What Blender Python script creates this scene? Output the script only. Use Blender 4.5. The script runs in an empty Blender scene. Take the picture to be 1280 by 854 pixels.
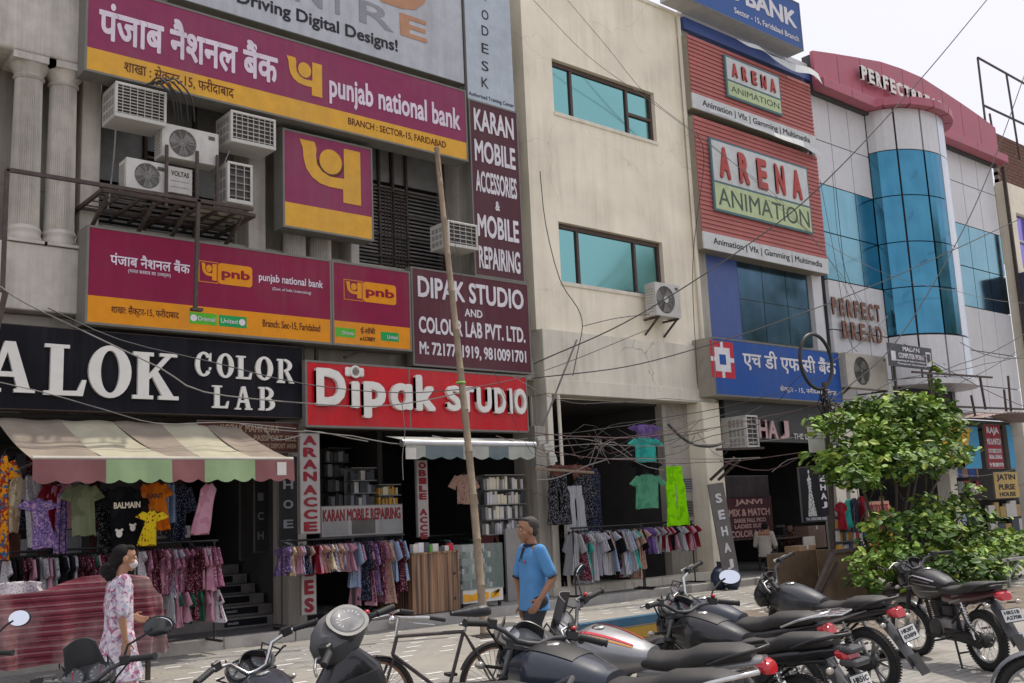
import bpy, bmesh, math, random
from mathutils import Vector, Matrix, noise as mnoise
from math import sin, cos, pi, radians as R_
random.seed(7)
sc = bpy.context.scene
COL = sc.collection
# ------------------------------------------------------------------ camera
H0 = 1.6
CF = Vector((0.64333047, 0.7466424, 0.16926616)); CR = Vector((0.76174791, -0.6463806, -0.04395726)); CU = Vector((-0.07659, -0.15721719, 0.98458962))
FPX = 1285.05
cam = bpy.data.objects.new('camera', bpy.data.cameras.new('camera')); COL.objects.link(cam)
cam.matrix_world = Matrix(((CR.x, CU.x, -CF.x, 0), (CR.y, CU.y, -CF.y, 0), (CR.z, CU.z, -CF.z, H0), (0, 0, 0, 1)))
cam.data.sensor_width = 36; cam.data.lens = 36*FPX/1280; cam.data.clip_start = .05; cam.data.clip_end = 3000
sc.camera = cam
# ------------------------------------------------------------------ sky, sun, exposure
SUN_EL, SUN_AZ = R_(61), R_(87)      # azimuth from +Y (into the buildings) towards +X (along the street)
w = bpy.data.worlds.new('World'); sc.world = w; w.use_nodes = True
nt = w.node_tree; bg = nt.nodes['Background']
sky = nt.nodes.new('ShaderNodeTexSky'); sky.sky_type = 'NISHITA'; sky.sun_disc = False
sky.sun_elevation = SUN_EL; sky.sun_rotation = SUN_AZ
sky.air_density = 1.0; sky.dust_density = 6.0; sky.ozone_density = 1.0
hz = nt.nodes.new('ShaderNodeMix'); hz.data_type = 'RGBA'; hz.inputs[0].default_value = .88
hz.inputs[7].default_value = (7.25, 7.2, 8.0, 1)      # the even pale haze that covers the blue
nt.links.new(sky.outputs[0], hz.inputs[6]); nt.links.new(hz.outputs[2], bg.inputs[0])
bg.inputs[1].default_value = .1
sun = bpy.data.objects.new('sun', bpy.data.lights.new('sun', 'SUN')); COL.objects.link(sun)
sun.data.energy = 2.6; sun.data.angle = R_(1.2); sun.data.color = (1, .93, .82)
sun.rotation_euler = Vector((sin(SUN_AZ)*cos(SUN_EL), cos(SUN_AZ)*cos(SUN_EL), sin(SUN_EL))).to_track_quat('Z', 'Y').to_euler()
sc.view_settings.view_transform = 'Standard'; sc.view_settings.look = 'None'
sc.view_settings.exposure = 0.42; sc.view_settings.gamma = 1; sc.view_settings.use_curve_mapping = False
try:
    sc.cycles.max_bounces = 7; sc.cycles.transparent_max_bounces = 12; sc.cycles.caustics_reflective = False; sc.cycles.caustics_refractive = False
except Exception: pass

# ------------------------------------------------------------------ measuring: picture measurements turned into real places
def ray(x, y): return CF + CR*((x-640)/FPX) + CU*((427-y)/FPX)
def at(x, y, Y):            # on the vertical plane Y, parallel to the facades
    d = ray(x, y); t = Y/d.y; return Vector((0, 0, H0)) + d*t
def onz(x, y, z):           # on a level plane
    d = ray(x, y); t = (z-H0)/d.z; return Vector((0, 0, H0)) + d*t

# ------------------------------------------------------------------ materials
def srgb(h):
    h = h.lstrip('#'); v = [int(h[i:i+2], 16)/255 for i in (0, 2, 4)]
    return tuple(c/12.92 if c <= .04045 else ((c+.055)/1.055)**2.4 for c in v)
MATS = {}
def mat(name, col, rough=.6, metal=0., var=.12, sc_=5., bump=0., bsc=60., streak=0., dirt=(.18,.16,.13), spec=.5, coords='Object', coat=0., trans=0., emit=None, alpha=1., sheen=0.):
    if name in MATS: return MATS[name]
    if isinstance(col, str): col = srgb(col)
    m = bpy.data.materials.new(name); m.use_nodes = True; n = m.node_tree; L = n.links.new; b = n.nodes['Principled BSDF']
    b.inputs['Roughness'].default_value = rough; b.inputs['Metallic'].default_value = metal
    b.inputs['Specular IOR Level'].default_value = spec
    if coat: b.inputs['Coat Weight'].default_value = coat; b.inputs['Coat Roughness'].default_value = .08
    if trans: b.inputs['Transmission Weight'].default_value = trans
    if alpha < 1: b.inputs['Alpha'].default_value = alpha
    tc = n.nodes.new('ShaderNodeTexCoord')
    src = tc.outputs['Object']
    if coords == 'World':
        g = n.nodes.new('ShaderNodeNewGeometry'); src = g.outputs['Position']
    nz = n.nodes.new('ShaderNodeTexNoise'); nz.inputs['Scale'].default_value = sc_; nz.inputs['Detail'].default_value = 7; nz.inputs['Roughness'].default_value = .62
    L(src, nz.inputs['Vector'])
    rp = n.nodes.new('ShaderNodeValToRGB'); rp.color_ramp.elements[0].position = .3; rp.color_ramp.elements[1].position = .7
    rp.color_ramp.elements[0].color = tuple(max(0, c*(1-var)) for c in col)+(1,); rp.color_ramp.elements[1].color = tuple(min(1, c*(1+var)) for c in col)+(1,)
    L(nz.outputs['Fac'], rp.inputs[0]); out = rp.outputs[0]
    if streak:
        mp = n.nodes.new('ShaderNodeMapping'); mp.inputs['Scale'].default_value = (2.3, 2.3, .12); L(src, mp.inputs[0])
        n2 = n.nodes.new('ShaderNodeTexNoise'); n2.inputs['Scale'].default_value = 2.6; n2.inputs['Detail'].default_value = 9; n2.inputs['Roughness'].default_value = .7
        L(mp.outputs[0], n2.inputs['Vector'])
        n3 = n.nodes.new('ShaderNodeTexNoise'); n3.inputs['Scale'].default_value = .9; n3.inputs['Detail'].default_value = 6; L(src, n3.inputs['Vector'])
        ml = n.nodes.new('ShaderNodeMath'); ml.operation = 'MULTIPLY'; L(n2.outputs['Fac'], ml.inputs[0]); L(n3.outputs['Fac'], ml.inputs[1])
        mr = n.nodes.new('ShaderNodeMapRange'); mr.inputs[1].default_value = .2; mr.inputs[2].default_value = .42; mr.inputs[4].default_value = streak; L(ml.outputs[0], mr.inputs[0])
        mx = n.nodes.new('ShaderNodeMix'); mx.data_type = 'RGBA'; L(mr.outputs[0], mx.inputs[0]); L(out, mx.inputs[6]); mx.inputs[7].default_value = tuple(dirt)+(1,)
        out = mx.outputs[2]
    L(out, b.inputs['Base Color'])
    rr = n.nodes.new('ShaderNodeMapRange'); rr.inputs[3].default_value = max(.02, rough-.12); rr.inputs[4].default_value = min(1, rough+.14); L(nz.outputs['Fac'], rr.inputs[0]); L(rr.outputs[0], b.inputs['Roughness'])
    if bump:
        nb = n.nodes.new('ShaderNodeTexNoise'); nb.inputs['Scale'].default_value = bsc; nb.inputs['Detail'].default_value = 4; L(src, nb.inputs['Vector'])
        bp = n.nodes.new('ShaderNodeBump'); bp.inputs['Strength'].default_value = bump; bp.inputs['Distance'].default_value = .01; L(nb.outputs['Fac'], bp.inputs['Height']); L(bp.outputs[0], b.inputs['Normal'])
    if emit: b.inputs['Emission Color'].default_value = tuple(emit[:3])+(1,); b.inputs['Emission Strength'].default_value = emit[3]
    MATS[name] = m; return m

def fabric(name, cols, scale=14., kind='print', rough=.9):
    """printed cloth: base colour with voronoi blooms, stripes or checks of up to three colours"""
    if name in MATS: return MATS[name]
    cols = [srgb(c) if isinstance(c, str) else c for c in cols]
    m = bpy.data.materials.new(name); m.use_nodes = True; n = m.node_tree; L = n.links.new; b = n.nodes['Principled BSDF']
    b.inputs['Roughness'].default_value = rough; b.inputs['Specular IOR Level'].default_value = .2
    tc = n.nodes.new('ShaderNodeTexCoord'); src = tc.outputs['Object']
    out = None
    def rgb(c):
        r = n.nodes.new('ShaderNodeRGB'); r.outputs[0].default_value = tuple(c)+(1,); return r.outputs[0]
    out = rgb(cols[0])
    def over(out, fac, c):
        mx = n.nodes.new('ShaderNodeMix'); mx.data_type = 'RGBA'; L(fac, mx.inputs[0]); L(out, mx.inputs[6]); mx.inputs[7].default_value = tuple(c)+(1,); return mx.outputs[2]
    def step(o, a, hi, inv=False):
        mr = n.nodes.new('ShaderNodeMapRange'); mr.inputs[1].default_value = a; mr.inputs[2].default_value = hi
        if inv: mr.inputs[3].default_value = 1; mr.inputs[4].default_value = 0
        L(o, mr.inputs[0]); return mr.outputs[0]
    for i, c in enumerate(cols[1:]):
        if kind == 'print':
            v = n.nodes.new('ShaderNodeTexVoronoi'); v.inputs['Scale'].default_value = scale*(1+.6*i); L(src, v.inputs['Vector'])
            out = over(out, step(v.outputs['Distance'], .28-.05*i, .36-.05*i, True), c)
        elif kind == 'blotch':
            v = n.nodes.new('ShaderNodeTexNoise'); v.inputs['Scale'].default_value = scale*(1+.8*i); v.inputs['Detail'].default_value = 3; L(src, v.inputs['Vector'])
            out = over(out, step(v.outputs['Fac'], .52, .56), c)
        else:
            v = n.nodes.new('ShaderNodeTexWave'); v.inputs['Scale'].default_value = scale*(1+.35*i); v.inputs['Distortion'].default_value = .35
            v.bands_direction = 'X' if kind == 'vstripe' else 'Z'
            L(src, v.inputs['Vector']); out = over(out, step(v.outputs['Fac'], .55, .65), c)
    if kind == 'faded':
        g0 = n.nodes.new('ShaderNodeTexNoise'); g0.inputs['Scale'].default_value = 1.6; g0.inputs['Detail'].default_value = 6; L(src, g0.inputs['Vector']); mf = n.nodes.new('ShaderNodeMapRange'); mf.inputs[1].default_value = .45; mf.inputs[2].default_value = .68; mf.inputs[4].default_value = .55; L(g0.outputs['Fac'], mf.inputs[0]); out = over(out, mf.outputs[0], (.40, .32, .30))
    g = n.nodes.new('ShaderNodeTexNoise'); g.inputs['Scale'].default_value = 6; g.inputs['Detail'].default_value = 5; L(src, g.inputs['Vector'])
    hv = n.nodes.new('ShaderNodeHueSaturation'); mr = n.nodes.new('ShaderNodeMapRange'); mr.inputs[3].default_value = .8; mr.inputs[4].default_value = 1.2; L(g.outputs['Fac'], mr.inputs[0]); L(mr.outputs[0], hv.inputs['Value']); L(out, hv.inputs['Color'])
    L(hv.outputs[0], b.inputs['Base Color'])
    w_ = n.nodes.new('ShaderNodeTexNoise'); w_.inputs['Scale'].default_value = 22; L(src, w_.inputs['Vector'])
    bp = n.nodes.new('ShaderNodeBump'); bp.inputs['Strength'].default_value = .5; bp.inputs['Distance'].default_value = .01; L(w_.outputs['Fac'], bp.inputs['Height']); L(bp.outputs[0], b.inputs['Normal'])
    MATS[name] = m; return m

# ------------------------------------------------------------------ objects
ORG = {}
def org(o): return ORG.get(o.name, Vector((0, 0, 0))) if o else Vector((0, 0, 0))
def props(o, label=None, cat=None, group=None, kind=None):
    if label: o['label'] = label
    if cat: o['category'] = cat
    if group: o['group'] = group
    if kind: o['kind'] = kind
    return o
def thing(name, loc, label=None, cat=None, group=None, rz=0., kind=None):
    o = bpy.data.objects.new(name, None); COL.objects.link(o); o.location = loc; o.rotation_euler = (0, 0, rz)
    o.empty_display_size = .1; ORG[o.name] = Vector(loc) if rz == 0 else Vector((0, 0, 0))
    return props(o, label, cat, group, kind)
def kids(o): return [c for c in o.children]
def copy_tree(o, parent=None):
    c = o.copy(); COL.objects.link(c); c.parent = parent
    for ch in kids(o): copy_tree(ch, c)
    return c
class MB:
    """collects shapes in world coordinates (or a thing's own, for turned things) and links them as ONE mesh"""
    def __init__(s): s.v = []; s.f = []; s.m = []; s.k = 0; s.sm = []
    def add(s, vs, fs, smooth=False):
        n = len(s.v); s.v += [tuple(p) for p in vs]; s.f += [tuple(n+i for i in f) for f in fs]; s.m += [s.k]*len(fs); s.sm += [smooth]*len(fs); return s
    def box(s, x0, x1, y0, y1, z0, z1):
        vs = [(x, y, z) for x in (x0, x1) for y in (y0, y1) for z in (z0, z1)]
        return s.add(vs, [(0, 1, 3, 2), (4, 6, 7, 5), (0, 4, 5, 1), (2, 3, 7, 6), (0, 2, 6, 4), (1, 5, 7, 3)])
    def obox(s, c, ax, ay, az):          # centre and three half-axis vectors
        c, ax, ay, az = map(Vector, (c, ax, ay, az))
        vs = [c+ax*i+ay*j+az*k for i in (-1, 1) for j in (-1, 1) for k in (-1, 1)]
        return s.add(vs, [(0, 1, 3, 2), (4, 6, 7, 5), (0, 4, 5, 1), (2, 3, 7, 6), (0, 2, 6, 4), (1, 5, 7, 3)])
    def bar(s, a, b, w, h=None):         # square bar between two points
        a, b = Vector(a), Vector(b); h = h or w; d = (b-a)
        u = d.normalized(); side = u.cross(Vector((0, 0, 1)));
        if side.length < .01: side = Vector((1, 0, 0))
        side.normalize(); up = side.cross(u)
        return s.obox((a+b)/2, d/2, side*w/2, up*h/2)
    def tube(s, pts, r, n=8, cap=True):
        pts = [Vector(p) for p in pts]; N = len(pts); rs = r if isinstance(r, (list, tuple)) else [r]*N
        vs = []; prev = None
        for i, p in enumerate(pts):
            d = (pts[min(i+1, N-1)]-pts[max(i-1, 0)]); d = d.normalized() if d.length > 1e-9 else Vector((0, 0, 1))
            if prev is None:
                a = d.cross(Vector((0, 0, 1)));
                if a.length < .05: a = d.cross(Vector((1, 0, 0)))
            else: a = prev-d*prev.dot(d)
            if a.length < 1e-6: a = d.orthogonal()
            a.normalize(); prev = a; b = d.cross(a)
            for k in range(n):
                t = 2*pi*k/n; vs.append(p+(a*cos(t)+b*sin(t))*rs[i])
        fs = [(i*n+k, i*n+(k+1) % n, (i+1)*n+(k+1) % n, (i+1)*n+k) for i in range(N-1) for k in range(n)]
        if cap: fs += [tuple(range(n-1, -1, -1)), tuple(range((N-1)*n, N*n))]
        return s.add(vs, fs, True)
    def cyl(s, a, b, r, n=16, r2=None): return s.tube([a, b], [r, r2 if r2 is not None else r], n)
    def ell(s, c, r, nu=14, nv=9, M=None):
        c = Vector(c); r = Vector(r) if not isinstance(r, (int, float)) else Vector((r, r, r)); vs = []; 
        for j in range(1, nv):
            p = pi*j/nv
            for i in range(nu):
                t = 2*pi*i/nu; q = Vector((r.x*sin(p)*cos(t), r.y*sin(p)*sin(t), r.z*cos(p))); vs.append(c+(M@q if M else q))
        top = len(vs); q = Vector((0, 0, r.z)); vs.append(c+(M@q if M else q)); q = -q; vs.append(c+(M@q if M else q))
        fs = [(j*nu+i, (j+1)*nu+i, (j+1)*nu+(i+1) % nu, j*nu+(i+1) % nu) for j in range(nv-2) for i in range(nu)]
        fs += [(top, i, (i+1) % nu) for i in range(nu)] + [(top+1, (nv-2)*nu+(i+1) % nu, (nv-2)*nu+i) for i in range(nu)]
        return s.add(vs, fs, True)
    def lathe(s, c, prof, n=20, axis='z'):   # prof: (r, h) pairs
        c = Vector(c); vs = []
        for r, h in prof:
            for k in range(n):
                t = 2*pi*k/n
                q = {'z': (r*cos(t), r*sin(t), h), 'y': (r*cos(t), h, r*sin(t)), 'x': (h, r*cos(t), r*sin(t))}[axis]; vs.append(c+Vector(q))
        N = len(prof); fs = [(i*n+k, i*n+(k+1) % n, (i+1)*n+(k+1) % n, (i+1)*n+k) for i in range(N-1) for k in range(n)]
        if prof[0][0] > 1e-4: fs.append(tuple(range(n-1, -1, -1)))
        if prof[-1][0] > 1e-4: fs.append(tuple(range((N-1)*n, N*n)))
        return s.add(vs, fs, True)
    def prism(s, poly, d, O=(0, 0, 0), U=(1, 0, 0), V=(0, 0, 1), smooth=False):   # flat outline (u, v) with thickness d along U x V
        O, U, V = Vector(O), Vector(U), Vector(V); W = U.cross(V).normalized(); n = len(poly)
        vs = [O+U*a+V*b for a, b in poly]+[O+U*a+V*b+W*d for a, b in poly]
        return s.add(vs, [tuple(range(n)), tuple(range(2*n-1, n-1, -1))]+[(i, i+n, (i+1) % n+n, (i+1) % n) for i in range(n)], smooth)
    def loft(s, secs, n=16, smooth=True, cap=True):
        """secs: list of (centre, half_u, half_v, U, V, power) super-ellipse rings"""
        vs = []
        for c, hu, hv, U, V, pw in secs:
            c, U, V = Vector(c), Vector(U), Vector(V)
            for k in range(n):
                t = 2*pi*k/n; cx, sx = cos(t), sin(t); e = 2./pw
                vs.append(c+U*hu*math.copysign(abs(cx)**e, cx)+V*hv*math.copysign(abs(sx)**e, sx))
        N = len(secs); fs = [(i*n+k, i*n+(k+1) % n, (i+1)*n+(k+1) % n, (i+1)*n+k) for i in range(N-1) for k in range(n)]
        if cap: fs += [tuple(range(n-1, -1, -1)), tuple(range((N-1)*n, N*n))]
        return s.add(vs, fs, smooth)
    def torus(s, c, R, r, axis='y', N=36, n=8, a0=0, a1=2*pi, sq=1.):
        c = Vector(c); vs = []; full = abs(a1-a0) > 6.28; M_ = N if full else N+1
        for i in range(M_):
            t = a0+(a1-a0)*i/N
            e = {'y': Vector((cos(t), 0, sin(t))), 'z': Vector((cos(t), sin(t), 0)), 'x': Vector((0, cos(t), sin(t)))}[axis]
            ax = {'y': Vector((0, 1, 0)), 'z': Vector((0, 0, 1)), 'x': Vector((1, 0, 0))}[axis]
            for k in range(n):
                p = 2*pi*k/n; vs.append(c+e*(R+r*cos(p))+ax*(r*sq*sin(p)))
        fs = [(i*n+k, ((i+1) % M_)*n+k, ((i+1) % M_)*n+(k+1) % n, i*n+(k+1) % n) for i in range(N if full else N) for k in range(n)]
        return s.add(vs, fs, True)
    def grid(s, fn, nu, nv, smooth=True, thick=0.):
        vs = [Vector(fn(i/nu, j/nv)) for j in range(nv+1) for i in range(nu+1)]
        W_ = nu+1; fs = [(j*W_+i, j*W_+i+1, (j+1)*W_+i+1, (j+1)*W_+i) for j in range(nv) for i in range(nu)]
        if thick:
            n0 = len(vs); nm = [Vector() for _ in vs]
            for f in fs:
                q = (vs[f[1]]-vs[f[0]]).cross(vs[f[3]]-vs[f[0]])
                for i in f: nm[i] += q
            vs += [v+q.normalized()*thick for v, q in zip(vs, nm)]
            back = [tuple(n0+i for i in reversed(f)) for f in fs]
            e = list(range(W_))+[j*W_+nu for j in range(1, nv+1)]+[nv*W_+i for i in range(nu-1, -1, -1)]+[j*W_ for j in range(nv-1, 0, -1)]
            side = [(e[i], n0+e[i], n0+e[(i+1) % len(e)], e[(i+1) % len(e)]) for i in range(len(e))]
            fs = fs+back+side
        return s.add(vs, fs, smooth)
    def build(s, name, mats, parent=None, loc=None, bevel=0., kind=None, seg=1):
        if not isinstance(mats, (list, tuple)): mats = [mats]
        me = bpy.data.meshes.new(name); o_ = org(parent) if loc is None else Vector(loc)
        me.from_pydata([tuple(Vector(p)-o_) for p in s.v], [], s.f)
        for m in mats: me.materials.append(m)
        me.polygons.foreach_set('material_index', s.m); me.polygons.foreach_set('use_smooth', s.sm)
        bm = bmesh.new(); bm.from_mesh(me); bmesh.ops.recalc_face_normals(bm, faces=bm.faces)
        if bevel:
            es = [e for e in bm.edges if len(e.link_faces) == 2 and e.calc_face_angle(0) > .6]
            bmesh.ops.bevel(bm, geom=es, offset=bevel, segments=seg, profile=.5, affect='EDGES', clamp_overlap=True)
        bm.to_mesh(me); bm.free(); me.update()
        if any(s.sm): me.set_sharp_from_angle(angle=R_(42))
        o = bpy.data.objects.new(name, me); COL.objects.link(o)
        if parent: o.parent = parent; ORG[o.name] = org(parent)
        elif loc is not None: o.location = loc; ORG[o.name] = Vector(loc)
        if kind: o['kind'] = kind
        return o
def part(name, m, parent, fn=None, bevel=0., **k):
    b = MB(); fn(b); return b.build(name, m, parent, bevel=bevel, **k)
def boxp(name, m, parent, *a, bevel=0., **k): return MB().box(*a).build(name, m, parent, bevel=bevel, **k)

# ------------------------------------------------------------------ lettering
_TX = {}
def text_geo(body, bold=0., ext=0., spacing=1.):
    k = (body, bold, ext, spacing)
    if k not in _TX:
        c = bpy.data.curves.new('lettering', 'FONT'); c.body = body; c.offset = bold; c.extrude = 0; c.resolution_u = 3; c.space_character = spacing; c.align_x = 'CENTER'; c.space_line = .95
        o = bpy.data.objects.new('lettering', c); me = bpy.data.meshes.new_from_object(o)
        vs = [Vector(v.co) for v in me.vertices]; fs = [tuple(p.vertices) for p in me.polygons]; es = {}
        bpy.data.objects.remove(o); bpy.data.curves.remove(c); bpy.data.meshes.remove(me)
        for f in fs:
            for i in range(len(f)):
                a, b = f[i], f[(i+1) % len(f)]; e = (min(a, b), max(a, b)); es[e] = None if e in es else (a, b)
        _TX[k] = (vs, fs, [e for e in es.values() if e])
    return _TX[k]
def letters(mb, body, x0, x1, z0, z1, O, U=(1, 0, 0), V=(0, 0, 1), d=.004, bold=.01, spacing=1.):
    """body fitted into the box x0..x1, z0..z1 of the plane O,U,V; strokes thickened by small shifts; d = thickness towards the reader"""
    vs, fs, edge = text_geo(body, 0., 0, spacing)
    if not vs: return
    g = bold; ax = min(v.x for v in vs)-g; bx = max(v.x for v in vs)+g; ay = min(v.y for v in vs)-g; by = max(v.y for v in vs)+g
    O, U, V = Vector(O), Vector(U), Vector(V); W = U.cross(V).normalized(); n = len(vs); K = 0 if bold < .004 else 4 if bold < .02 else 8 if bold < .045 else 12
    sh = [(0., 0.)] if not K else [(g*cos(2*pi*(k+.5)/K), g*sin(2*pi*(k+.5)/K)) for k in range(K)]
    if bold >= .045: sh += [(g*.5*cos(2*pi*k/6), g*.5*sin(2*pi*k/6)) for k in range(6)]
    for k, (sx, sy) in enumerate(sh):
        f = lambda v: O+U*(x0+(v.x+sx-ax)/(bx-ax)*(x1-x0))+V*(z0+(v.y+sy-ay)/(by-ay)*(z1-z0))
        dk = d+.0003*k
        mb.add([f(v)+W*dk for v in vs]+[f(v) for v in vs], fs+[(a, a+n, b+n, b) for a, b in edge])
def sign_text(parent, body, p0, p1, Y, m, d=.003, bold=.01, name='lettering', spacing=1.):
    """p0, p1: measured top-left and bottom-right corners of the words, on the sign face at Y"""
    a, b = at(p0[0], p0[1], Y), at(p1[0], p1[1], Y)
    mb = MB(); letters(mb, body, a.x, b.x, b.z, a.z, (0, Y, 0), d=d, bold=bold, spacing=spacing)
    return mb.build(name, m, parent)
# ================================================================== materials
def plaster(name, col, crack=.5, **k):
    m = mat(name, col, rough=.85, var=.1, sc_=.8, bump=.35, bsc=9, streak=k.pop('streak', .45), coords='World', spec=.2, **k)
    n = m.node_tree; L = n.links.new; b = n.nodes['Principled BSDF']; old = b.inputs['Base Color'].links[0].from_socket
    g = n.nodes.new('ShaderNodeNewGeometry')
    nz = n.nodes.new('ShaderNodeTexNoise'); nz.inputs['Scale'].default_value = 2.2; nz.inputs['Detail'].default_value = 6; L(g.outputs['Position'], nz.inputs['Vector'])
    ad = n.nodes.new('ShaderNodeVectorMath'); ad.operation = 'MULTIPLY_ADD'; ad.inputs[1].default_value = (.55, .55, .55); L(nz.outputs['Color'], ad.inputs[0]); L(g.outputs['Position'], ad.inputs[2])
    v = n.nodes.new('ShaderNodeTexVoronoi'); v.feature = 'DISTANCE_TO_EDGE'; v.inputs['Scale'].default_value = .42; L(ad.outputs[0], v.inputs['Vector'])
    mr = n.nodes.new('ShaderNodeMapRange'); mr.inputs[1].default_value = .002; mr.inputs[2].default_value = .007; mr.inputs[3].default_value = 1; mr.inputs[4].default_value = 0; L(v.outputs['Distance'], mr.inputs[0])
    n2 = n.nodes.new('ShaderNodeTexNoise'); n2.inputs['Scale'].default_value = .6; L(g.outputs['Position'], n2.inputs['Vector'])
    m2 = n.nodes.new('ShaderNodeMapRange'); m2.inputs[1].default_value = .48; m2.inputs[2].default_value = .58; m2.inputs[4].default_value = crack; L(n2.outputs['Fac'], m2.inputs[0])
    mu = n.nodes.new('ShaderNodeMath'); mu.operation = 'MULTIPLY'; L(mr.outputs[0], mu.inputs[0]); L(m2.outputs[0], mu.inputs[1])
    mx = n.nodes.new('ShaderNodeMix'); mx.data_type = 'RGBA'; L(mu.outputs[0], mx.inputs[0]); L(old, mx.inputs[6]); mx.inputs[7].default_value = (.16, .14, .12, 1)
    L(mx.outputs[2], b.inputs['Base Color']); return m
M_white = plaster('white_plaster', (.88, .81, .655), crack=.16, streak=.38, dirt=(.44, .385, .30))
M_beige = plaster('grey_plaster', (.43, .40, .34), streak=.6, dirt=(.11, .10, .085))
M_grimy = plaster('grimy_plaster', (.76, .715, .60), crack=.4, streak=.42, dirt=(.30, .28, .24))
M_column = mat('column_stone', (.54, .505, .45), .8, streak=.55, coords='World', bump=.3, bsc=14, dirt=(.14, .13, .11))
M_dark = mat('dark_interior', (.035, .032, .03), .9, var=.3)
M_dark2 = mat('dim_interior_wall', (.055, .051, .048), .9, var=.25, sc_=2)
M_greyp = mat('grey_panel', (.22, .225, .22), .45, var=.2, streak=.4, coords='World')
M_rust = mat('rusty_steel', (.07, .052, .045), .75, var=.4, sc_=12)
M_steel = mat('grey_steel', (.30, .29, .275), .6, metal=.2, var=.25)
M_black = mat('black_plastic', (.012, .012, .013), .45, var=.2)
M_brownf = mat('brown_window_frame', (.075, .045, .035), .5, var=.3, sc_=9)
M_teal = mat('teal_reflective_glass', (.20, .42, .41), .05, bump=.05, bsc=1.4, metal=1, var=.05, sc_=.5, coords='World')
M_blue = mat('deep_blue_glass', (.07, .235, .34), .1, bump=.06, bsc=1.3, metal=1, var=.14, sc_=1.2, streak=.35, coords='World', dirt=(.02, .14, .26))
M_blue2 = mat('pale_blue_glass', (.18, .36, .42), .09, bump=.06, bsc=1.3, metal=1, var=.12, sc_=1.2, streak=.3, coords='World', dirt=(.06, .25, .33))
M_lblue = mat('dusty_blue_glass', (.11, .20, .29), .12, metal=1, var=.2, sc_=1.6, streak=.5, bump=.06, bsc=1.3, coords='World', dirt=(.05, .10, .16))
M_bluefilm = mat('blue_painted_panel', (.05, .09, .28), .35, var=.1, coords='World')
M_acp = mat('white_composite_panel', (.62, .62, .625), .35, var=.05, streak=.25, coords='World', dirt=(.38, .37, .36))
M_acpl = mat('pale_blue_white_panel', (.66, .72, .80), .3, var=.05, coords='World')
M_joint = mat('panel_joint', (.06, .06, .065), .8)
M_pink = mat('faded_pink_panel', (.43, .11, .15), .5, var=.12, sc_=1.5, streak=.35, coords='World', dirt=(.30, .12, .14))
M_redsid = mat('red_siding', (.42, .125, .11), .6, var=.12, sc_=2, coords='World')
M_ac = mat('ac_white', (.55, .54, .50), .5, var=.1, sc_=6, streak=.3, dirt=(.22, .2, .17))
M_acb = mat('ac_beige', (.43, .40, .34), .5, var=.1, sc_=6, streak=.35, dirt=(.2, .18, .15))
M_acd = mat('ac_dark_inside', (.085, .08, .072), .7, var=.3)
M_conc = mat('concrete', (.33, .32, .30), .9, var=.2, sc_=3, bump=.4, bsc=25, streak=.3, coords='World')
M_kerb = mat('kerb_concrete', (.42, .40, .36), .9, var=.2, sc_=4, bump=.4, bsc=30, coords='World')
M_gran = mat('granite_floor', (.11, .105, .105), .55, var=.25, sc_=30, coords='World')
M_tile = mat('tile_floor', (.26, .255, .25), .6, var=.15, sc_=4, coords='World')

# ================================================================== ground
def road_material():
    m = mat('paved_road', (.30, .29, .27), .9, var=.14, sc_=1.3, bump=.3, bsc=40, streak=0, coords='World')
    n = m.node_tree; L = n.links.new; b = n.nodes['Principled BSDF']; old = b.inputs['Base Color'].links[0].from_socket
    g = n.nodes.new('ShaderNodeNewGeometry'); br = n.nodes.new('ShaderNodeTexBrick')
    br.inputs['Scale'].default_value = 1; br.inputs['Brick Width'].default_value = .24; br.inputs['Row Height'].default_value = .12; br.inputs['Mortar Size'].default_value = .006
    br.inputs['Color1'].default_value = (1, 1, 1, 1); br.inputs['Color2'].default_value = (.85, .85, .85, 1); br.inputs['Mortar'].default_value = (.32, .31, .30, 1)
    L(g.outputs['Position'], br.inputs['Vector'])
    mx = n.nodes.new('ShaderNodeMix'); mx.data_type = 'RGBA'; mx.blend_type = 'MULTIPLY'; mx.inputs[0].default_value = .8; L(old, mx.inputs[6]); L(br.outputs['Color'], mx.inputs[7]); 
    n2 = n.nodes.new('ShaderNodeTexNoise'); n2.inputs['Scale'].default_value = .45; n2.inputs['Detail'].default_value = 8; L(g.outputs['Position'], n2.inputs['Vector'])
    mr = n.nodes.new('ShaderNodeMapRange'); mr.inputs[1].default_value = .42; mr.inputs[2].default_value = .62; mr.inputs[4].default_value = .5; L(n2.outputs['Fac'], mr.inputs[0])
    m3 = n.nodes.new('ShaderNodeMix'); m3.data_type = 'RGBA'; L(mr.outputs[0], m3.inputs[0]); L(mx.outputs[2], m3.inputs[6]); m3.inputs[7].default_value = (.33, .30, .25, 1)
    n4 = n.nodes.new('ShaderNodeTexNoise'); n4.inputs['Scale'].default_value = 1.1; n4.inputs['Detail'].default_value = 9; n4.inputs['Roughness'].default_value = .7; L(g.outputs['Position'], n4.inputs['Vector'])
    m4 = n.nodes.new('ShaderNodeMapRange'); m4.inputs[1].default_value = .55; m4.inputs[2].default_value = .72; m4.inputs[4].default_value = .8; L(n4.outputs['Fac'], m4.inputs[0])
    m5 = n.nodes.new('ShaderNodeMix'); m5.data_type = 'RGBA'; L(m4.outputs[0], m5.inputs[0]); L(m3.outputs[2], m5.inputs[6]); m5.inputs[7].default_value = (.10, .09, .08, 1)
    L(m5.outputs[2], b.inputs['Base Color']); return m
M_road = road_material()
MB().add([(-400, -400, 0), (600, -400, 0), (600, 500, 0), (-400, 500, 0)], [(0, 1, 2, 3)]).build('road', M_road, kind='structure')
mb = MB()                                                   # pale inlaid pavers on the road near the shops
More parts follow.
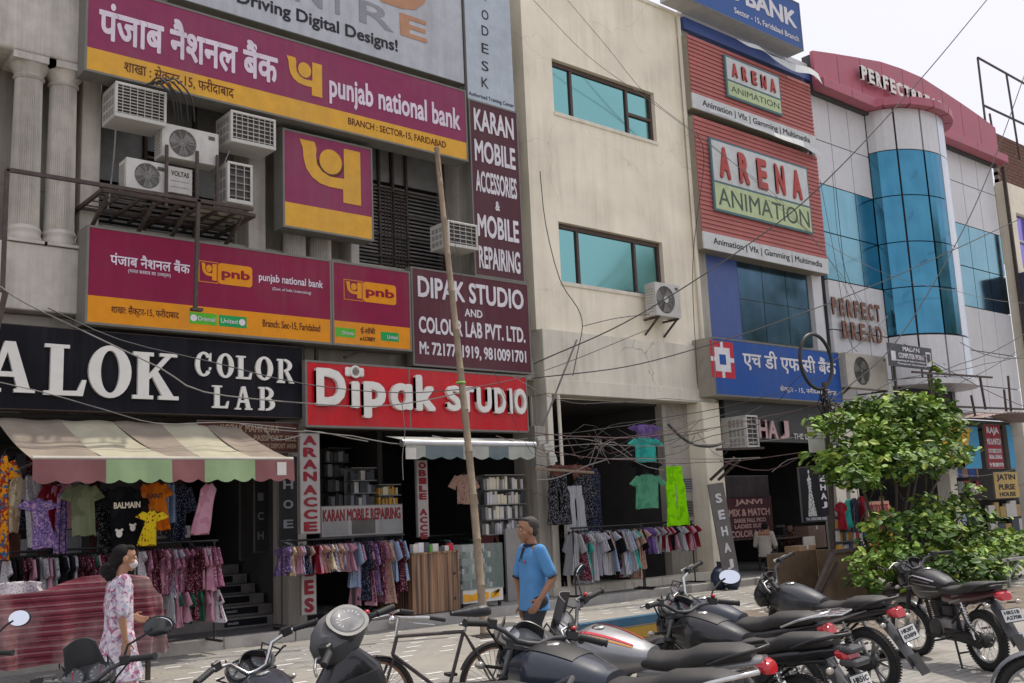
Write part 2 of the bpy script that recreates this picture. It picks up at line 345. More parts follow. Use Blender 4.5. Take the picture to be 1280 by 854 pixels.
for j in range(14):
    for i in range(60):
        x, y = 3+i*.62+(j % 2)*.31, 8.6+j*.36
        if random.random() < .82: mb.box(x-.11, x+.11, y-.03, y+.03, .001, .006)
mb.build('paver_inlay', mat('white_inlay', (.62, .61, .58), .8, var=.2), kind='stuff')
# kerb: a step of cast stones in front of the shop platforms
kr = thing('kerb', (0, 13.8, 0), kind='structure')
x = -1.
while x < 42:
    L_ = random.uniform(.9, 1.25); b = MB(); y0 = 13.78 if x < 9.5 else 13.78-.03*(x-9.5) if x < 17.5 else 13.5
    b.box(x+.006, x+L_-.006, y0+random.uniform(-.008, .008), y0+.17, -.02, .155+random.uniform(-.016, .010)); b.build('kerb_stone', M_kerb, kr, bevel=.012); x += L_
boxp('platform', M_gran, None, -3, 9.1, 13.9, 20, -.05, .142, kind='structure')
boxp('pavement', M_conc, None, 9.1, 18.2, 13.6, 20, -.05, .146, kind='structure')
boxp('shop_step', M_tile, None, 18.2, 46, 13.6, 20.2, -.05, .139, kind='structure')
mb = MB()
for i in range(9): mb.box(13.2+i*.55, 13.2+i*.55+.54, 14.2, 14.5, .147, .30)
mb.build('threshold_step', M_grimy, kind='structure')

# ================================================================== wall with openings
def holed(mb, x0, x1, z0, z1, y0, y1, holes):
    xs = sorted({x0, x1, *[h[0] for h in holes], *[h[1] for h in holes]}); 
    for a, b in zip(xs, xs[1:]):
        cuts = sorted((h[2], h[3]) for h in holes if h[0] <= a and h[1] >= b); z = z0
        for c, d in cuts:
            if c > z: mb.box(a, b, y0, y1, z, c)
            z = d
        if z < z1: mb.box(a, b, y0, y1, z, z1)

# ------------------------------------------------------------------ the white building in the middle
Wb = thing('white_building', (15.7, 14.6, 0), 'cracked white plastered building with two teal strip windows, between maroon boards and red siding', 'building')
W1 = (14.02, 17.2, 9.82, 11.05); W2 = (13.96, 17.12, 6.2, 7.5)
b = MB(); holed(b, 13.22, 18.32, 5.2, 13.25, 14.6, 14.85, [W1, W2]); b.box(13.221, 13.4, 14.85, 22, .2, 13.24); b.box(18.1, 18.319, 14.85, 22, 4, 13.24); b.build('wall', M_white, Wb)
b = MB(); b.box(13.24, 18.3, 14.45, 14.85, 4.22, 5.2); b.box(13.22, 18.32, 14.4, 14.86, 3.92, 4.22); b.build('shutter_fascia', M_grimy, Wb, bevel=.012)
boxp('roof_slab', M_conc, Wb, 13.3, 18.25, 14.86, 22, 12.2, 12.5)
boxp('coping', M_grimy, Wb, 13.2, 18.34, 14.56, 14.9, 13.25, 13.33)
for (x0, x1, z0, z1), low in ((W1, 0), (W2, 1)):
    fr = MB(); t = .07; y0, y1 = 14.7, 14.78
    fr.box(x0+.002, x1-.002, y0, y1, z1-.1, z1-.002)
    dv = (x0+.62, x0+2.35)
    for xx in (x0+t/2+.002,)+dv+(x1-t/2-.002,): fr.box(xx-t/2, xx+t/2, y0-.004, y1-.004, z0+.045, z1-.1)
    if not low: fr.box(dv[1]+t/2, x1-t, y0-.002, y1, z0+.55, z0+.62)
    f_ = fr.build('window_frame', M_brownf, Wb, bevel=.006)
    boxp('sill', M_grimy, Wb, x0-.02, x1+.02, 14.57, 14.85, z0-.03, z0+.044)
    edges = (x0+.07,)+dv+(x1-.06,)
    for a, c in zip(edges, edges[1:]):
        if c == edges[-1] and not low:
            boxp('pane', M_teal, Wb, a+.035, c, 14.745, 14.755, z0+.05, z0+.55); boxp('pane', M_teal, Wb, a+.035, c, 14.744, 14.754, z0+.62, z1-.1)
        else: boxp('pane', M_teal, Wb, a+.03, c-.02, 14.74, 14.75, z0+.05, z1-.1)
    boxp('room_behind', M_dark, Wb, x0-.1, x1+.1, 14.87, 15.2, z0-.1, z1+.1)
# ground floor of the white building: pillars, side walls, the open shop
boxp('pillar', M_grimy, Wb, 13.24, 13.38, 14.42, 14.9, .146, 3.92, bevel=.01)
boxp('pillar', M_white, Wb, 17.72, 18.3, 14.3, 14.9, .146, 3.92, bevel=.015)
boxp('side_wall', M_beige, Wb, 16.9, 17.72, 14.75, 14.95, .146, 3.92)
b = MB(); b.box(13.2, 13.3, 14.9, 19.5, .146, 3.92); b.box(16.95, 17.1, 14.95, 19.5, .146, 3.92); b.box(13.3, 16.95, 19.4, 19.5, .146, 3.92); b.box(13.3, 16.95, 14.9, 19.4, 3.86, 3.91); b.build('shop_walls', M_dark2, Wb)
boxp('drain_pipe', M_steel, Wb, 0, 0, 0, 0, 0, 0) if False else MB().tube([(18.2, 14.53, 13.2), (18.2, 14.53, 4.2)], .045, 8).build('drain_pipe', M_grimy, Wb)
MB().tube([(13.5, 14.38, 3.9), (13.52, 14.36, .15)], .035, 8).build('downpipe', M_grimy, Wb)

# ------------------------------------------------------------------ the old grey building on the left
Lb = thing('grey_building', (6, 15.2, 0), 'grimy old grey building with fluted columns behind bank signs and air conditioners', 'building')
b = MB(); holed(b, -3, 13.2, 3.3, 13.6, 15.15, 15.4, [(5.0, 7.2, 6.1, 8.6), (9.35, 11.5, 6.1, 8.6)]); b.build('wall', M_beige, Lb)
boxp('ledge', M_beige, Lb, -3, 13.18, 14.66, 15.15, 4.2, 4.62, bevel=.02)
boxp('roof_slab', M_conc, Lb, -3, 13.18, 15.4, 22, 13.3, 13.6)
# entablature block and pedestal round the pair of columns
a0, a1 = at(0, 95, 14.5), at(100, 95, 14.5)
boxp('entablature', M_column, Lb, 2.6, 4.62, 14.35, 15.15, 8.25, 9.5, bevel=.06, seg=3)
boxp('pedestal', M_column, Lb, 3.0, 4.6, 14.4, 15.15, 4.63, 5.55, bevel=.015)
def fluted(x, y, r, z0, z1):
    c = MB(); n = 40; base = z0+.22; top = z1-.3
    vs = []; nz = 9
    for j in range(nz+1):
        t = j/nz; z = base+(top-base)*t; rr = r*(1-.1*t)
        for k in range(n*2):
            a = pi*k/n; q = rr*(1-.10*(k % 2 == 1)); vs.append((x+q*cos(a), y+q*sin(a), z))
    m_ = n*2; c.add(vs, [(j*m_+k, j*m_+(k+1) % m_, (j+1)*m_+(k+1) % m_, (j+1)*m_+k) for j in range(nz) for k in range(m_)])
    o = c.build('column', M_column, Lb)
    c = MB(); c.lathe((x, y, z0), [(r*1.18, 0), (r*1.22, .05), (r*1.12, .09), (r*1.1, .12), (r*1.17, .16), (r*1.02, .22)], 28); c.box(x-r*1.25, x+r*1.25, y-r*1.25, y+r*1.25, z0-.04, z0-.001); c.build('column_base', M_column, Lb)
    c = MB(); c.lathe((x, y, top), [(r*.92, 0), (r*1.06, .03), (r*.94, .06), (r*1.0, .09), (r*1.3, .19), (r*1.34, .2)], 28); c.box(x-r*1.4, x+r*1.4, y-r*1.4, y+r*1.4, top+.201, z1); c.build('capital', M_column, Lb)
for px in (32, 76):
    p = at(px, 210, 14.62); fluted(p.x, 14.62, .2, 5.6, 8.25)
for px in (35, 82):
    p = at(px, 5, 14.62); fluted(p.x, 14.62, .2, 9.55, 12.6)
for px in (368, 400):
    p = at(px, 305, 14.75); fluted(p.x, 14.75, .19, 5.45, 8.2)
for x0, x1 in ((4.63, 4.9), (7.25, 7.55), (9.15, 9.32), (11.52, 11.75)): boxp('pilaster', M_column, Lb, x0, x1, 14.75, 15.15, 4.63, 9.4, bevel=.01)
boxp('beam', M_beige, Lb, 4.62, 13.1, 14.8, 15.15, 8.6, 9.4)
boxp('beam', M_beige, Lb, 4.9, 11.5, 14.85, 15.15, 5.4, 6.1)
boxp('side_block', M_column, Lb, 2.0, 2.98, 14.4, 15.15, 4.63, 8.25)
# tinted panels and louvred grilles in the two upper openings
def louvres(x0, x1, z0, z1, n, y=15.2):
    for i in range(n):
        z = z0+(z1-z0)*(i+.5)/n; b = MB(); b.obox(((x0+x1)/2, y, z), ((x1-x0)/2, 0, 0), (0, .03, .022), (0, -.004, .005)); b.build('louvre_slat', M_steel, Lb)
for x0, x1, z0, z1 in ((5.0, 5.7, 6.9, 8.6), (5.74, 6.5, 7.5, 8.6), (6.54, 7.2, 6.9, 8.6), (9.37, 10.3, 7.8, 8.6), (10.34, 11.48, 7.8, 8.6)):
    boxp('tinted_panel', M_greyp, Lb, x0+.01, x1-.01, 15.21, 15.24, z0+.01, z1-.01)
louvres(5.0, 5.7, 6.1, 6.88, 10); louvres(5.74, 6.5, 6.1, 7.45, 16); louvres(6.54, 7.2, 6.1, 6.88, 10)
louvres(9.4, 10.0, 6.15, 7.75, 24); louvres(10.05, 10.6, 6.15, 7.75, 24, 15.19); louvres(10.65, 11.45, 6.15, 7.75, 22)
for xx in (5.72, 6.52, 9.37, 10.02, 10.32, 10.62, 11.48): boxp('grille_bar', M_rust, Lb, xx-.02, xx+.02, 15.13, 15.19, 6.1, 8.6)
for k in range(7): boxp('grille_bar', M_rust, Lb, 10.1+.07*k, 10.115+.07*k, 15.11, 15.125, 6.2, 7.6)
for k in range(4): boxp('grille_bar', M_rust, Lb, 9.4, 11.46, 15.09, 15.105, 6.35+.42*k, 6.37+.42*k)
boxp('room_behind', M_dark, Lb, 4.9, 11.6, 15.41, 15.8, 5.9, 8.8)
# ground floor interiors: dividing walls, ceiling, back walls
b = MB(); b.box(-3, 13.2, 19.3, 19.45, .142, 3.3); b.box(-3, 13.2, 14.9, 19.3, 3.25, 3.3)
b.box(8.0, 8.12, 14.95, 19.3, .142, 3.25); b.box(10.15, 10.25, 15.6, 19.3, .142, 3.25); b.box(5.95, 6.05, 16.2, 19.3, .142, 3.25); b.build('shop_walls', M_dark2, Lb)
boxp('pier', M_beige, Lb, 12.92, 13.2, 14.45, 15.1, .147, 3.3, bevel=.01)
boxp('pier', M_beige, Lb, 7.78, 8.1, 14.5, 15.0, .143, 3.3, bevel=.01)
for i in range(14): boxp('joist', M_rust, Lb, -1+i*1.0, -.4+i*1.0, 14.9, 15.0, 3.305, 3.4)

# ------------------------------------------------------------------ the HDFC building: siding boards, blue glass
Hb = thing('bank_building', (21, 14.6, 0), 'narrow bank building clad with red siding boards and blue dusty glass', 'building')
b = MB(); b.box(18.34, 23.58, 14.75, 15, 4.1, 13.4); b.build('wall', M_acp, Hb)
boxp('roof_slab', M_conc, Hb, 18.4, 23.5, 15, 22, 12.6, 12.9)
boxp('cornice_beam', M_bluefilm, Hb, 18.36, 23.6, 14.5, 14.75, 12.95, 13.25)
boxp('white_beam', M_acp, Hb, 18.36, 23.6, 14.55, 14.75, 13.25, 13.45)
boxp('blue_panel', M_bluefilm, Hb, 18.68, 19.85, 14.66, 14.75, 5.5, 7.62)
p0 = (19.87, 22.85)
for i in range(3):
    for j in range(2): boxp('pane', M_lblue, Hb, 19.9+i*.98, 19.9+i*.98+.96, 14.69, 14.71, 5.55+j*1.0, 5.55+j*1.0+.98)
boxp('pilaster', M_acp, Hb, 22.9, 23.3, 14.6, 14.75, 4.1, 7.7)
boxp('pilaster', M_beige, Hb, 18.36, 18.62, 14.6, 14.75, 4.1, 13.0)
boxp('pier', M_grimy, Hb, 18.34, 18.72, 14.62, 15, .139, 4.1, bevel=.01)
boxp('pier', M_grimy, Hb, 23.1, 23.55, 14.6, 15, .139, 4.1, bevel=.01)
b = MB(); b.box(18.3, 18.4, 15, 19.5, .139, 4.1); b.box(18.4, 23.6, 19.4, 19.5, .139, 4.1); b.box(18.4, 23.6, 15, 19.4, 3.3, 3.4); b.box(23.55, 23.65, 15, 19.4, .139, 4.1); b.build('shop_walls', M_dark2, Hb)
boxp('dark_fascia', mat('black_fascia', (.03, .03, .033), .4, var=.2, coords='World'), Hb, 18.74, 23.08, 14.5, 14.7, 3.1, 4.05)

# ------------------------------------------------------------------ the bakery building: white panels, curved blue glass bay, pink crown
Pb = thing('bakery_building', (29, 14.6, 0), 'white panelled bakery building with curved blue glass bay and pink crown', 'building')
boxp('backing_wall', M_joint, Pb, 23.62, 34.5, 14.72, 15, 4.0, 12.6)
boxp('roof_slab', M_conc, Pb, 23.7, 34.4, 15, 22, 12.0, 12.3)
def panel(x0, x1, z0, z1, m, y=14.6, name='panel'): return boxp(name, m, Pb, x0+.015, x1-.015, y, y+.1, z0+.015, z1-.015)
xs = [23.64, 24.5, 25.45, 26.4]
for a, c in zip(xs, xs[1:]):
    for z0, z1, m in ((11.35, 12.62, M_acp), (10.1, 11.35, M_acp), (8.75, 10.1, M_blue2), (7.45, 8.75, M_blue2), (6.1, 7.45, M_acp), (4.9, 6.1, M_acp), (4.0, 4.9, M_acp)):
        panel(a, c, z0, z1, m, name='pane' if m is M_blue2 else 'panel')
xs = [29.9, 31.0, 32.1, 33.2, 34.4]
for a, c in zip(xs, xs[1:]):
    for z0, z1, m in ((11.6, 13.0, M_acp), (10.2, 11.6, M_acp), (8.8, 10.2, M_blue2), (7.5, 8.8, M_blue2), (6.1, 7.5, M_acp), (5.0, 6.1, M_acp), (4.0, 5.0, M_acp)):
        panel(a, c, z0, z1, m, name='pane' if m is M_blue2 else 'panel')
# curved bay
BX0, BX1, SAG = 26.4, 29.9, 1.2
BCX = (BX0+BX1)/2; HW_ = (BX1-BX0)/2
def arc(t, dr=0.): return BCX-(HW_+dr)*cos(pi*t), 14.6-(SAG+dr)*sin(pi*t)
def bay(t0, t1, z0, z1, m, dr=0., g=.006, name='panel', th=.06):
    b = MB(); n = 3; top = []; 
    ts = [t0+g+(t1-t0-2*g)*i/n for i in range(n+1)]
    o_ = [arc(t, dr) for t in ts]; i_ = [arc(t, dr-th) for t in ts]; ring = o_+i_[::-1]; k = len(ring)
    b.add([(x, y, z0+.015) for x, y in ring]+[(x, y, z1-.015) for x, y in ring], [tuple(range(k)), tuple(range(2*k-1, k-1, -1))]+[(q, q+k, (q+1) % k+k, (q+1) % k) for q in range(k)])
    return b.build(name, m, Pb)
for i, (t0, t1) in enumerate(((0, .2), (.2, .375), (.375, .525))):
    for z0, z1 in ((6.12, 7.45), (7.45, 8.75), (8.75, 10.1), (10.1, 11.45)): bay(t0, t1, z0, z1, M_blue, name='pane')
    bay(t0, t1, 11.45, 12.7, M_acp); bay(t0, t1, 4.9, 6.1, M_acp, .0)
for z0, z1 in ((6.12, 8.75), (8.75, 11.45), (11.45, 12.7), (4.9, 6.1)): bay(.525, .66, z0, z1, M_acpl); bay(.66, 1., z0, z1, M_acpl)
b = MB(); ring = [arc(i/20, -.08) for i in range(21)]; k = 21
b.add([(x, y, 4.9) for x, y in ring]+[(x, y, 12.7) for x, y in ring], [tuple(range(k-1, -1, -1)), tuple(range(k, 2*k))]+[(q, q+1, q+1+k, q+k) for q in range(k-1)]); b.build('bay_backing', M_joint, Pb)
# pink crown: curved parapet that bulges with the bay
def crown_top(x):
    P_ = [(23.5, 13.75), (25.2, 14.07), (27.5, 14.46), (29.4, 14.57), (31.3, 14.39), (33, 14.2), (34.6, 13.95)]
    for (a, za), (c, zc) in zip(P_, P_[1:]):
        if x <= c: return za+(zc-za)*(x-a)/(c-a)
    return 13.95
xs = [23.6+10.9*i/9 for i in range(10)]
for a, c in zip(xs, xs[1:]):
    MB().prism([(a+.012, 12.9), (c-.012, 12.9), (c-.012, crown_top(c)), (a+.012, crown_top(a))], -.1, (0, 14.35, 0)).build('crown_panel', M_pink, Pb)
boxp('crown_backing', M_joint, Pb, 23.62, 34.48, 14.46, 14.72, 12.6, 13.7)
for a, c in ((23.6, 25.0), (25.0, BX0-.12), (BX1+.12, 32.4), (32.4, 34.6)): boxp('crown_band', M_pink, Pb, a+.01, c-.01, 14.1, 14.45, 12.66, 12.93, bevel=.01)
for i in range(7): bay(i/7, (i+1)/7, 12.68, 12.94, M_pink, dr=.28, name='crown_band', th=.3)
b = MB(); ring = [arc(i/20, .27) for i in range(21)]; k = 21
b.add([(x, y, 12.72) for x, y in ring]+[(x, y, 12.9) for x, y in ring], [tuple(range(k-1, -1, -1)), tuple(range(k, 2*k))]+[(q, q+1, q+1+k, q+k) for q in range(k-1)]); b.build('bay_roof', M_pink, Pb)
for x in (25.0, 28.2, 32.6):
    MB().prism([(-.22, 0), (.22, 0), (.22, .5), (-.1, .42), (-.22, .25)], .2, (x, 15.2, crown_top(x)-.2)).build('roof_fin', M_acp, Pb)
b = MB(); ring = [arc(i/20, .1) for i in range(21)]; k = 21
b.add([(x, y, 4.72) for x, y in ring]+[(x, y, 4.88) for x, y in ring], [tuple(range(k-1, -1, -1)), tuple(range(k, 2*k))]+[(q, q+1, q+1+k, q+k) for q in range(k-1)]+[(0, k, 2*k-1, k-1)]); b.build('bay_ledge', M_acp, Pb)
b = MB(); b.box(23.65, 36, 19.4, 19.5, .139, 4.0); b.box(23.65, 36, 15, 19.4, 3.9, 3.98); b.box(29, 29.2, 14.8, 19.4, .139, 3.9); b.build('shop_walls', M_dark2, Pb)
for x in (23.65, 28.9, 34.1): boxp('pier', M_grimy, Pb, x, x+.4, 14.55, 14.95, .139, 3.98)

# ------------------------------------------------------------------ last building at the right edge and what shows beyond
Rb = thing('cream_building', (37, 14.6, 0), 'cream building with purple glass window and brick parapet at the far end', 'building')
b = MB(); holed(b, 34.9, 46, 4, 12.2, 14.5, 14.8, [(35.6, 40, 9.2, 11.2), (35.6, 40, 5.4, 7.6)]); b.build('wall', M_white, Rb)
for i in range(5):
    for j in range(2): boxp('pane', mat('purple_glass', (.22, .17, .62), .15, metal=.6, var=.1, coords='World'), Rb, 35.64+i*.87, 35.64+i*.87+.83, 14.64, 14.66, 9.24+j*1.0, 9.24+j*1.0+.94)
b = MB()
for i in range(6): b.box(35.6+i*.87, 35.64+i*.87, 14.55, 14.63, 9.2, 11.2)
for z in (9.2, 10.2, 11.16): b.box(35.6, 40, 14.545, 14.56, z, z+.05)
b.build('window_frame', mat('white_metal', (.6, .6, .62), .4), Rb)
boxp('roof_slab', M_conc, Rb, 34.9, 46, 14.8, 22, 11.8, 12.1)
brick_m = mat('old_brick', (.17, .085, .06), .9, var=.35, sc_=9, coords='World')
for j in range(14):
    x = 34.9+(j % 2)*.2
    while x < 41: boxp('brick', brick_m, Rb, x, x+.38, 14.62, 14.78, 12.2+j*.13, 12.2+j*.13+.115); x += .4
boxp('mortar_core', mat('mortar', (.25, .23, .2), .9), Rb, 34.9, 41.2, 14.64, 14.77, 12.2, 14.0)
boxp('billboard_post', M_rust, Rb, 34.62, 34.72, 14.3, 14.4, 4, 12.6)
boxp('side_board', mat('dark_purple_board', (.05, .045, .09), .5, coords='World'), Rb, 34.7, 35.5, 13.6, 14.3, 6.2, 8.9)
boxp('edge_strip', mat('pale_text_strip', (.5, .5, .52), .6, var=.5, sc_=20, coords='World'), Rb, 35.0, 35.08, 13.52, 13.6, 6.2, 8.7)
b = MB(); b.box(34.9, 46, 19.4, 19.5, .139, 4.0); b.box(34.9, 46, 14.9, 19.4, 3.9, 3.98); b.build('shop_walls', M_dark2, Rb)
# steel sign frame standing on the roof
fr = thing('roof_sign_frame', (36, 14.5, 12.2), 'bare steel billboard frame standing on the roof beside brick parapet', 'steel frame')
b = MB(); y = 14.4
A = at(1222, 72, y); B_ = at(1234, 165, y); 
for p, q in (((1222, 72), (1234, 172)), ((1258, 93), (1275, 200)), ((1222, 72), (1290, 110)), ((1230, 132), (1290, 160)), ((1237, 142), (1243, 178))):
    b.bar(at(p[0], p[1], y), at(q[0], q[1], y), .055)
b.build('frame', M_rust, fr)
# ================================================================== signs
def shade(name, col, **k): return mat(name, col, k.pop('rough', .6), coords='World', var=k.pop('var', .10), spec=k.pop('spec', .25), bump=.12, bsc=5, streak=k.pop('streak', .16), dirt=k.pop('dirt', (.20, .18, .16)), **k)
S_mag = shade('faded_magenta_vinyl', '#8a3659'); S_mag2 = shade('deep_magenta_vinyl', '#84163f'); S_yel = shade('faded_yellow_vinyl', '#d9a43c'); S_yel2 = shade('orange_yellow_vinyl', '#dd8f16')
S_white = shade('white_letter', '#d9d6da'); S_lil = shade('pale_letter', '#dcd0dc'); S_dkred = shade('dark_brown_letter', '#5a2a22'); S_mar = shade('maroon_vinyl', '#56323a'); S_blk = shade('black_sign', '#101018', streak=.5, dirt=(.03, .03, .035), spec=.15)
S_red = shade('red_acrylic', '#c00d1c', rough=.25); S_gry = shade('sign_side', '#77756f'); S_bill = shade('white_flex', '#b9bcc2', streak=.5, dirt=(.28, .27, .27)); S_ink = shade('black_ink', '#26262c')
S_hblue = shade('bank_blue', '#24519a'); S_hblue2 = shade('top_bank_blue', '#3f5f9a'); S_hred = shade('bank_red', '#c02a3c'); S_green = shade('green_tag', '#1f9a52'); S_lime = shade('lime_tag', '#55b02f'); S_teal = shade('slate_border', '#557880')
S_arg = shade('pale_green_field', '#b9c79a'); S_argw = shade('arena_white', '#c9cccb'); S_arred = shade('arena_letter', '#b0524d'); S_grlet = shade('grey_green_letter', '#4e5e50'); S_brn = shade('brown_letter', '#8a5238'); S_fgry = shade('faded_grey_letter', '#8f9096'); S_org = shade('faded_orange_letter', '#b98a6c')
S_paper = shade('paper', '#cfccc4'); S_slate = shade('slate_board', '#4c5054'); S_cyan = shade('cyan_panel', '#3d92bd'); S_raja = shade('raja_red', '#8c1f2c'); S_gold = shade('gold_board', '#b59a5c'); S_oran = shade('orange_board', '#c98a3a')
S_cream = shade('cream_letter', '#e4ddc4'); S_mred = shade('crimson_letter', '#8e1030'); S_lett3d = mat('white_acrylic_letter', (.72, .71, .66), .3, var=.06)

def board(name, p0, p1, Y, m, label, cat='sign', d=.16, side=None, rect=None, group=None, frame=None):
    """a box sign whose face stands at Y; p0, p1 = measured top-left, bottom-right of the face"""
    if rect: x0, x1, z0, z1 = rect
    else: a, c = at(p0[0], p0[1], Y), at(p1[0], p1[1], Y); x0, x1, z0, z1 = a.x, c.x, c.z, a.z
    t = thing(name, ((x0+x1)/2, Y+d, z0), label, cat, group)
    boxp('box', side or S_gry, t, x0, x1, Y+.003, Y+d, z0, z1)
    if m: boxp('face', m, t, x0+.012, x1-.012, Y-.004, Y+.0025, z0+.012, z1-.012)
    if frame:
        f = MB(); w_ = .03
        f.box(x0-.002, x1+.002, Y-.012, Y-.0045, z1-w_, z1+.002); f.box(x0-.002, x1+.002, Y-.012, Y-.0045, z0-.002, z0+w_); f.box(x0-.002, x0+w_, Y-.0119, Y-.0045, z0+w_, z1-w_); f.box(x1-w_, x1+.002, Y-.0119, Y-.0045, z0+w_, z1-w_)
        f.build('trim', frame, t)
    return t, (x0, x1, z0, z1)
def fieldp(name, m, t, x0, x1, z0, z1, Y, lift=.006): return boxp(name, m, t, x0, x1, Y-lift, Y-lift+.0015, z0, z1)
def logo(t, x0, x1, z0, z1, Y, m, ring=None, lift=.009, d=.004):
    """swooping letter mark: bowl with a raised left arm, a disc inside it and a stem at the right"""
    W_, H_ = x1-x0, z1-z0; b = MB(); P = lambda u, v: (x0+u*W_, z0+v*H_)
    out = [(0, 1), (.05, .85), (.06, .68), (.10, .50), (.19, .36), (.32, .27), (.47, .24), (.70, .24), (.70, 0), (1, 0), (1, 1), (.72, 1), (.72, .44), (.58, .43), (.48, .43), (.36, .49), (.28, .60), (.26, .75), (.27, .88), (.24, 1)]
    b.prism([P(u, v) for u, v in out], -d, (0, Y-lift, 0)) if False else b.prism([P(u, v) for u, v in out], d, (0, Y-lift, 0)); b.build('emblem', m, t)
    b = MB(); c = [(.50+.185*cos(2*pi*k/28), .70+.225*sin(2*pi*k/28)) for k in range(28)]; b.prism([P(u, v) for u, v in c], d, (0, Y-lift-.001, 0)); b.build('emblem_disc', m, t)
    if ring:
        b = MB(); n = 28; vs = []
        for k in range(n):
            a = pi+pi*k/(n-1)
            for r in (1., 1.22): u, v = .50+.185*r*cos(a), .70+.225*r*sin(a); q = P(u, v); vs.append((q[0], Y-lift-.0035-d*0, q[1]))
        b.add(vs, [(2*k, 2*k+1, 2*k+3, 2*k+2) for k in range(n-1)]); b.build('emblem_outline', ring, t)
def words(t, lst, Y, lift=.006):
    for body, p0, p1, m, *r in lst: sign_text(t, body, p0, p1, Y-lift+.003, m, d=.003, bold=(r[0] if r else .012))

# -- top purple bank sign (slightly leaning out, as box)
Y = 14.05
a, c = at(105, 91, Y), at(585, 200, Y)
t, (x0, x1, z0, z1) = board('bank_sign', None, None, Y, S_mag, 'long faded purple and yellow bank sign above the window air conditioners', rect=(a.x, c.x, (a.z+c.z)/2, (a.z+c.z)/2+1.38), d=.35, side=S_gry, frame=S_gry)
fieldp('yellow_band', S_yel, t, x0+.012, x1-.012, z0+.012, z0+.36, Y)
def rowtext(t, body, X0, X1, Z0, Z1, Y, m, bold=.012, lift=.008, d=.003, name='lettering'):
    mb = MB(); letters(mb, body, X0, X1, Z0, Z1, (0, Y-lift, 0), d=d, bold=bold); return mb.build(name, m, t)
X = lambda px, y=None: at(px, y if y else 100, Y).x
rowtext(t, 'पंजाब नैशनल बैंक', at(123, 40, Y).x, at(347, 80, Y).x, z0+.52, z0+1.16, Y, S_lil, .03)
logo(t, at(358, 90, Y).x, at(402, 90, Y).x, z0+.50, z0+1.08, Y, S_yel)
rowtext(t, 'punjab national bank', at(411, 100, Y).x, at(575, 160, Y).x, z0+.44, z0+.98, Y, S_lil, .028)
rowtext(t, 'शाखा : सेक्टर-15, फरीदाबाद', at(155, 90, Y).x, at(292, 110, Y).x, z0+.07, z0+.33, Y, S_dkred, .006)
rowtext(t, 'BRANCH : SECTOR-15, FARIDABAD', at(435, 155, Y).x, at(557, 178, Y).x, z0+.14, z0+.28, Y, S_dkred, .01)
b = MB()
for k in range(7): xx = x0+.4+k*(x1-x0-.8)/6; b.bar((xx, Y+.1, z1+.02), (xx, Y+1.0, z1+.35), .05); 
b.build('bracket', M_rust, t)

# -- white billboard above it
Y = 14.35
c = at(581, 113, Y); t, (x0, x1, z0, z1) = board('billboard', None, None, Y, S_bill, 'large faded white billboard with black slogan above the long purple bank sign', rect=(at(214, 3, Y).x, c.x, at(400, 50, Y).z-.02, 12.9), d=.2)
words(t, [('Driving Digital Designs!', (296, 4), (497, 76), S_ink, .02)], Y)
zz = at(497, 66, Y).z
b = [o for o in t.children if o.name.startswith('lettering')]
for o in b: bpy.data.objects.remove(o)
rowtext(t, 'Driving Digital Designs!', at(296, 8, Y).x, at(497, 66, Y).x, zz-.06, zz+.24, Y, S_ink, .022)
rowtext(t, 'CENT', at(300, 12, Y).x, at(437, 40, Y).x, zz+.36, zz+.80, Y, S_fgry, .012)
rowtext(t, 'R', at(449, 40, Y).x, at(492, 50, Y).x, zz+.36, zz+.80, Y, S_fgry, .012)
rowtext(t, 'E', at(500, 50, Y).x, at(534, 60, Y).x, zz+.36, zz+.80, Y, S_org, .03)
rowtext(t, '3DO', at(330, 5, Y).x, at(462, 5, Y).x, zz+.88, zz+1.9, Y, S_fgry, .012)
rowtext(t, 'D', at(474, 5, Y).x, at(534, 5, Y).x, zz+.88, zz+1.9, Y, S_org, .03)
# -- vertical white board of single letters
t, (x0, x1, z0, z1) = board('vertical_sign', None, None, 14.3, shade('pale_flex', '#b4bfc8', streak=.3, dirt=(.3, .31, .33)), 'narrow pale vertical sign with dark stacked letters at the top of the white building edge', rect=(at(582, 60, 14.3).x, at(640, 60, 14.3).x, at(612, 132, 14.3).z, 13.2), d=.15)
Y = 14.3
for ch, y in (('T', -5), ('O', 19), ('D', 39), ('E', 61), ('S', 83), ('K', 104)):
    p = at(606, y, Y); rowtext(t, ch, p.x-.085, p.x+.085, p.z-.1, p.z+.1, Y, S_ink, .0)
p = at(610, 124, Y); rowtext(t, 'Authorized Training Center', x0+.03, x1-.03, p.z-.05, p.z+.05, Y, S_ink, .0)
# -- maroon vertical sign and the maroon studio board
def lines(t, x0, x1, z0, z1, Y, rows, m, pad=.06):
    """rows: (text, height share, width share) from the top down"""
    tot = sum(r[1] for r in rows); z = z1-pad; H_ = z1-z0-2*pad
    for r in rows:
        h = r[1]/tot*H_; w_ = (x1-x0-2*pad)*r[2]; cx = (x0+x1)/2 + (r[3]*(x1-x0) if len(r) > 3 else 0)
        if r[0]: rowtext(t, r[0], cx-w_/2, cx+w_/2, z-h*.86, z-h*.14, Y, m, .03)
        z -= h
Y = 14.2
t, (x0, x1, z0, z1) = board('vertical_sign', (585, 123), (656, 354), Y, S_mar, 'tall maroon sign for karan mobile accessories and mobile repairing', d=.14, frame=S_gry)
lines(t, x0, x1, z0, z1, Y, [('KARAN', 1, .92), ('MOBILE', 1, .94), ('ACCESSORIES', .95, .94), ('&', .42, .1), ('MOBILE', 1, .94), ('REPAIRING', .98, .94)], S_white, .07)
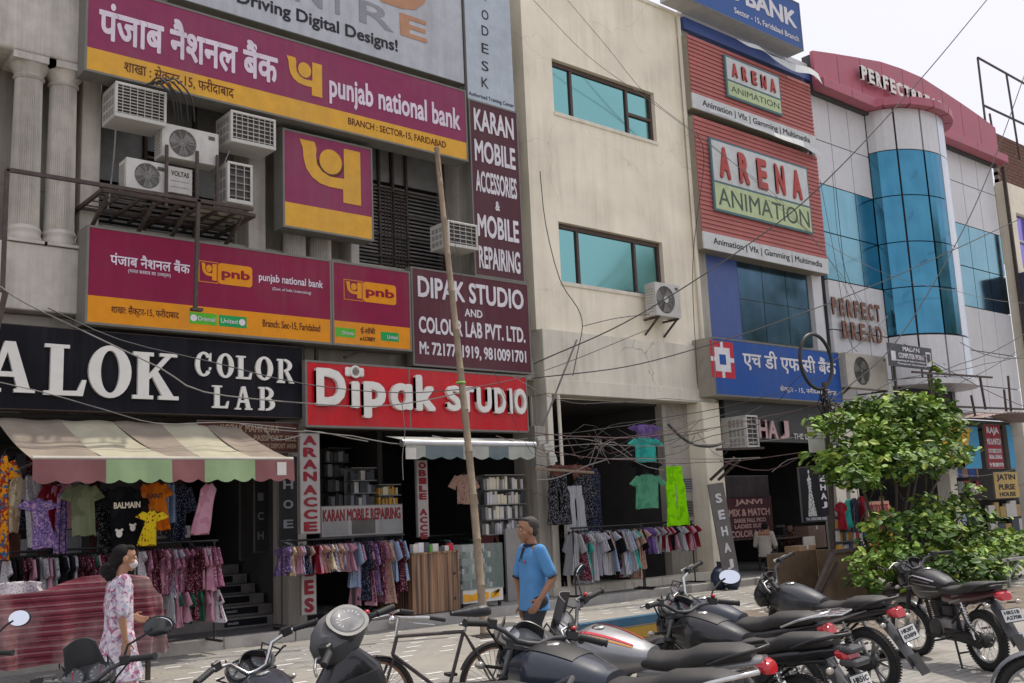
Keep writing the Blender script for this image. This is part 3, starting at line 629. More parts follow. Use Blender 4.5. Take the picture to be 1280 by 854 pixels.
t, (x0, x1, z0, z1) = board('shop_sign', (513, 333), (665, 468), Y, shade('maroon_vinyl_lower', '#5a2c37'), 'maroon studio and colour lab sign with phone numbers, behind the bamboo pole', d=.18, frame=S_gry)
lines(t, x0, x1, z0+.05, z1, Y, [('DIPAK STUDIO', 1.1, .95), ('AND', .42, .16), ('COLOUR LAB PVT. LTD.', .85, .95), ('', .08, 1), ('M: 7217711919, 9810091701', .75, .95)], S_white, .07)
# -- square bank sign
Y = 14.2
t, (x0, x1, z0, z1) = board('bank_sign', (353, 160), (467, 302), Y, S_mag, 'square purple bank sign with a big yellow emblem over a yellow band', d=.3, frame=S_gry)
fieldp('yellow_band', S_yel, t, x0+.03, x1-.03, z0+.03, z0+.42, Y)
logo(t, x0+.30, x1-.24, z0+.58, z1-.12, Y, S_yel, ring=S_dkred)
# -- lower bank sign, two boxes side by side
Y = 14.05
t, (x0, x1, z0, z1) = board('bank_sign', (109, 281), (415, 431), Y, S_mag2, 'deep magenta and orange lower bank sign, wide left box with the Hindi name', d=.4, frame=S_gry)
zb = z0+.40
fieldp('orange_band', S_yel2, t, x0+.03, x1-.03, z0+.03, zb, Y)
def px_(px, Y_=14.05): return at(px, 340, Y_).x
rowtext(t, 'पंजाब नैशनल बैंक', px_(137), px_(237), z0+.86, z0+1.05, Y, S_lil, .02)
rowtext(t, '(भारत सरकार का उपक्रम)', px_(160), px_(213), z0+.76, z0+.83, Y, S_lil, .008)
rowtext(t, 'शाखा: सैक्टर-15, फरीदाबाद', px_(140), px_(224), z0+.15, z0+.31, Y, S_dkred, .006)
def tag_row(t, u0, u1, u2, zc, h, Y, k=1.):
    for (a, c), m, s in (((u0, u1), S_lime, 'Oriental'), ((u1+.03, u2), S_green, 'United')):
        fieldp('tag', m, t, a, c, zc-h/2, zc+h/2, Y, .008); rowtext(t, s, a+(c-a)*.3 if s[0] == 'O' else a+.03, c-(.03 if s[0] == 'O' else (c-a)*.34), zc-h*.2, zc+h*.2, Y, S_white, .01, .010)
        cx = a+(c-a)*.15 if s[0] == 'O' else c-(c-a)*.17
        MB().prism([(cx+h*.3*cos(2*pi*q/14), zc+h*.3*sin(2*pi*q/14)) for q in range(14)], .002, (0, Y-.010, 0)).build('tag_mark', S_white, t)
tag_row(t, px_(237), px_(271), px_(308), z0+.22, .17, Y)
def pnb_mark(t, u0, u1, zc, h, Y):
    um = u0+(u1-u0)*.36
    fieldp('logo_outline', S_yel2, t, u0, um, zc-h/2, zc+h/2, Y, .008); fieldp('logo_ground', S_mag2, t, u0+.012, um-.012, zc-h/2+.012, zc+h/2-.012, Y, .010)
    logo(t, u0+.035, um-.03, zc-h*.38, zc+h*.4, Y, S_yel2, lift=.014, d=.003)
    b = MB(); r = h*.16; pts = []
    for cx, cz, a0 in ((u1-r, zc+h/2-r, 0), (um+r, zc+h/2-r, 90), (um+r, zc-h/2+r, 180), (u1-r, zc-h/2+r, 270)):
        pts += [(cx+r*cos(R_(a0+15*q)), cz+r*sin(R_(a0+15*q))) for q in range(7)]
    b.prism(pts, .0015, (0, Y-.008, 0)); b.build('logo_plate', S_yel2, t)
    rowtext(t, 'pnb', um+.05, u1-.04, zc-h*.3, zc+h*.26, Y, S_mred, .03, .011)
pnb_mark(t, px_(248), px_(315), z0+.93, .32, Y)
rowtext(t, 'punjab national bank', px_(323), px_(403), z0+.86, z0+1.02, Y, S_lil, .022)
rowtext(t, '(Govt. of India Undertaking)', px_(340), px_(388), z0+.76, z0+.82, Y, S_lil, .008)
rowtext(t, 'Branch: Sec-15, Faridabad', px_(328), px_(399), z0+.17, z0+.30, Y, S_dkred, .01)
t, (x0, x1, z0_, z1) = board('bank_sign', None, None, Y, S_mag2, 'deep magenta and orange lower bank sign, narrow right box marked e-LOBBY', rect=(x1+.012, at(512, 340, Y).x, z0, z1), d=.4, frame=S_gry)
fieldp('orange_band', S_yel2, t, x0+.03, x1-.03, z0+.03, zb, Y)
pnb_mark(t, px_(429), px_(494), z0+.93, .34, Y)
tag_row(t, px_(418), px_(441), px_(441)+.04, z0+.22, .16, Y) if False else None
for u0, u1, m, s in ((418, 442, S_lime, 'Oriental'), (474, 496, S_green, 'United')):
    fieldp('tag', m, t, px_(u0), px_(u1), z0+.14, z0+.29, Y, .008); rowtext(t, s, px_(u0)+.12, px_(u1)-.03, z0+.18, z0+.24, Y, S_white, .01, .010)
rowtext(t, 'ई-लॉबी', px_(449), px_(467), z0+.22, z0+.34, Y, S_dkred, .01); rowtext(t, 'e-LOBBY', px_(448), px_(467), z0+.11, z0+.18, Y, S_dkred, .02)

# -- black ALOK sign with raised serif letters
Y = 14.15
a, c = at(0, 511, Y), at(379, 524, Y)
t, (x0, x1, z0, z1) = board('shop_sign', None, None, Y, S_blk, 'long black sign with big white serif letters for a color lab', rect=(3.0, c.x, a.z, at(190, 419, Y).z), d=.25, side=M_rust)
GL = {  # serif glyphs as strokes: (points, width) on a unit square, v up
 'A': [([(.02, .0), (.36, 0), (.36, .07), (.02, .07)],), ([(.60, 0), (1.0, 0), (1.0, .07), (.60, .07)],), ([(.12, .07), (.23, .07), (.52, .98), (.44, .98), (.39, .98)],), ([(.66, .07), (.90, .07), (.60, 1), (.40, 1)],), ([(.24, .30), (.70, .30), (.68, .40), (.27, .40)],)],
 'L': [([(0, 0), (.92, 0), (1, .32), (.90, .32), (.78, .10), (0, .08)],), ([(.14, .07), (.44, .07), (.44, .93), (.14, .93)],), ([(0, .93), (.58, .93), (.58, 1), (0, 1)],)],
 'K': [([(0, 0), (.46, 0), (.46, .08), (0, .08)],), ([(.11, .08), (.36, .08), (.36, .92), (.11, .92)],), ([(0, .92), (.46, .92), (.46, 1), (0, 1)],), ([(.36, .42), (.36, .54), (.72, .93), (.86, .93), (.52, .56)],), ([(.60, .93), (1.0, .93), (1.0, 1), (.60, 1)],), ([(.42, .50), (.54, .62), (.92, .08), (.66, .08)],), ([(.58, 0), (1.04, 0), (1.04, .08), (.58, .08)],)],
 'R': [([(0, 0), (.46, 0), (.46, .08), (0, .08)],), ([(.10, .08), (.34, .08), (.34, .92), (.10, .92)],), ([(0, .92), (.34, .92), (.34, 1), (0, 1)],), ([(.44, .50), (.64, .50), (1.02, .0), (.74, .0)],)],
 'B': [([(0, 0), (.34, 0), (.34, .08), (0, .08)],), ([(.10, .08), (.34, .08), (.34, .92), (.10, .92)],), ([(0, .92), (.34, .92), (.34, 1), (0, 1)],)],
 'O': [], 'C': []}
def ringpoly(b, P, d, O, cu, cv, ru, rv, tu, tv, a0=0, a1=360):
    n = 28; vs = []; full = a1-a0 >= 360; m_ = n if full else n+1
    for k in range(m_):
        a = R_(a0+(a1-a0)*k/n)
        for s in (0, 1): u, v = cu+(ru-s*tu)*cos(a), cv+(rv-s*tv)*sin(a); p = P(u, v); vs += [(p[0], O, p[1]), (p[0], O-d, p[1])]
    fs = []
    for k in range(n if full else m_-1):
        i, j = 4*k, 4*((k+1) % m_); fs += [(i+1, j+1, j+3, i+3), (i, i+2, j+2, j), (i, j, j+1, i+1), (i+2, i+3, j+3, j+2)]
    if not full: fs += [(0, 1, 3, 2), (4*(m_-1), 4*(m_-1)+2, 4*(m_-1)+3, 4*(m_-1)+1)]
    b.add(vs, fs)
def serif(t, ch, X0, X1, Z0, Z1, Y, m=S_lett3d, d=.05):
    b = MB(); P = lambda u, v: (X0+u*(X1-X0), Z0+v*(Z1-Z0)); k = 0
    for (poly,) in GL[ch]: b.prism([P(*q) for q in poly], d+.0012*k, (0, Y, 0)); k += 1
    dd = d+.0012*k
    if ch == 'O': ringpoly(b, P, dd, Y, .5, .5, .5, .52, .28, .10)
    if ch == 'C': ringpoly(b, P, dd, Y, .52, .5, .52, .52, .28, .10, 38, 322); b.prism([P(.80, .62), P(.98, .62), P(.98, .98), P(.90, .98)], dd+.001, (0, Y, 0)); b.prism([P(.84, .2), P(.98, .3), P(.98, .38), P(.86, .38)], dd+.001, (0, Y, 0))
    if ch in 'RB': ringpoly(b, P, dd, Y, .40, .74, .48, .27, .24, .09, -90, 90)
    if ch == 'B': ringpoly(b, P, dd+.001, Y, .42, .27, .54, .28, .26, .09, -90, 90)
    return b.build('letter', m, t)
Yl = Y-.006
for ch, u0, u1, v0, v1 in (('A', -22, 42, 425, 492), ('L', 55, 106, 430, 496), ('O', 110, 162, 432, 498), ('K', 165, 219, 440, 501), ('C', 243, 263, 440, 471), ('O', 270, 291, 442, 473), ('L', 294, 314, 445, 475), ('O', 318, 340, 446, 476), ('R', 345, 366, 449, 480), ('L', 264, 285, 482, 511), ('A', 292, 314, 483, 513), ('B', 322, 343, 484, 514)):
    p, q = at(u0, v0, Y), at(u1, v1, Y); serif(t, ch, p.x, q.x, q.z, p.z, Yl, d=.05 if v1-v0 > 50 else .035)
# the brace behind the board and beige strip above
t2 = thing('steel_brace', (8, 14.5, 4.3), 'rusty steel angle bracing between the magenta sign and the red studio sign', 'brace')
b = MB(); b.bar(at(430, 447, 14.3), at(455, 438, 14.3), .04); b.bar((8.0, 14.4, 4.2), (8.0, 14.4, 4.55), .05); b.bar((8.25, 14.4, 4.2), (8.25, 14.4, 4.55), .05); b.build('angle_bars', M_rust, t2)

# -- red studio sign with thick raised letters
Y = 14.05
t, (x0, x1, z0, z1) = board('shop_sign', (381, 450), (661, 541), Y, S_red, 'bright red studio sign with thick white raised letters and a small camera emblem', d=.22, frame=S_gry)
boxp('seam', S_gry, t, at(512, 500, Y).x-.012, at(512, 500, Y).x+.012, Y-.008, Y-.0045, z0+.03, z1-.03)
def raised(t, body, u0, v0, u1, v1, Y, m, d=.07, bold=.05, name='letter'):
    p, q = at(u0, v0, Y), at(u1, v1, Y); b = MB(); letters(b, body, p.x, q.x, q.z, p.z, (0, Y-.005, 0), d=d, bold=bold); return b.build(name, m, t)
for ch, u0, v0, u1, v1 in (('D', 392, 460, 430, 509), ('ı', 436, 477, 447, 511), ('p', 451, 477, 480, 524), ('ɑ', 485, 479, 513, 514), ('k', 516, 469, 542, 515), ('S', 555, 482, 574, 515), ('T', 573, 483, 590, 516), ('U', 592, 484, 612, 517), ('D', 614, 485, 630, 518), ('I', 633, 486, 638, 518), ('O', 639, 486, 656, 519)):
    raised(t, ch, u0, v0, u1, v1, Y, S_lett3d, bold=.045)
p, q = at(430, 459, Y), at(454, 472, Y); b = MB(); b.box(p.x, q.x, Y-.05, Y-.005, q.z, p.z); cx, cz = (p.x+q.x)/2, (p.z+q.z)/2; b.build('camera_emblem', S_lett3d, t, bevel=.02); MB().torus((cx, Y-.055, cz), .085, .02, 'y').build('camera_lens', S_lett3d, t); MB().cyl((cx, Y-.07, cz), (cx, Y-.05, cz), .05).build('camera_lens', S_gry, t)

# -- bank signs on the right building
Y = 13.95
t, (x0, x1, z0, z1) = board('bank_sign', (889, 421), (1054, 505), Y, S_hblue, 'blue bank sign with a red and white square emblem and Hindi lettering', d=.55, side=shade('sign_cream_side', '#9b958a'), frame=S_gry)
lx0, lx1 = at(888, 460, Y).x+.03, at(918, 460, Y).x; lz1, lz0 = z1-.08, z1-.08-(lx1-lx0)
fieldp('emblem_ground', S_hred, t, lx0, lx1, lz0, lz1, Y, .008); s_ = (lx1-lx0)
for a, c, e, f, m, l in ((.44, .56, 0, 1, S_white, .010), (0, 1, .44, .56, S_white, .0115), (.17, .83, .17, .83, S_white, .013), (.36, .64, .36, .64, S_hblue, .015)): fieldp('emblem', m, t, lx0+a*s_, lx0+c*s_, lz0+e*s_, lz0+f*s_, Y, l)
rowtext(t, 'एच डी एफ सी बैंक', at(929, 460, Y).x, at(1045, 465, Y).x, z0+.62, z0+1.12, Y, S_white, .022)
rowtext(t, 'सेक्टर - 15, फरीदाबाद शाखा', at(975, 490, Y).x, at(1045, 490, Y).x, z0+.16, z0+.34, Y, S_white, .01)
t, (x0, x1, z0, z1) = board('bank_sign', None, None, 14.0, S_hblue2, 'faded blue bank sign on the roof edge with white English lettering', rect=(at(846, 0, 14).x, at(1004, 60, 14).x, at(1004, 64, 14).z, at(1004, 64, 14).z+1.35), d=.5, side=shade('pale_sign_side', '#b0b0ae'), frame=S_gry)
Y = 14.0
rowtext(t, 'HDFC BANK', at(855, 0, Y).x, at(996, 35, Y).x, z0+.55, z0+1.05, Y, S_white, .04)
rowtext(t, 'Sector - 15, Faridabad Branch', at(918, 20, Y).x, at(998, 50, Y).x, z0+.18, z0+.36, Y, S_white, .02)
# -- arena boards on horizontal siding
def siding(p0, p1, rect, Y, label, ln, zoff):
    t = thing('siding_sign', ((rect[0]+rect[1])/2, Y+.2, rect[2]), label, 'sign'); x0, x1, z0, z1 = rect
    boxp('box', shade('siding_side', '#8d8577'), t, x0, x1, Y+.03, Y+.5, z0, z1)
    n = int((z1-z0-ln)/.105); h = (z1-z0-ln)/n
    for i in range(n): b = MB(); z = z0+ln+i*h; b.add([(x0+.01, Y, z+.008), (x1-.01, Y, z+.008), (x1-.01, Y+.022, z+h), (x0+.01, Y+.022, z+h), (x0+.01, Y+.029, z+.008), (x1-.01, Y+.029, z+.008), (x1-.01, Y+.029, z+h), (x0+.01, Y+.029, z+h)], [(0, 1, 2, 3), (4, 7, 6, 5), (0, 4, 5, 1), (3, 2, 6, 7), (0, 3, 7, 4), (1, 5, 6, 2)]); b.build('plank', M_redsid, t)
    boxp('white_strip', S_argw, t, x0+.005, x1-.005, Y-.01, Y+.028, z0, z0+ln)
    return t
def arena(t, u0, v0, u1, v1, Y, rect=None):
    x0, x1, z0, z1 = rect; boxp('plaque_border', S_teal, t, x0, x1, Y-.05, Y-.002, z0, z1)
    zm = z0+(z1-z0)*.40; boxp('plaque', S_argw, t, x0+.05, x1-.05, Y-.058, Y-.051, zm+.025, z1-.05); boxp('plaque_lower', S_arg, t, x0+.05, x1-.05, Y-.058, Y-.051, z0+.05, zm-.025)
    for i, ch in enumerate('ARENA'): w_ = (x1-x0-.3)/5; b = MB(); letters(b, ch, x0+.18+i*w_+w_*.12, x0+.18+i*w_+w_*.66, zm+.12, z1-.17, (0, Y-.058, 0), d=.035, bold=.05); b.build('letter', S_arred, t)
    rowtext(t, 'ANIMATION', x0+.15, x1-.13, z0+.15, zm-.12, Y-.058, S_grlet, .004, 0)
Y = 14.3
t = siding(None, None, (18.2, 23.25, 10.84, 12.69), Y, 'smaller upper red siding board with a pale green plaque, under the roof bank sign', .37, 0)
arena(t, 0, 0, 0, 0, Y, (19.5, 21.75, 11.42, 12.5)); rowtext(t, 'Animation | Vfx | Gamming | Multimedia', 18.55, 22.95, 10.92, 11.12, Y-.01, S_ink, .012, .002)
t = siding(None, None, (18.2, 23.25, 7.46, 10.66), Y, 'large lower red siding board with a big pale green plaque above blue dusty glass', .40, 0)
arena(t, 0, 0, 0, 0, Y, (18.66, 22.62, 8.42, 10.2)); rowtext(t, 'Animation | Vfx | Gamming | Multimedia', 18.55, 22.95, 7.56, 7.76, Y-.01, S_ink, .012, .002)
# torn flex banner drooping above the boards
t = thing('torn_banner', (22, 14.2, 12.7), 'torn white flex banner sagging between the roof bank sign and the smaller red siding board', 'banner')
b = MB(); b.grid(lambda u, v: (19.9+u*3.5, 14.15-.06*sin(u*9)-.1*v, 12.98-v*(.10+.22*u+.04*sin(u*13))-.02*sin(u*20)), 24, 5, thick=.006); b.build('sheet', S_argw, t)
t = thing('torn_banner', (21.5, 14.2, 10.7), 'loose white flex strip sagging along the bottom of the smaller red siding board', 'banner')
b = MB(); b.grid(lambda u, v: (18.6+u*4.6, 14.2-.08*v-.03*sin(u*11), 10.86-v*(.10+.16*u*u)+.02*sin(u*17)), 24, 4, thick=.006); b.build('sheet', S_argw, t)
# raised letters on the bakery building
Yc = 14.22
for i, ch in enumerate('PERFECTBREAD'):
    u = 1079+i*8.9 if i < 7 else 1141+(i-7)*8.5
    p = at(u, 104+(i*3.55), Yc); w_ = .30; zz = 13.40
    o_ = thing('sign_letter', (p.x, Yc, zz), 'raised white letter %s, %s letter of the %s word on the pink crown' % (ch, ('first', 'second', 'third', 'fourth', 'fifth', 'sixth', 'last')[i if i < 7 else (i-7 if i < 11 else 6)], 'first' if i < 7 else 'second'), 'letter', 'white letters on the pink crown')
    b = MB(); letters(b, ch, p.x-w_/2+.02, p.x+w_/2+.02, zz+.0, zz+.45, (0, Yc, 0), d=.06, bold=.05); b.build('letter_body', S_lett3d, o_)
Yc = 14.52
M_bl = mat('brown_metal_letter', (.20, .085, .05), .45, var=.2)
for word, z_, u0, u1 in (('PERFECT', at(1070, 388, 14.55).z, 1038, 1100), ('BREAD', at(1070, 415, 14.55).z, 1048, 1100)):
    xa, xb = at(u0, 400, 14.55).x, at(u1, 400, 14.55).x; n_ = len(word)
    for i, ch in enumerate(word):
        x = xa+(xb-xa)*(i+.5)/n_; w_ = (xb-xa)/n_*.66
        o_ = thing('sign_letter', (x, Yc, z_-.25), 'brown raised letter %s, %s of the %s word on white wall panels' % (ch, ('first', 'second', 'third', 'fourth', 'fifth', 'sixth', 'seventh')[i], 'upper' if word[0] == 'P' else 'lower'), 'letter', 'brown letters on the white panels')
        b = MB(); letters(b, ch, x-w_/2, x+w_/2, z_-.24, z_+.24, (0, Yc, 0), d=.03, bold=.04); b.build('letter_body', M_bl, o_)
# ================================================================== air conditioners
def fan_grille(t, c, r, m_ring, ax='y', n=9):
    b = MB()
    for k in range(n): b.torus(c, r*(k+1)/n, .004, 'y', N=28, n=4)
    for k in range(10):
        a = 2*pi*k/10; b.bar((c[0]+.03*cos(a), c[1]-.003, c[2]+.03*sin(a)), (c[0]+r*cos(a), c[1]-.003, c[2]+r*sin(a)), .007)
    b.build('fan_grille', m_ring, t)
def fan(t, c, r, m, y):
    b = MB()
    for k in range(3):
        a0 = 2*pi*k/3+.4; b.grid(lambda u, v: (c[0]+(.05+(r*.9-.05)*v)*cos(a0+u*1.25-.2*v), y+.03*u, c[2]+(.05+(r*.9-.05)*v)*sin(a0+u*1.25-.2*v)), 5, 4, thick=.006)
    b.cyl((c[0], y-.01, c[2]), (c[0], y+.03, c[2]), .06); b.build('fan', m, t)
def split_ac(p0, p1, Y, label, m=None, side=0., bracket=True, fan_u=.36, hub=False):
    """outdoor unit, p0/p1 = corners of its front face"""
    m = m or M_ac; a, c = at(p0[0], p0[1], Y), at(p1[0], p1[1], Y); x0, x1, z0, z1 = a.x, c.x, c.z, a.z; D = .3
    t = thing('air_conditioner', ((x0+x1)/2, Y+D, z0), label, 'air conditioner')
    b = MB(); H_ = z1-z0; cx = x0+(x1-x0)*fan_u; r = H_*.41; cz = (z0+z1)/2
    b.box(x0, x1, Y+.04, Y+D, z0, z1); b.build('casing', m, t, bevel=.012)
    b = MB(); n = 28                       # front plate with a round opening
    ring = [(cx+r*cos(2*pi*k/n), cz+r*sin(2*pi*k/n)) for k in range(n)]
    out = []
    for k in range(n):
        ca, sa = cos(2*pi*k/n), sin(2*pi*k/n); s_ = min(((x1-cx) if ca > 0 else (cx-x0))/max(abs(ca), 1e-6), (H_/2)/max(abs(sa), 1e-6)); out.append((cx+ca*s_, cz+sa*s_))
    vs = [(u, Y, v) for u, v in ring]+[(u, Y, v) for u, v in out]+[(u, Y+.035, v) for u, v in ring]
    b.add(vs, [(k, (k+1) % n, n+(k+1) % n, n+k) for k in range(n)]+[(k, 2*n+k, 2*n+(k+1) % n, (k+1) % n) for k in range(n)]); 
    for u, v in ((x0, z0), (x1-.001, z0), (x0, z1-.001)): pass
    b.box(x0, x1, Y+.002, Y+.038, z1-.012, z1); b.box(x0, x1, Y+.002, Y+.038, z0, z0+.012); b.box(x1-(x1-cx-r)*.9, x1, Y+.001, Y+.037, z0+.012, z1-.012); b.box(x0, x0+(cx-r-x0)*.9, Y+.001, Y+.037, z0+.012, z1-.012); b.build('front_plate', m, t)
    MB().cyl((cx, Y+.036, cz), (cx, Y+.039, cz), r*1.0, 28).build('fan_recess', M_acd, t)
    fan(t, (cx, 0, cz), r, M_steel, Y+.014); fan_grille(t, (cx, Y-.004, cz), r, M_steel if m is not M_acb else M_acd)
    if hub: MB().cyl((cx, Y-.02, cz), (cx, Y-.006, cz), r*.24).build('hub_cap', M_ac, t)
    b = MB(); 
    for k in range(9): z = z0+H_*(.12+.085*k); b.box(x0-.006, x0-.001, Y+.06, Y+D-.03, z, z+.012)
    b.build('side_grille', M_steel, t)
    for k in range(3): 
        x = x1-.03-.05*k
        boxp('vent_rib', m, t, x-.006, x+.006, Y-.004, Y-.001+.001, z0+H_*.15, z0+H_*.55)
    boxp('nameplate', M_acd, t, x1-.16, x1-.06, Y-.003, Y-.0005, z1-.12, z1-.06)
    if bracket:
        b = MB()
        for xx in (x0+.1, x1-.1): b.bar((xx, Y+.0, z0-.025), (xx, 14.6 if Y > 13.5 else Y+.6, z0-.025), .04); b.bar((xx, Y+.05, z0-.03), (xx, min(14.6, Y+.55), z0-.35), .035)
        b.build('bracket', M_rust, t)
    return t
def window_ac(p0, p1, Y, label, D=.55, m=None, tilt=0, slats=8, cols=7, open_=False):
    m = m or M_ac; a, c = at(p0[0], p0[1], Y), at(p1[0], p1[1], Y); x0, x1, z0, z1 = a.x, c.x, c.z, a.z
    t = thing('air_conditioner', ((x0+x1)/2, Y+D, z0), label, 'air conditioner'); W_ = .035
    b = MB(); b.box(x0, x1, Y+.03, Y+D, z0, z0+.02); b.box(x0, x1, Y+.03, Y+D, z1-.02, z1); b.box(x0, x0+.015, Y+.03, Y+D, z0+.02, z1-.02); b.box(x1-.015, x1, Y+.03, Y+D, z0+.02, z1-.02); b.build('casing', m, t, bevel=.004)
    b = MB(); b.box(x0-.004, x1+.004, Y, Y+.029, z0-.004, z0+W_*1.6); b.box(x0-.004, x1+.004, Y, Y+.029, z1-W_, z1+.004); b.box(x0-.004, x0+W_, Y+.001, Y+.029, z0+W_*1.6, z1-W_); b.box(x1-W_, x1+.004, Y+.001, Y+.029, z0+W_*1.6, z1-W_); b.build('front_frame', m, t, bevel=.006)
    boxp('coil', M_acd, t, x0+.02, x1-.02, Y+.06, Y+.1, z0+.03, z1-.03)
    iz0, iz1 = z0+W_*1.6, z1-W_
    for k in range(slats):
        z = iz0+(iz1-iz0)*(k+.5)/slats; MB().obox(((x0+x1)/2, Y+.03, z), ((x1-x0)/2-W_-.002, 0, 0), (0, .012, .008), (0, -.002, .004)).build('slat', M_steel if open_ else m, t)
    b = MB()
    for k in range(1, cols): x = x0+(x1-x0)*k/cols; b.box(x-.004, x+.004, Y+.008, Y+.014, iz0, iz1)
    b.build('grille_bars', m, t)
    b = MB()
    for k in range(4):
        for q in range(3): b.box(x0-.004, x0-.001, Y+.08+k*.11, Y+.16+k*.11, z0+.06+q*(z1-z0-.1)/3, z0+.02+(q+1)*(z1-z0-.1)/3)
    b.build('side_vents', M_steel, t)
    return t
window_ac((145, 101), (208, 158), 14.0, 'white window air conditioner, leftmost, next to the pilaster under the long purple sign', slats=9)
split_ac((203, 153), (273, 208), 14.1, 'small white outdoor fan unit between the two white window air conditioners', bracket=False)
window_ac((289, 137), (345, 188), 14.0, 'white window air conditioner just left of the square purple bank sign', slats=6, cols=8)
split_ac((158, 196), (210, 243), 14.1, 'rusty outdoor fan unit standing at the left end of the steel platform', bracket=False, fan_u=.5)
t = thing('ac_cover_panel', (6.6, 14.2, 6.5), 'white papered panel standing on the steel platform behind the uprights', 'panel')
a, c = at(210, 207, 14.2), at(240, 245, 14.2); boxp('panel_sheet', M_ac, t, a.x, c.x, 14.2, 14.24, c.z, a.z); b = MB(); letters(b, 'VOLTAS', a.x+.05, c.x-.05, a.z-.14, a.z-.06, (0, 14.2, 0), d=.003, bold=.03); b.build('lettering', M_acd, t)
for k in range(3): boxp('paper_line', M_acd, t, a.x+.04, c.x-.05, 14.197, 14.2, a.z-.22-.09*k, a.z-.215-.09*k)
window_ac((285, 201), (316, 257), 14.0, 'tall narrow white framed cooler unit turned on its side at the platform right end', slats=5, cols=3, open_=True, D=.5)
split_ac((818, 352), (852, 398), 14.15, 'white outdoor fan unit under the lower teal window of the white building', hub=True, fan_u=.4)
split_ac((1056, 440), (1112, 488), 13.75, 'beige outdoor fan unit between the blue Hindi bank sign and the grey computer board', m=M_acb, fan_u=.36)
window_ac((560, 275), (598, 313), 13.95, 'grimy window air conditioner behind the bamboo pole beside the louvred grilles', slats=5, cols=5)
window_ac((932, 519), (950, 560), 13.9, 'dusty window air conditioner with glass green side above the leaning white letter board', slats=6, cols=2, D=.7)
# ------------------------------------------------------------------ steel platform and hanging sign frame
t = thing('steel_platform', (6.5, 14.5, 6.3), 'rusty steel platform carrying outdoor fan units above the deep magenta sign', 'platform')
Yp = 13.75; q0, q1 = at(128, 246, Yp), at(318, 262, Yp); zp = (q0.z+q1.z)/2
b = MB(); b.bar((q0.x, Yp, zp), (q1.x, Yp, zp), .05); b.bar((q0.x, 14.7, zp), (q1.x, 14.7, zp), .04); 
for k in range(9): x = q0.x+(q1.x-q0.x)*k/8; b.bar((x, Yp, zp), (x, 15.1, zp), .035 if k % 4 else .05)
for k in range(5): y = Yp+.25*k+.1; b.bar((q0.x, y, zp+.02), (q1.x, y, zp+.02), .02)
b.build('deck_frame', M_rust, t)
for x in (q0.x+.1, q0.x+.75, q1.x-1.0, q1.x-.15): MB().bar((x, Yp+.1, zp-.03), (x-.05, 15.1, zp-.75), .045).build('strut', M_rust, t)
for u in (243, 268, 205): p = at(u, 200, 14.15); MB().bar((p.x, 14.05, zp), (p.x, 14.05, zp+.95), .04).build('upright', M_rust, t)
boxp('tray', M_acb, t, q1.x-.8, q1.x-.1, 13.9, 14.6, zp+.03, zp+.05)
t = thing('empty_steel_frame', (3.5, 13.6, 4.5), 'empty rusty frame of angle bars hanging in front of columns and magenta sign', 'steel frame')
Yf = 13.6
for a_, c_, w_ in (((8, 212), (316, 262), .05), ((9, 212), (3, 365), .05), ((248, 250), (244, 385), .05), ((7, 365), (-6, 420), .06)): MB().bar(at(*a_, Yf), at(*c_, Yf), w_).build('angle_bar', M_rust, t)
p = at(244, 387, Yf); MB().box(p.x-.06, p.x+.1, Yf-.05, Yf+.05, p.z-.02, p.z+.02).build('foot_plate', M_rust, t)
# ------------------------------------------------------------------ bamboo pole
t = thing('bamboo_pole', (at(605, 790, 12.2).x, 12.2, 0), 'tall grey bamboo pole leaning in front of the red studio sign', 'pole')
M_bam = mat('weathered_bamboo', (.25, .195, .135), .8, var=.25, sc_=8, bump=.3)
pt, pb = at(548, 188, 13.3), onz(606, 793, 0); pts = []; rs = []
N_ = 13
for k in range(N_):
    f = k/(N_-1); p = pb.lerp(pt, f)+Vector((.03*sin(f*5), 0, 0)); r = .062-.018*f
    for dz, q in ((0, 1.0), (.02, 1.16), (.04, 1.0)): pts.append(p+(pt-pb).normalized()*dz); rs.append(r*q)
MB().tube(pts, rs, 12).build('culm', M_bam, t)
p = pb.lerp(pt, .475); MB().torus(p, .062, .018, 'z', N=16, n=6).build('green_tie', mat('green_twine', (.25, .5, .1), .8), t)
# ------------------------------------------------------------------ curved-top cable pole with wire coil
t = thing('utility_pole', (at(1040, 755, 11.2).x, 11.2, 0), 'rusty steel utility pole with coiled cable ring beside the small tree', 'pole')
Yq = 11.2; pl = [at(1046, 770, Yq), at(1040, 640, Yq), at(1034, 510, Yq), at(1030, 478, Yq)]; pl[0].z = 0
MB().tube(pl, .05, 10).build('post', M_rust, t)
c0 = at(1020, 450, Yq); b = MB()
b.torus((c0.x, Yq, at(1020, 452, Yq).z), .54, .035, 'y', N=40, n=8); b.build('cable_ring', M_black, t)
b = MB(); random.seed(3); q = at(1032, 502, Yq)
for k in range(34):
    a = q+Vector((random.uniform(-.16, .16), random.uniform(-.1, .1), random.uniform(-.3, .22))); b.tube([a, a+Vector((random.uniform(-.14, .14), random.uniform(-.08, .08), random.uniform(-.25, .1))), a+Vector((random.uniform(-.2, .2), 0, random.uniform(-.3, .1)))], .012, 5)
b.build('cable_knot', M_black, t)
for u0, v0, u1, v1, lab in ((1009, 532, 1032, 566, 'white paper notice tied to the utility pole, left side'), (1037, 540, 1048, 557, 'white paper notice tied to the utility pole, right side')):
    a, c = at(u0, v0, 11.1), at(u1, v1, 11.1); n_ = thing('notice', (a.x, 11.1, c.z), lab, 'notice'); boxp('sheet', S_paper, n_, a.x, c.x, 11.1, 11.11, c.z, a.z); 
    for k in range(4): boxp('print_line', S_fgry, n_, a.x+.03, c.x-.03, 11.096, 11.099, a.z-.07-.06*k, a.z-.055-.06*k)
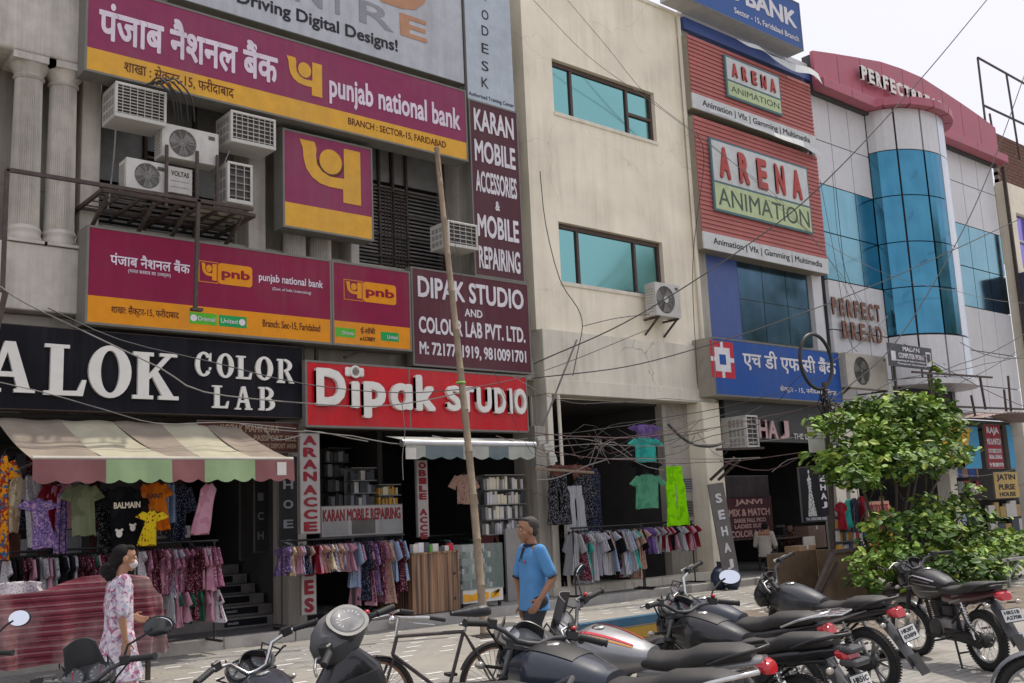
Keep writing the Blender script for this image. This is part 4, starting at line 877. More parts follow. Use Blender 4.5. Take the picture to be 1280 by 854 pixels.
# ------------------------------------------------------------------ awnings
A_cols = [mat('awning_maroon', (.22, .09, .09), .85, var=.15, sc_=3, bump=.15), mat('awning_green', (.27, .38, .20), .85, var=.12, sc_=3, bump=.15)]
A_top = [mat('awning_top_brown', (.25, .205, .16), .9, var=.2, sc_=2.5, streak=.3, dirt=(.2, .17, .14)), mat('awning_top_cream', (.40, .375, .27), .9, var=.15, sc_=2.5, streak=.3, dirt=(.26, .24, .19))]
t = thing('awning', (5.5, 14.1, 3.1), 'large sun faded maroon and green striped awning over the clothes stall', 'awning')
Ya, Yw = 13.0, 14.3; xa, xb = at(40, 572, Ya).x, at(366, 575, Ya).x; zf = at(200, 573, Ya).z; zt = at(150, 527, Yw).z
xw0 = at(-6, 522, Yw).x; xw1 = at(292, 532, Yw).x
fx = [0, .24, .475, .615, .83, 1.0]   # stripe boundaries along the front bar, from the photo
bf = [(u-40)/326 for u in (40, 121, 200, 242, 310, 366)]; bt = [(u+6)/298 for u in (-6, 66, 130, 190, 250, 292)]
for k in range(5):
    f0, f1, g0, g1 = bf[k], bf[k+1], bt[k], bt[k+1]
    def top(u, v): 
        X_ = (xw0+(xw1-xw0)*(g0+(g1-g0)*u))*(1-v)+(xa+(xb-xa)*(f0+(f1-f0)*u))*v; return (X_, Yw+(Ya-Yw)*v, zt+(zf-zt)*v-.06*sin(pi*v)+.012*sin(u*7+k*3+v*4))
    MB().grid(top, 8, 8, thick=.006).build('canopy_strip', A_top[k % 2], t)
    def val(u, v):
        X_ = xa+(xb-xa)*(f0+(f1-f0)*u); sc2 = abs(sin((X_-xa)/(xb-xa)*pi*13.5))**.6; return (X_, Ya-.035-.02*v+.012*sin(X_*9)*v, zf-.02-v*(.235+.06*sc2))
    MB().grid(val, 16, 4, thick=.004).build('valance', A_cols[k % 2], t)
MB().tube([(xa, Ya, zf), (xb, Ya, zf)], .025, 8).build('front_bar', mat('cream_bar', (.5, .47, .4), .5), t)
for x in (xa+.1, xb-.15): MB().tube([(x, Ya+.02, zf-.02), (x, 14.2, zf-.1)], .018, 6).build('arm', M_rust, t)
p = at(352, 585, Ya-.06); boxp('maker_label', S_paper, t, p.x-.07, p.x+.07, Ya-.066, Ya-.062, p.z-.1, p.z+.08)
t = thing('awning', (11.8, 14.1, 2.9), 'small pale grey green scalloped awning rolled under the red studio sign', 'awning')
Ya = 13.5; xa, xb = at(505, 551, Ya).x, at(666, 562, Ya).x; zf = (at(505, 551, Ya).z+at(666, 562, Ya).z)/2; sg = [0, .14, .42, .62, .78, 1.]
M_pal = [mat('awning_pale', (.35, .37, .33), .85, var=.15), mat('awning_slate', (.13, .17, .18), .85, var=.15)]
for k in range(5):
    f0, f1 = sg[k], sg[k+1]
    MB().grid(lambda u, v: (xa+(xb-xa)*(f0+(f1-f0)*u), Ya-.05+.01*sin(u*9)*v, zf-.02-v*(.17+.05*abs(sin((f0+(f1-f0)*u)*pi*8)))), 12, 3, thick=.004).build('valance', M_pal[k % 2], t)
MB().tube([(xa-.05, Ya, zf+.02), (xb+.05, Ya, zf+.02)], .06, 12).build('roller_tube', mat('aluminium', (.45, .46, .47), .3, metal=.8), t)
MB().grid(lambda u, v: (xa+(xb-xa)*u, Ya+.02+.5*v, zf+.07+.10*v), 8, 3, thick=.005).build('canopy_strip', M_pal[0], t)
p = at(514, 566, Ya-.08); boxp('maker_label', S_paper, t, p.x-.1, p.x+.1, Ya-.075, Ya-.07, p.z-.1, p.z+.08)
# ------------------------------------------------------------------ more signs
def flat(name, p0, p1, Y, m, label, rows=None, mt=None, bold=.03, d=.05, cat='sign', pad=.03, rect=None):
    t, r = board(name, p0, p1, Y, m, label, cat, d=d, rect=rect)
    if rows: lines(t, *r, Y, rows, mt, pad)
    return t, r
M_vs = shade('pale_vertical_board', '#9b9693'); S_crim = shade('crimson_vinyl_letter', '#7c1526')
Y = 13.85
t, (x0, x1, z0, z1) = flat('vertical_sign', (374, 541), (401, 667), Y, M_vs, 'pale vertical board with crimson stacked letters at the left of the phone shop')
n_ = 'ARAN ACCE'
hh = (z1-z0-.06)/8
for i, ch in enumerate('ARANACCE'): z = z1-.03-i*hh-(.02 if i > 3 else 0); rowtext(t, ch, x0+.06, x1-.06, z-hh*.84, z-.01, Y, S_crim, .045)
t, (x0, x1, z0, z1) = flat('vertical_sign', (376, 700), (396, 768), 13.95, M_vs, 'lower pale vertical board with crimson letters below the hanging kurtas')
for i, ch in enumerate('IES'): z = z1-.03-i*.26; rowtext(t, ch, x0+.05, x1-.05, z-.22, z-.01, 13.95, S_crim, .045)
Y = 14.1
t, (x0, x1, z0, z1) = flat('vertical_sign', (520, 575), (537, 671), Y, M_vs, 'narrow pale vertical board with crimson letters under the pale small awning')
for i, ch in enumerate('OBILE ACCE'):
    if ch != ' ': z = z1-.03-i*.128; rowtext(t, ch, x0+.04, x1-.04, z-.115, z-.008, Y, S_crim, .05)
Y = 14.3
t, (x0, x1, z0, z1) = flat('shop_sign', (401, 633), (504, 667), Y, M_vs, 'pale mobile repairing sign with phone pictures inside the dim phone shop')
rowtext(t, 'KARAN MOBILE REPAIRING', x0+.03, x1-.05, z1-.24, z1-.05, Y, S_crim, .03)
for k in range(3): fieldp('picture', (M_greyp, M_acd, M_greyp)[k], t, x0+.04+k*(x1-x0)/3, x0-.03+(k+1)*(x1-x0)/3, z0+.03, z0+.27, Y)
t, r = flat('shop_sign', (247, 525), (374, 566), 14.25, shade('brown_sign', '#4a241c'), 'brown sign with an ochre strip half hidden behind the awning right end', [('KOTAK MAHINDRA', .5, .6), ('PASSPORT SIZE', .4, .45, .25), ('CHEQUE DEPOSIT AREA', .4, .45, .25)], shade('dim_letter', '#97806a'))
t, r = flat('shop_sign', (185, 659), (238, 672), 14.3, shade('grey_sign', '#8d8d8b'), 'small grey sign inside the clothes stall, left of the steps', [('RADIO FOCUS', 1, .9)], S_ink, pad=.02)
# SEHAJ boutique lettering
Y = 14.47
t = thing('shop_sign', (20.5, 14.5, 3.2), 'pink white raised boutique name on the black fascia under the Hindi bank sign', 'sign')
zc = at(970, 540, Y).z
for ch, u0, u1 in (('S', 917, 931), ('E', 934, 943), ('H', 946, 957), ('A', 958, 970), ('J', 973, 984)):
    b = MB(); letters(b, ch, at(u0, 535, Y).x, at(u1, 535, Y).x, zc-.17, zc+.27, (0, Y, 0), d=.05, bold=.03); b.build('letter', shade('pink_white_letter', '#c9a8a8'), t)
rowtext(t, 'THE DESIGNER', at(992, 545, Y).x, at(1035, 545, Y).x, zc-.16, zc-.02, Y, S_white, .02, 0)
# leaning letter board
t = thing('leaning_board', (18.3, 13.9, .15), 'tall grey plank with white stacked letters leaning on the pillar above blue bags', 'board')
A0 = onz(925, 727, .15); Yb = A0.y; B0 = at(903, 603, Yb+.12); U_ = Vector((1, 0, 0)); axv = (B0-A0); L_ = axv.length; axv.normalize(); U_ = Vector((axv.z, 0, -axv.x)).normalized(); wv = at(916, 650, Yb).x-at(897, 650, Yb).x
o0 = A0-U_*wv*.95
b = MB(); b.prism([(0, 0), (wv, 0), (wv, L_), (0, L_)], -.03, o0, U_, axv); b.build('plank_body', shade('grey_plank', '#6c6a68', streak=.4), t)
for i, ch in enumerate('SEHAJ'):
    b = MB(); z = L_*(.80-.165*i); letters(b, ch, wv*.3, wv*.72, z, z+L_*.095, o0+U_.cross(axv)*.001, U_, axv, d=.006, bold=.04); b.build('letter', S_white, t)
# JANVI boards, posters inside the boutique
t, r = flat('poster', (905, 595), (962, 622), 14.9, shade('dark_poster', '#2c2326', var=.6, sc_=4), 'dim dark picture poster above the maroon mix and match poster')
t, r = flat('poster', (905, 622), (968, 672), 14.9, shade('maroon_poster', '#421820'), 'maroon mix and match poster inside the boutique behind the leaning plank', [('JANVI', .8, .6), ('MIX & MATCH', .9, .9), ('SAREE FALL PICO', .5, .7), ('LADIES SUITS', .5, .7), ('COLOR LAB &', .8, .9)], shade('dim_pink_letter', '#b9958c'))
t, r = flat('poster', (890, 628), (903, 664), 14.45, S_raja, 'small crimson poster pasted on the pillar next to the leaning plank', [('COLOR', 1, .8), ('LAB', 1, .6), ('PHOTO', 1, .8), ('STUDIO', 1, .8)], S_white)
t, (x0, x1, z0, z1) = flat('poster', (998, 584), (1038, 651), 14.2, S_blk, 'black boutique poster with a pale gown figure and white stacked letters')
b = MB(); cx = x0+(x1-x0)*.34; h = z1-z0
b.prism([(cx-.05, z0+h*.58), (cx-.16, z0+h*.1), (cx+.2, z0+h*.1), (cx+.06, z0+h*.58), (cx+.07, z0+h*.78), (cx+.02, z0+h*.82), (cx+.02, z0+h*.86), (cx-.02, z0+h*.86), (cx-.02, z0+h*.82), (cx-.09, z0+h*.78)], .002, (0, 14.195, 0)); b.ell((cx, 14.194, z0+h*.91), (.035, .003, .05)); b.build('gown_print', fabric('gown_print_cloth', ['#c6c6c0', '#2a2a2c'], 18, 'print'), t)
for i, ch in enumerate('EHAJ'): z = z1-.2-i*.21; rowtext(t, ch, x0+(x1-x0)*.72, x1-.08, z-.15, z, 14.2, S_white, .04)
rowtext(t, 'THE DESIGNER FABRIC', x0+.1, x1-.05, z0+.03, z0+.1, 14.2, S_white, .03)
# MADAN computer board, RAJA board, yellow board, JATIN board, PHOTOSTATE
t, (x0, x1, z0, z1) = flat('shop_sign', (1110, 428), (1167, 463), 13.2, S_slate, 'small slate grey computer shop board on posts above the tree top', [('MADAN', .7, .4), ('COMPUTER POINT', .8, .62), ('Repairing & Sale Purchase of', .35, .8), ('Computer Accessories', .35, .7)], S_white)
p_, q_ = at(1118, 465, 13.25), at(1163, 465, 13.25)
for p in (p_, q_): MB().bar((p.x, 13.25, z0), (p.x, 13.25, z0-1.6), .06).build('post', M_rust, t)
fieldp('picture', S_white, t, x0+.08, x0+.3, z1-.45, z1-.2, 13.2); fieldp('picture', S_white, t, x1-.34, x1-.08, z1-.5, z1-.12, 13.2); fieldp('picture_screen', S_slate, t, x1-.30, x1-.12, z1-.4, z1-.17, 13.2, .009)
Y = 13.7
t, (x0, x1, z0, z1) = flat('shop_sign', (1170, 531), (1228, 586), Y, S_cyan, 'yellow and blue shop banner partly behind the tree foliage', d=.1)
MB().prism([(x0+.01, z0+.05), (x1-1.0, z0+.05), (x1-.45, z1-.05), (x0+.01, z1-.05)], .002, (0, Y-.007, 0)).build('yellow_field', S_yel, t)
fieldp('red_strip', S_raja, t, x0+.02, x1-1.0, z0+.03, z0+.22, Y, .009); rowtext(t, 'Sector-15, Faridabad', x0+.5, x1-.9, z0+.55, z0+.72, Y, S_dkred, .03, .010); rowtext(t, 'A Showroom', x0+.9, x1-1.2, z0+.34, z0+.49, Y, S_dkred, .03, .010)
t, r = flat('shop_sign', (1229, 530), (1256, 586), Y, S_raja, 'crimson mix and match banner between blue strips at the right', [('RAJA', 1.2, .8), ('MIX & MATCH', .9, .9), ('', .2, 1), ('SUITS DRESS CLOTHS', .6, .85), ('BRIDAL LEHENGA', .6, .85), ('', .2, 1), ('M: 9810091919', .6, .9)], S_white)
flat('shop_sign', (1257, 531), (1271, 586), Y, S_cyan, 'plain cyan panel at the right end of the crimson banner', d=.1)
t, r = flat('shop_sign', (1241, 590), (1275, 622), 14.4, S_gold, 'dull gold board with dark lettering under the crimson banner', [('JATIN', 1, .8), ('PURSE', .8, .7), ('HOUSE', .6, .7)], S_ink)
t, r = flat('shop_sign', (1083, 627), (1113, 645), 12.6, shade('salmon_board', '#c8917a'), 'salmon photostate board standing behind the shrub', [('PHOTOSTATE', 1, .9)], S_raja)
t, r = flat('shop_sign', (1083, 646), (1120, 705), 12.7, S_oran, 'orange print shop board half hidden by leaves', [('PRINT', 1, .7), ('PVC CARD', 1, .8), ('FORMS', 1, .7)], S_dkred)
# ================================================================== two-wheelers
M_tyre = mat('tyre_rubber', (.02, .02, .02), .85, var=.3, sc_=30, bump=.5, bsc=90)
M_chrome = mat('dusty_chrome', (.55, .55, .54), .22, metal=1, var=.15, sc_=20)
M_alu = mat('cast_aluminium', (.30, .30, .30), .45, metal=.8, var=.2, sc_=15)
M_vinyl = mat('dusty_black_vinyl', (.026, .025, .025), .6, var=.35, sc_=6, bump=.35, bsc=160)
M_eng = mat('engine_grey', (.07, .07, .07), .55, metal=.5, var=.35, sc_=10)
M_rub = mat('black_rubber', (.018, .018, .018), .7, var=.3)
M_trim = mat('dark_grey_plastic', (.055, .056, .06), .5, var=.25, sc_=8)
M_lamp = mat('red_lamp', (.50, .012, .02), .15, var=.1, coat=.5)
M_amber = mat('clear_indicator', (.42, .38, .33), .2, metal=.3, var=.15, coat=.6)
M_dial = mat('dial_face', (.15, .155, .16), .5, var=.25, sc_=18, coat=.15, spec=.3)
M_glassy = mat('lens_glass', (.45, .47, .5), .08, var=.05, coat=1., metal=.3)
M_mirror = mat('mirror_glass', (.72, .76, .82), .03, metal=1, var=.02)
M_plate = mat('plate_white', (.62, .62, .60), .5, var=.1)
def paint(name, col):
    m = mat(name, col, .3, var=.06, sc_=3, coat=.6, metal=0., spec=.3); n = m.node_tree; L = n.links.new; b = n.nodes['Principled BSDF']
    if n.get('dusty'): return m
    n['dusty'] = 1; old = b.inputs['Base Color'].links[0].from_socket; tc = n.nodes.new('ShaderNodeTexCoord'); z = n.nodes.new('ShaderNodeTexNoise'); z.inputs['Scale'].default_value = 7; z.inputs['Detail'].default_value = 9; z.inputs['Roughness'].default_value = .75; L(tc.outputs['Object'], z.inputs['Vector'])
    r = n.nodes.new('ShaderNodeMapRange'); r.inputs[1].default_value = .42; r.inputs[2].default_value = .75; r.inputs[4].default_value = .14; L(z.outputs['Fac'], r.inputs[0]); x = n.nodes.new('ShaderNodeMix'); x.data_type = 'RGBA'; L(r.outputs[0], x.inputs[0]); L(old, x.inputs[6]); x.inputs[7].default_value = (.11, .098, .085, 1); L(x.outputs[2], b.inputs['Base Color'])
    r2 = n.nodes.new('ShaderNodeMapRange'); r2.inputs[1].default_value = .4; r2.inputs[2].default_value = .7; r2.inputs[3].default_value = .06; r2.inputs[4].default_value = .22; L(z.outputs['Fac'], r2.inputs[0]); L(r2.outputs[0], b.inputs['Coat Roughness']); return m
P_black = paint('black_paint', (.012, .012, .014)); P_navy = paint('navy_grey_paint', (.022, .028, .045)); P_slate = paint('slate_blue_paint', (.11, .12, .14)); P_silver = mat('grey_silver_paint', (.30, .30, .305), .35, metal=.5, var=.08, coat=.5)
P_grey = paint('slate_grey_paint', (.035, .037, .042)); P_maroon = paint('maroon_black_paint', (.05, .012, .018))
def wheel(t, x, z, R, w_, alloy=True, name='wheel', sub=True):
    b = MB(); b.torus((x, 0, z), R-w_*.5, w_*.52, 'y', 44, 10, sq=1.05); 
    tyre_root = b.build(name, M_tyre, t)
    b = MB()
    for k in range(66):                                     # tread blocks
        a = 2*pi*k/66; c_, s_ = cos(a), sin(a)
        for sy in (-1, 1): b.obox((x+(R-.0)*c_, sy*w_*.24, z+(R-.0)*s_), (.0035*c_, 0, .0035*s_), (-.008*s_, 0, .008*c_), (-.006*s_*sy, w_*.15, .006*c_*sy))
    b.build('tread', M_tyre, tyre_root, kind='stuff')
    b = MB(); b.torus((x, 0, z), R-w_*1.05, .014, 'y', 40, 6, sq=2.2); b.build('rim', M_alu if alloy else M_chrome, tyre_root)
    b = MB()
    if alloy:
        for k in range(6):
            a = 2*pi*k/6
            for da in (-.16, .16): b.bar((x+.05*cos(a), 0, z+.05*sin(a)), (x+(R-w_)*cos(a+da), 0, z+(R-w_)*sin(a+da)), .022, .02)
    else:
        for k in range(28):
            a = 2*pi*k/28; sy = .03 if k % 2 else -.03; b.bar((x+.045*cos(a+.5*(1 if k % 4 < 2 else -1)), sy, z+.045*sin(a+.5*(1 if k % 4 < 2 else -1))), (x+(R-w_)*cos(a), 0, z+(R-w_)*sin(a)), .004)
    b.build('spokes', M_alu if alloy else M_chrome, tyre_root)
    b = MB(); b.lathe((x, 0, z), [(.03, -.075), (.055, -.06), (.075, -.03), (.075, .03), (.055, .06), (.03, .075)], 18, 'y'); b.build('hub', M_eng, tyre_root)
    return tyre_root
def rot_steer(o, ang, pivot):
    k = 1.08 if pivot[0] == 1.0 and not any(q in o.name for q in ('wheel', 'fork', 'mudguard', 'headlight')) else 1.
    o.matrix_basis = Matrix.Translation(pivot) @ Matrix.Rotation(ang, 4, Vector((-.42, 0, .9)).normalized()) @ Matrix.Scale(k, 4) @ Matrix.Translation(-Vector(pivot))
def tank_pt(x, a, p, off=0.):
    """point on the fuel tank skin: x along, a round the section (0 = left side, 90 = top)"""
    u = (x-.42)/.60; u = min(max(u, 0), 1); w_ = (.085+.085*math.sin(min(1, u*1.5)*pi/2))*p.get('tw', 1.)*(1-.35*max(0, u-.72)/.28); h = .07+.10*math.sin(min(1, u*1.35)*pi/2)-.07*max(0, u-.75)/.25; zc = .79+.02*u
    c_, s_ = cos(a), sin(a); e = 2/2.6
    return Vector((x, (w_+off)*math.copysign(abs(c_)**e, c_), zc+(h+off)*math.copysign(abs(s_)**e, s_)+.02*u))
def motorcycle(pos, hdg, lean, steer, s, label, **p):
    T = Matrix.Translation((pos[0], pos[1], 0)) @ Matrix.Rotation(hdg, 4, 'Z') @ Matrix.Rotation(-lean, 4, 'X') @ Matrix.Scale(s, 4)
    t = bpy.data.objects.new('motorcycle', None); COL.objects.link(t); t.matrix_world = T; ORG[t.name] = Vector((0, 0, 0)); props(t, label, 'motorcycle', 'motorcycles parked along the road')
    pt = p.get('paint', P_black); body2 = p.get('paint2', pt); alloy = p.get('alloy', True); st = []
    wheel(t, 0, .30, .30, .085, alloy, 'rear_wheel')
    st.append(wheel(t, 1.27, .30, .30, .075, alloy, 'front_wheel'))
    # fork, mudguard, headlight
    for sy in (-.09, .09):
        b = MB(); b.tube([(1.28, sy, .28), (1.17, sy, .52)], .027, 10); b.tube([(1.17, sy, .52), (1.0, sy, .95)], .019, 10); o = b.build('fork_leg', M_alu, t); st.append(o)
        b = MB(); pts = [Vector((1.16, sy, .55)).lerp(Vector((1.07, sy, .77)), k/14) for k in range(15)]; b.tube(pts, [.030 if k % 2 else .024 for k in range(15)], 10); st.append(b.build('fork_gaiter', M_rub, t))
    b = MB(); b.grid(lambda u, v: (1.27+.335*cos(R_(20+125*u)), (v-.5)*.11, .30+.335*sin(R_(20+125*u))-.02*abs(2*v-1)**2), 14, 5, thick=.006); st.append(b.build('front_mudguard', body2, t))
    b = MB(); b.box(.985, 1.045, -.12, .12, .93, .955); b.box(.99, 1.08, -.12, .12, .78, .80); st.append(b.build('triple_clamp', M_eng, t, bevel=.006))
    b = MB(); b.loft([((1.02, 0, .88), .07, .08, (0, 1, 0), (0, 0, 1), 2.4), ((1.10, 0, .885), .115, .115, (0, 1, 0), (0, 0, 1), 2.4), ((1.18, 0, .875), .115, .105, (0, 1, 0), (0, 0, 1), 2.4), ((1.205, 0, .87), .095, .085, (0, 1, 0), (0, 0, 1), 2.4)], 20); st.append(b.build('headlight_cowl', body2, t))
    b = MB(); b.loft([((1.195, 0, .87), .095, .085, (0, 1, 0), (0, 0, 1), 2.4), ((1.225, 0, .865), .06, .055, (0, 1, 0), (0, 0, 1), 2.4)], 20); st.append(b.build('headlight', M_glassy, t))
    if p.get('visor', 1):
        vh = p.get('visor', 1)*.13; b = MB(); b.grid(lambda u, v: (1.16-.10*v*(1+.2)-.05*abs(2*u-1)**2, (u-.5)*(.25-.09*v), .955+vh*v-.03*abs(2*u-1)**2), 10, 6, thick=.006); st.append(b.build('visor', P_black if p.get('visor', 1) < 2 else M_trim, t))
    # instruments
    U = Vector((0, 1, 0)); V = Vector((.62, 0, .78)); Nn = Vector((-.78, 0, .62)); base = Vector((1.06, 0, 1.0))
    if p.get('cluster', 'twin') == 'twin':
        b = MB(); b.loft([(base-Nn*.04, .14, .06, U, V, 3), (base+Nn*.005, .155, .075, U, V, 3)], 24); st.append(b.build('instrument_housing', M_trim, t))
        for sy in (-.072, .072):
            b = MB(); c = base+U*sy+Nn*.006
            b.add([c+(U*cos(2*pi*k/24)+V*sin(2*pi*k/24))*.062 for k in range(24)]+[c+Nn*.012+(U*cos(2*pi*k/24)+V*sin(2*pi*k/24))*.058 for k in range(24)], [tuple(range(24, 48))]+[(k, (k+1) % 24, 24+(k+1) % 24, 24+k) for k in range(24)]); o = b.build('dial', M_dial, t); st.append(o)
            b = MB(); vs = []
            for k in range(24):
                e = U*cos(2*pi*k/24)+V*sin(2*pi*k/24); vs += [c+e*.057+Nn*.008, c+e*.066+Nn*.008, c+e*.062+Nn*.022]
            b.add(vs, [(3*k+i, 3*((k+1) % 24)+i, 3*((k+1) % 24)+(i+1) % 3, 3*k+(i+1) % 3) for k in range(24) for i in range(3)], True); b.build('ring', M_alu if p.get('chrome') else M_black, o)
            MB().obox(c+Nn*.0145+V*.015, U*.0015, V*.028, Nn*.001).build('needle', M_lamp, o)
            b = MB()
            for k in range(9): a = R_(-40+32*k); e = U*cos(a)+V*sin(a); b.obox(c+Nn*.0135+e*.047, e*.006, e.cross(Nn)*.0015, Nn*.0008)
            b.build('dial_marks', S_white, o)
    else:
        b = MB(); b.loft([(base-Nn*.05, .12, .05, U, V, 2.6), (base-Nn*.01, .17, .08, U, V, 2.6), (base+Nn*.012, .175, .085, U, V, 2.4)], 28); st.append(b.build('instrument_housing', M_black, t))
        b = MB(); c = base+Nn*.013; b.add([c+U*.135*cos(2*pi*k/28)+V*.055*math.copysign(abs(sin(2*pi*k/28))**.7, sin(2*pi*k/28)) for k in range(28)]+[c+Nn*.008+U*.13*cos(2*pi*k/28)+V*.05*math.copysign(abs(sin(2*pi*k/28))**.7, sin(2*pi*k/28)) for k in range(28)], [tuple(range(28, 56))]+[(k, (k+1) % 28, 28+(k+1) % 28, 28+k) for k in range(28)]); o = b.build('dial', M_dial, t); st.append(o)
        b = MB(); c2 = c+U*.075+Nn*.0085; b.add([c2+(U*cos(2*pi*k/20)+V*sin(2*pi*k/20))*.042 for k in range(20)]+[c2+Nn*.004+(U*cos(2*pi*k/20)+V*sin(2*pi*k/20))*.04 for k in range(20)], [tuple(range(20, 40))]+[(k, (k+1) % 20, 20+(k+1) % 20, 20+k) for k in range(20)]); b.build('tachometer', M_glassy, o)
        MB().obox(c-U*.05+Nn*.0095, U*.05, V*.018, Nn*.001).build('display', M_greyp, o)
    # handlebar
    hb = p.get('bar', M_trim); rise = p.get('rise', .0); gl = [(.98, 0, .975), (.985, .06, .98), (.985, .14, 1.02+rise), (.93, .25, 1.045+rise), (.865, .37, 1.035+rise)]
    b = MB(); b.tube([(x, -y, z) for x, y, z in reversed(gl)]+[(x, y, z) for x, y, z in gl[1:]], .0125, 10); st.append(b.build('handlebar', hb, t))
    for sy in (-1, 1):
        b = MB(); a, c = Vector((.925, sy*.262, 1.045+rise)), Vector((.86, sy*.385, 1.033+rise)); N_ = 12; b.tube([a.lerp(c, k/N_) for k in range(N_+1)], [.019 if k % 2 else .0165 for k in range(N_+1)], 10); b.cyl(c, c+(c-a).normalized()*.012, .021, 10); st.append(b.build('grip', M_rub, t))
        b = MB(); b.obox(Vector((.945, sy*.225, 1.048+rise)), (.02, 0, 0), (-.01*1, sy*.028, 0), (0, 0, .026)); o = b.build('switch_box', M_black, t, bevel=.006); st.append(o); 
        if p.get('red') and sy < 0 or p.get('red') == 2: MB().ell((.93, sy*.225, 1.085+rise), (.016, .016, .012), 10, 6).build('red_switch', M_lamp, o)
        b = MB(); b.tube([(.985, sy*.20, 1.045+rise), (1.01, sy*.25, 1.045+rise), (.975, sy*.33, 1.03+rise), (.93, sy*.40, 1.02+rise)], [.009, .008, .007, .008], 7); st.append(b.build('lever', M_alu, t))
        if p.get('mirrors', (1, 1))[0 if sy > 0 else 1]:
            mz = p.get('mz', 1.2); b = MB(); b.tube([(.955, sy*.22, 1.06+rise), (.965, sy*.25, 1.12), (.99, sy*.34, mz-.02), (.985, sy*.38, mz)], .007, 7); ms = b.build('mirror', M_rub, t); st.append(ms)
            Mx = Matrix.Rotation(R_(18*sy), 3, 'Z') @ Matrix.Rotation(R_(p.get('mtilt', 10)), 3, 'Y'); shp = tuple(q*.86 for q in p.get('mshape', (.078, .048)))
            b = MB(); b.ell((.992, sy*.42, mz+.01), (.016, shp[0], shp[1]), 18, 10, Mx); b.build('mirror_shell', M_rub, ms)
            b = MB(); c = Vector((.992, sy*.42, mz+.01))+Mx @ Vector((-.0165, 0, 0)); vs = [c+Mx @ Vector((-.003, shp[0]*.93*cos(2*pi*k/22), shp[1]*.93*sin(2*pi*k/22))) for k in range(22)]; b.add(vs+[v+Mx @ Vector((.006, 0, 0)) for v in vs], [tuple(range(22)), tuple(range(43, 21, -1))]+[(k, k+22, (k+1) % 22+22, (k+1) % 22) for k in range(22)]); b.build('mirror_glass', M_mirror, ms)
    b = MB()
    for sy in (-1, 1):
        b.tube([(.96, sy*.2, 1.03), (1.03, sy*.22, 1.02), (1.10, sy*.14, .96), (1.06, sy*.06, .84), (.95, sy*.04, .76)], .006, 6); b.tube([(.97, sy*.17, 1.02), (1.07, sy*.12, 1.09), (1.13, sy*.10, 1.0), (1.08, sy*.11, .85)], .0055, 6)
    st.append(b.build('cables', M_rub, t))
    for sy in (-1, 1):
        b = MB(); b.tube([(1.07, sy*.09, .83), (1.07, sy*.2, .83)], .01, 6); o = b.build('front_indicator', M_rub, t); st.append(o); MB().ell((1.07, sy*.22, .83), (.026, .03, .02), 12, 8).build('lens', M_amber, o)
    # tank, seat, panels
    b = MB(); n = 22; vs = []; XS = [.40+.62*k/16 for k in range(17)]
    for x in XS: vs += [tank_pt(x, 2*pi*k/n, p) for k in range(n)]
    b.add(vs, [(i*n+k, i*n+(k+1) % n, (i+1)*n+(k+1) % n, (i+1)*n+k) for i in range(16) for k in range(n)]+[tuple(range(n-1, -1, -1)), tuple(range(16*n, 17*n))], True); tk = b.build('fuel_tank', pt, t)
    q = tank_pt(.80, pi/2, p); MB().lathe((.80, 0, q.z-.004), [(.045, 0), (.045, .008), (.038, .014), (.012, .016)], 20).build('filler_cap', M_chrome, tk)
    if p.get('cap_plate'): MB().grid(lambda u, v: tank_pt(.60+.32*u, pi/2+(v-.5)*1.0, p, .004), 8, 6, thick=.004).build('tank_cover', M_black, tk)
    for x0, x1, a0, a1, m_, tp in p.get('decals', ()):
        for sd in (0, 1): MB().grid(lambda u, v: tank_pt(x0+(x1-x0)*u, (lambda a: a if sd == 0 else pi-a)(R_(a0+(a1-a0)*(v*(1-tp*u)+tp*u*.5))), p, .0022), 10, 3, thick=.0015).build('decal', m_, tk)
    sc_m = p.get('seat', M_vinyl); S_ = [(.52, .10, .035, .80), (.44, .115, .045, .785), (.30, .125, .05, .775), (.16, .13, .055, .79), (.06, .13, .06, .825), (-.08, .125, .055, .84), (-.20, .115, .05, .85), (-.29, .09, .035, .85), (-.315, .06, .02, .848)]
    b = MB(); b.loft([((x, 0, z-.005), hu, hv, (0, 1, 0), (0, 0, 1), 2.7) for x, hu, hv, z in S_], 22); b.build('seat', sc_m, t)
    b = MB(); b.loft([((.50, 0, .70), .085, .06, (0, 1, 0), (0, 0, 1), 2.6), ((.25, 0, .69), .11, .075, (0, 1, 0), (0, 0, 1), 2.6), ((0, 0, .73), .105, .07, (0, 1, 0), (0, 0, 1), 2.6), ((-.22, 0, .77), .085, .05, (0, 1, 0), (0, 0, 1), 2.6), ((-.38, 0, .80), .06, .03, (0, 1, 0), (0, 0, 1), 2.6)], 20); tc = b.build('tail_panel', p.get('tailp', body2), t)
    for (x0, z0), (x1, z1), m_ in p.get('tail_stripes', ()):
        for sy in (-1, 1): MB().grid(lambda u, v: (x0+(x1-x0)*u, sy*(.112-.02*abs(u-.4)), z0+(z1-z0)*u+(v-.5)*.03*(1-u*.7)), 6, 2, thick=.004).build('decal', m_, tc)
    # rear: lamp, fender, plate, indicators, rail
    b = MB(); b.loft([((-.34, 0, .77), .075, .035, (0, 1, 0), (.3, 0, 1), 3), ((-.40, 0, .765), .085, .045, (0, 1, 0), (.3, 0, 1), 3), ((-.43, 0, .76), .06, .035, (0, 1, 0), (.3, 0, 1), 3)], 16); b.build('tail_lamp', p.get('lamp', M_lamp), t)
    if p.get('tailbox'): b = MB(); b.box(-.50, -.37, -.09, .09, .70, .745); b.box(-.47, -.37, -.08, .08, .78, .82); b.build('tail_housing', M_trim, t, bevel=.012)
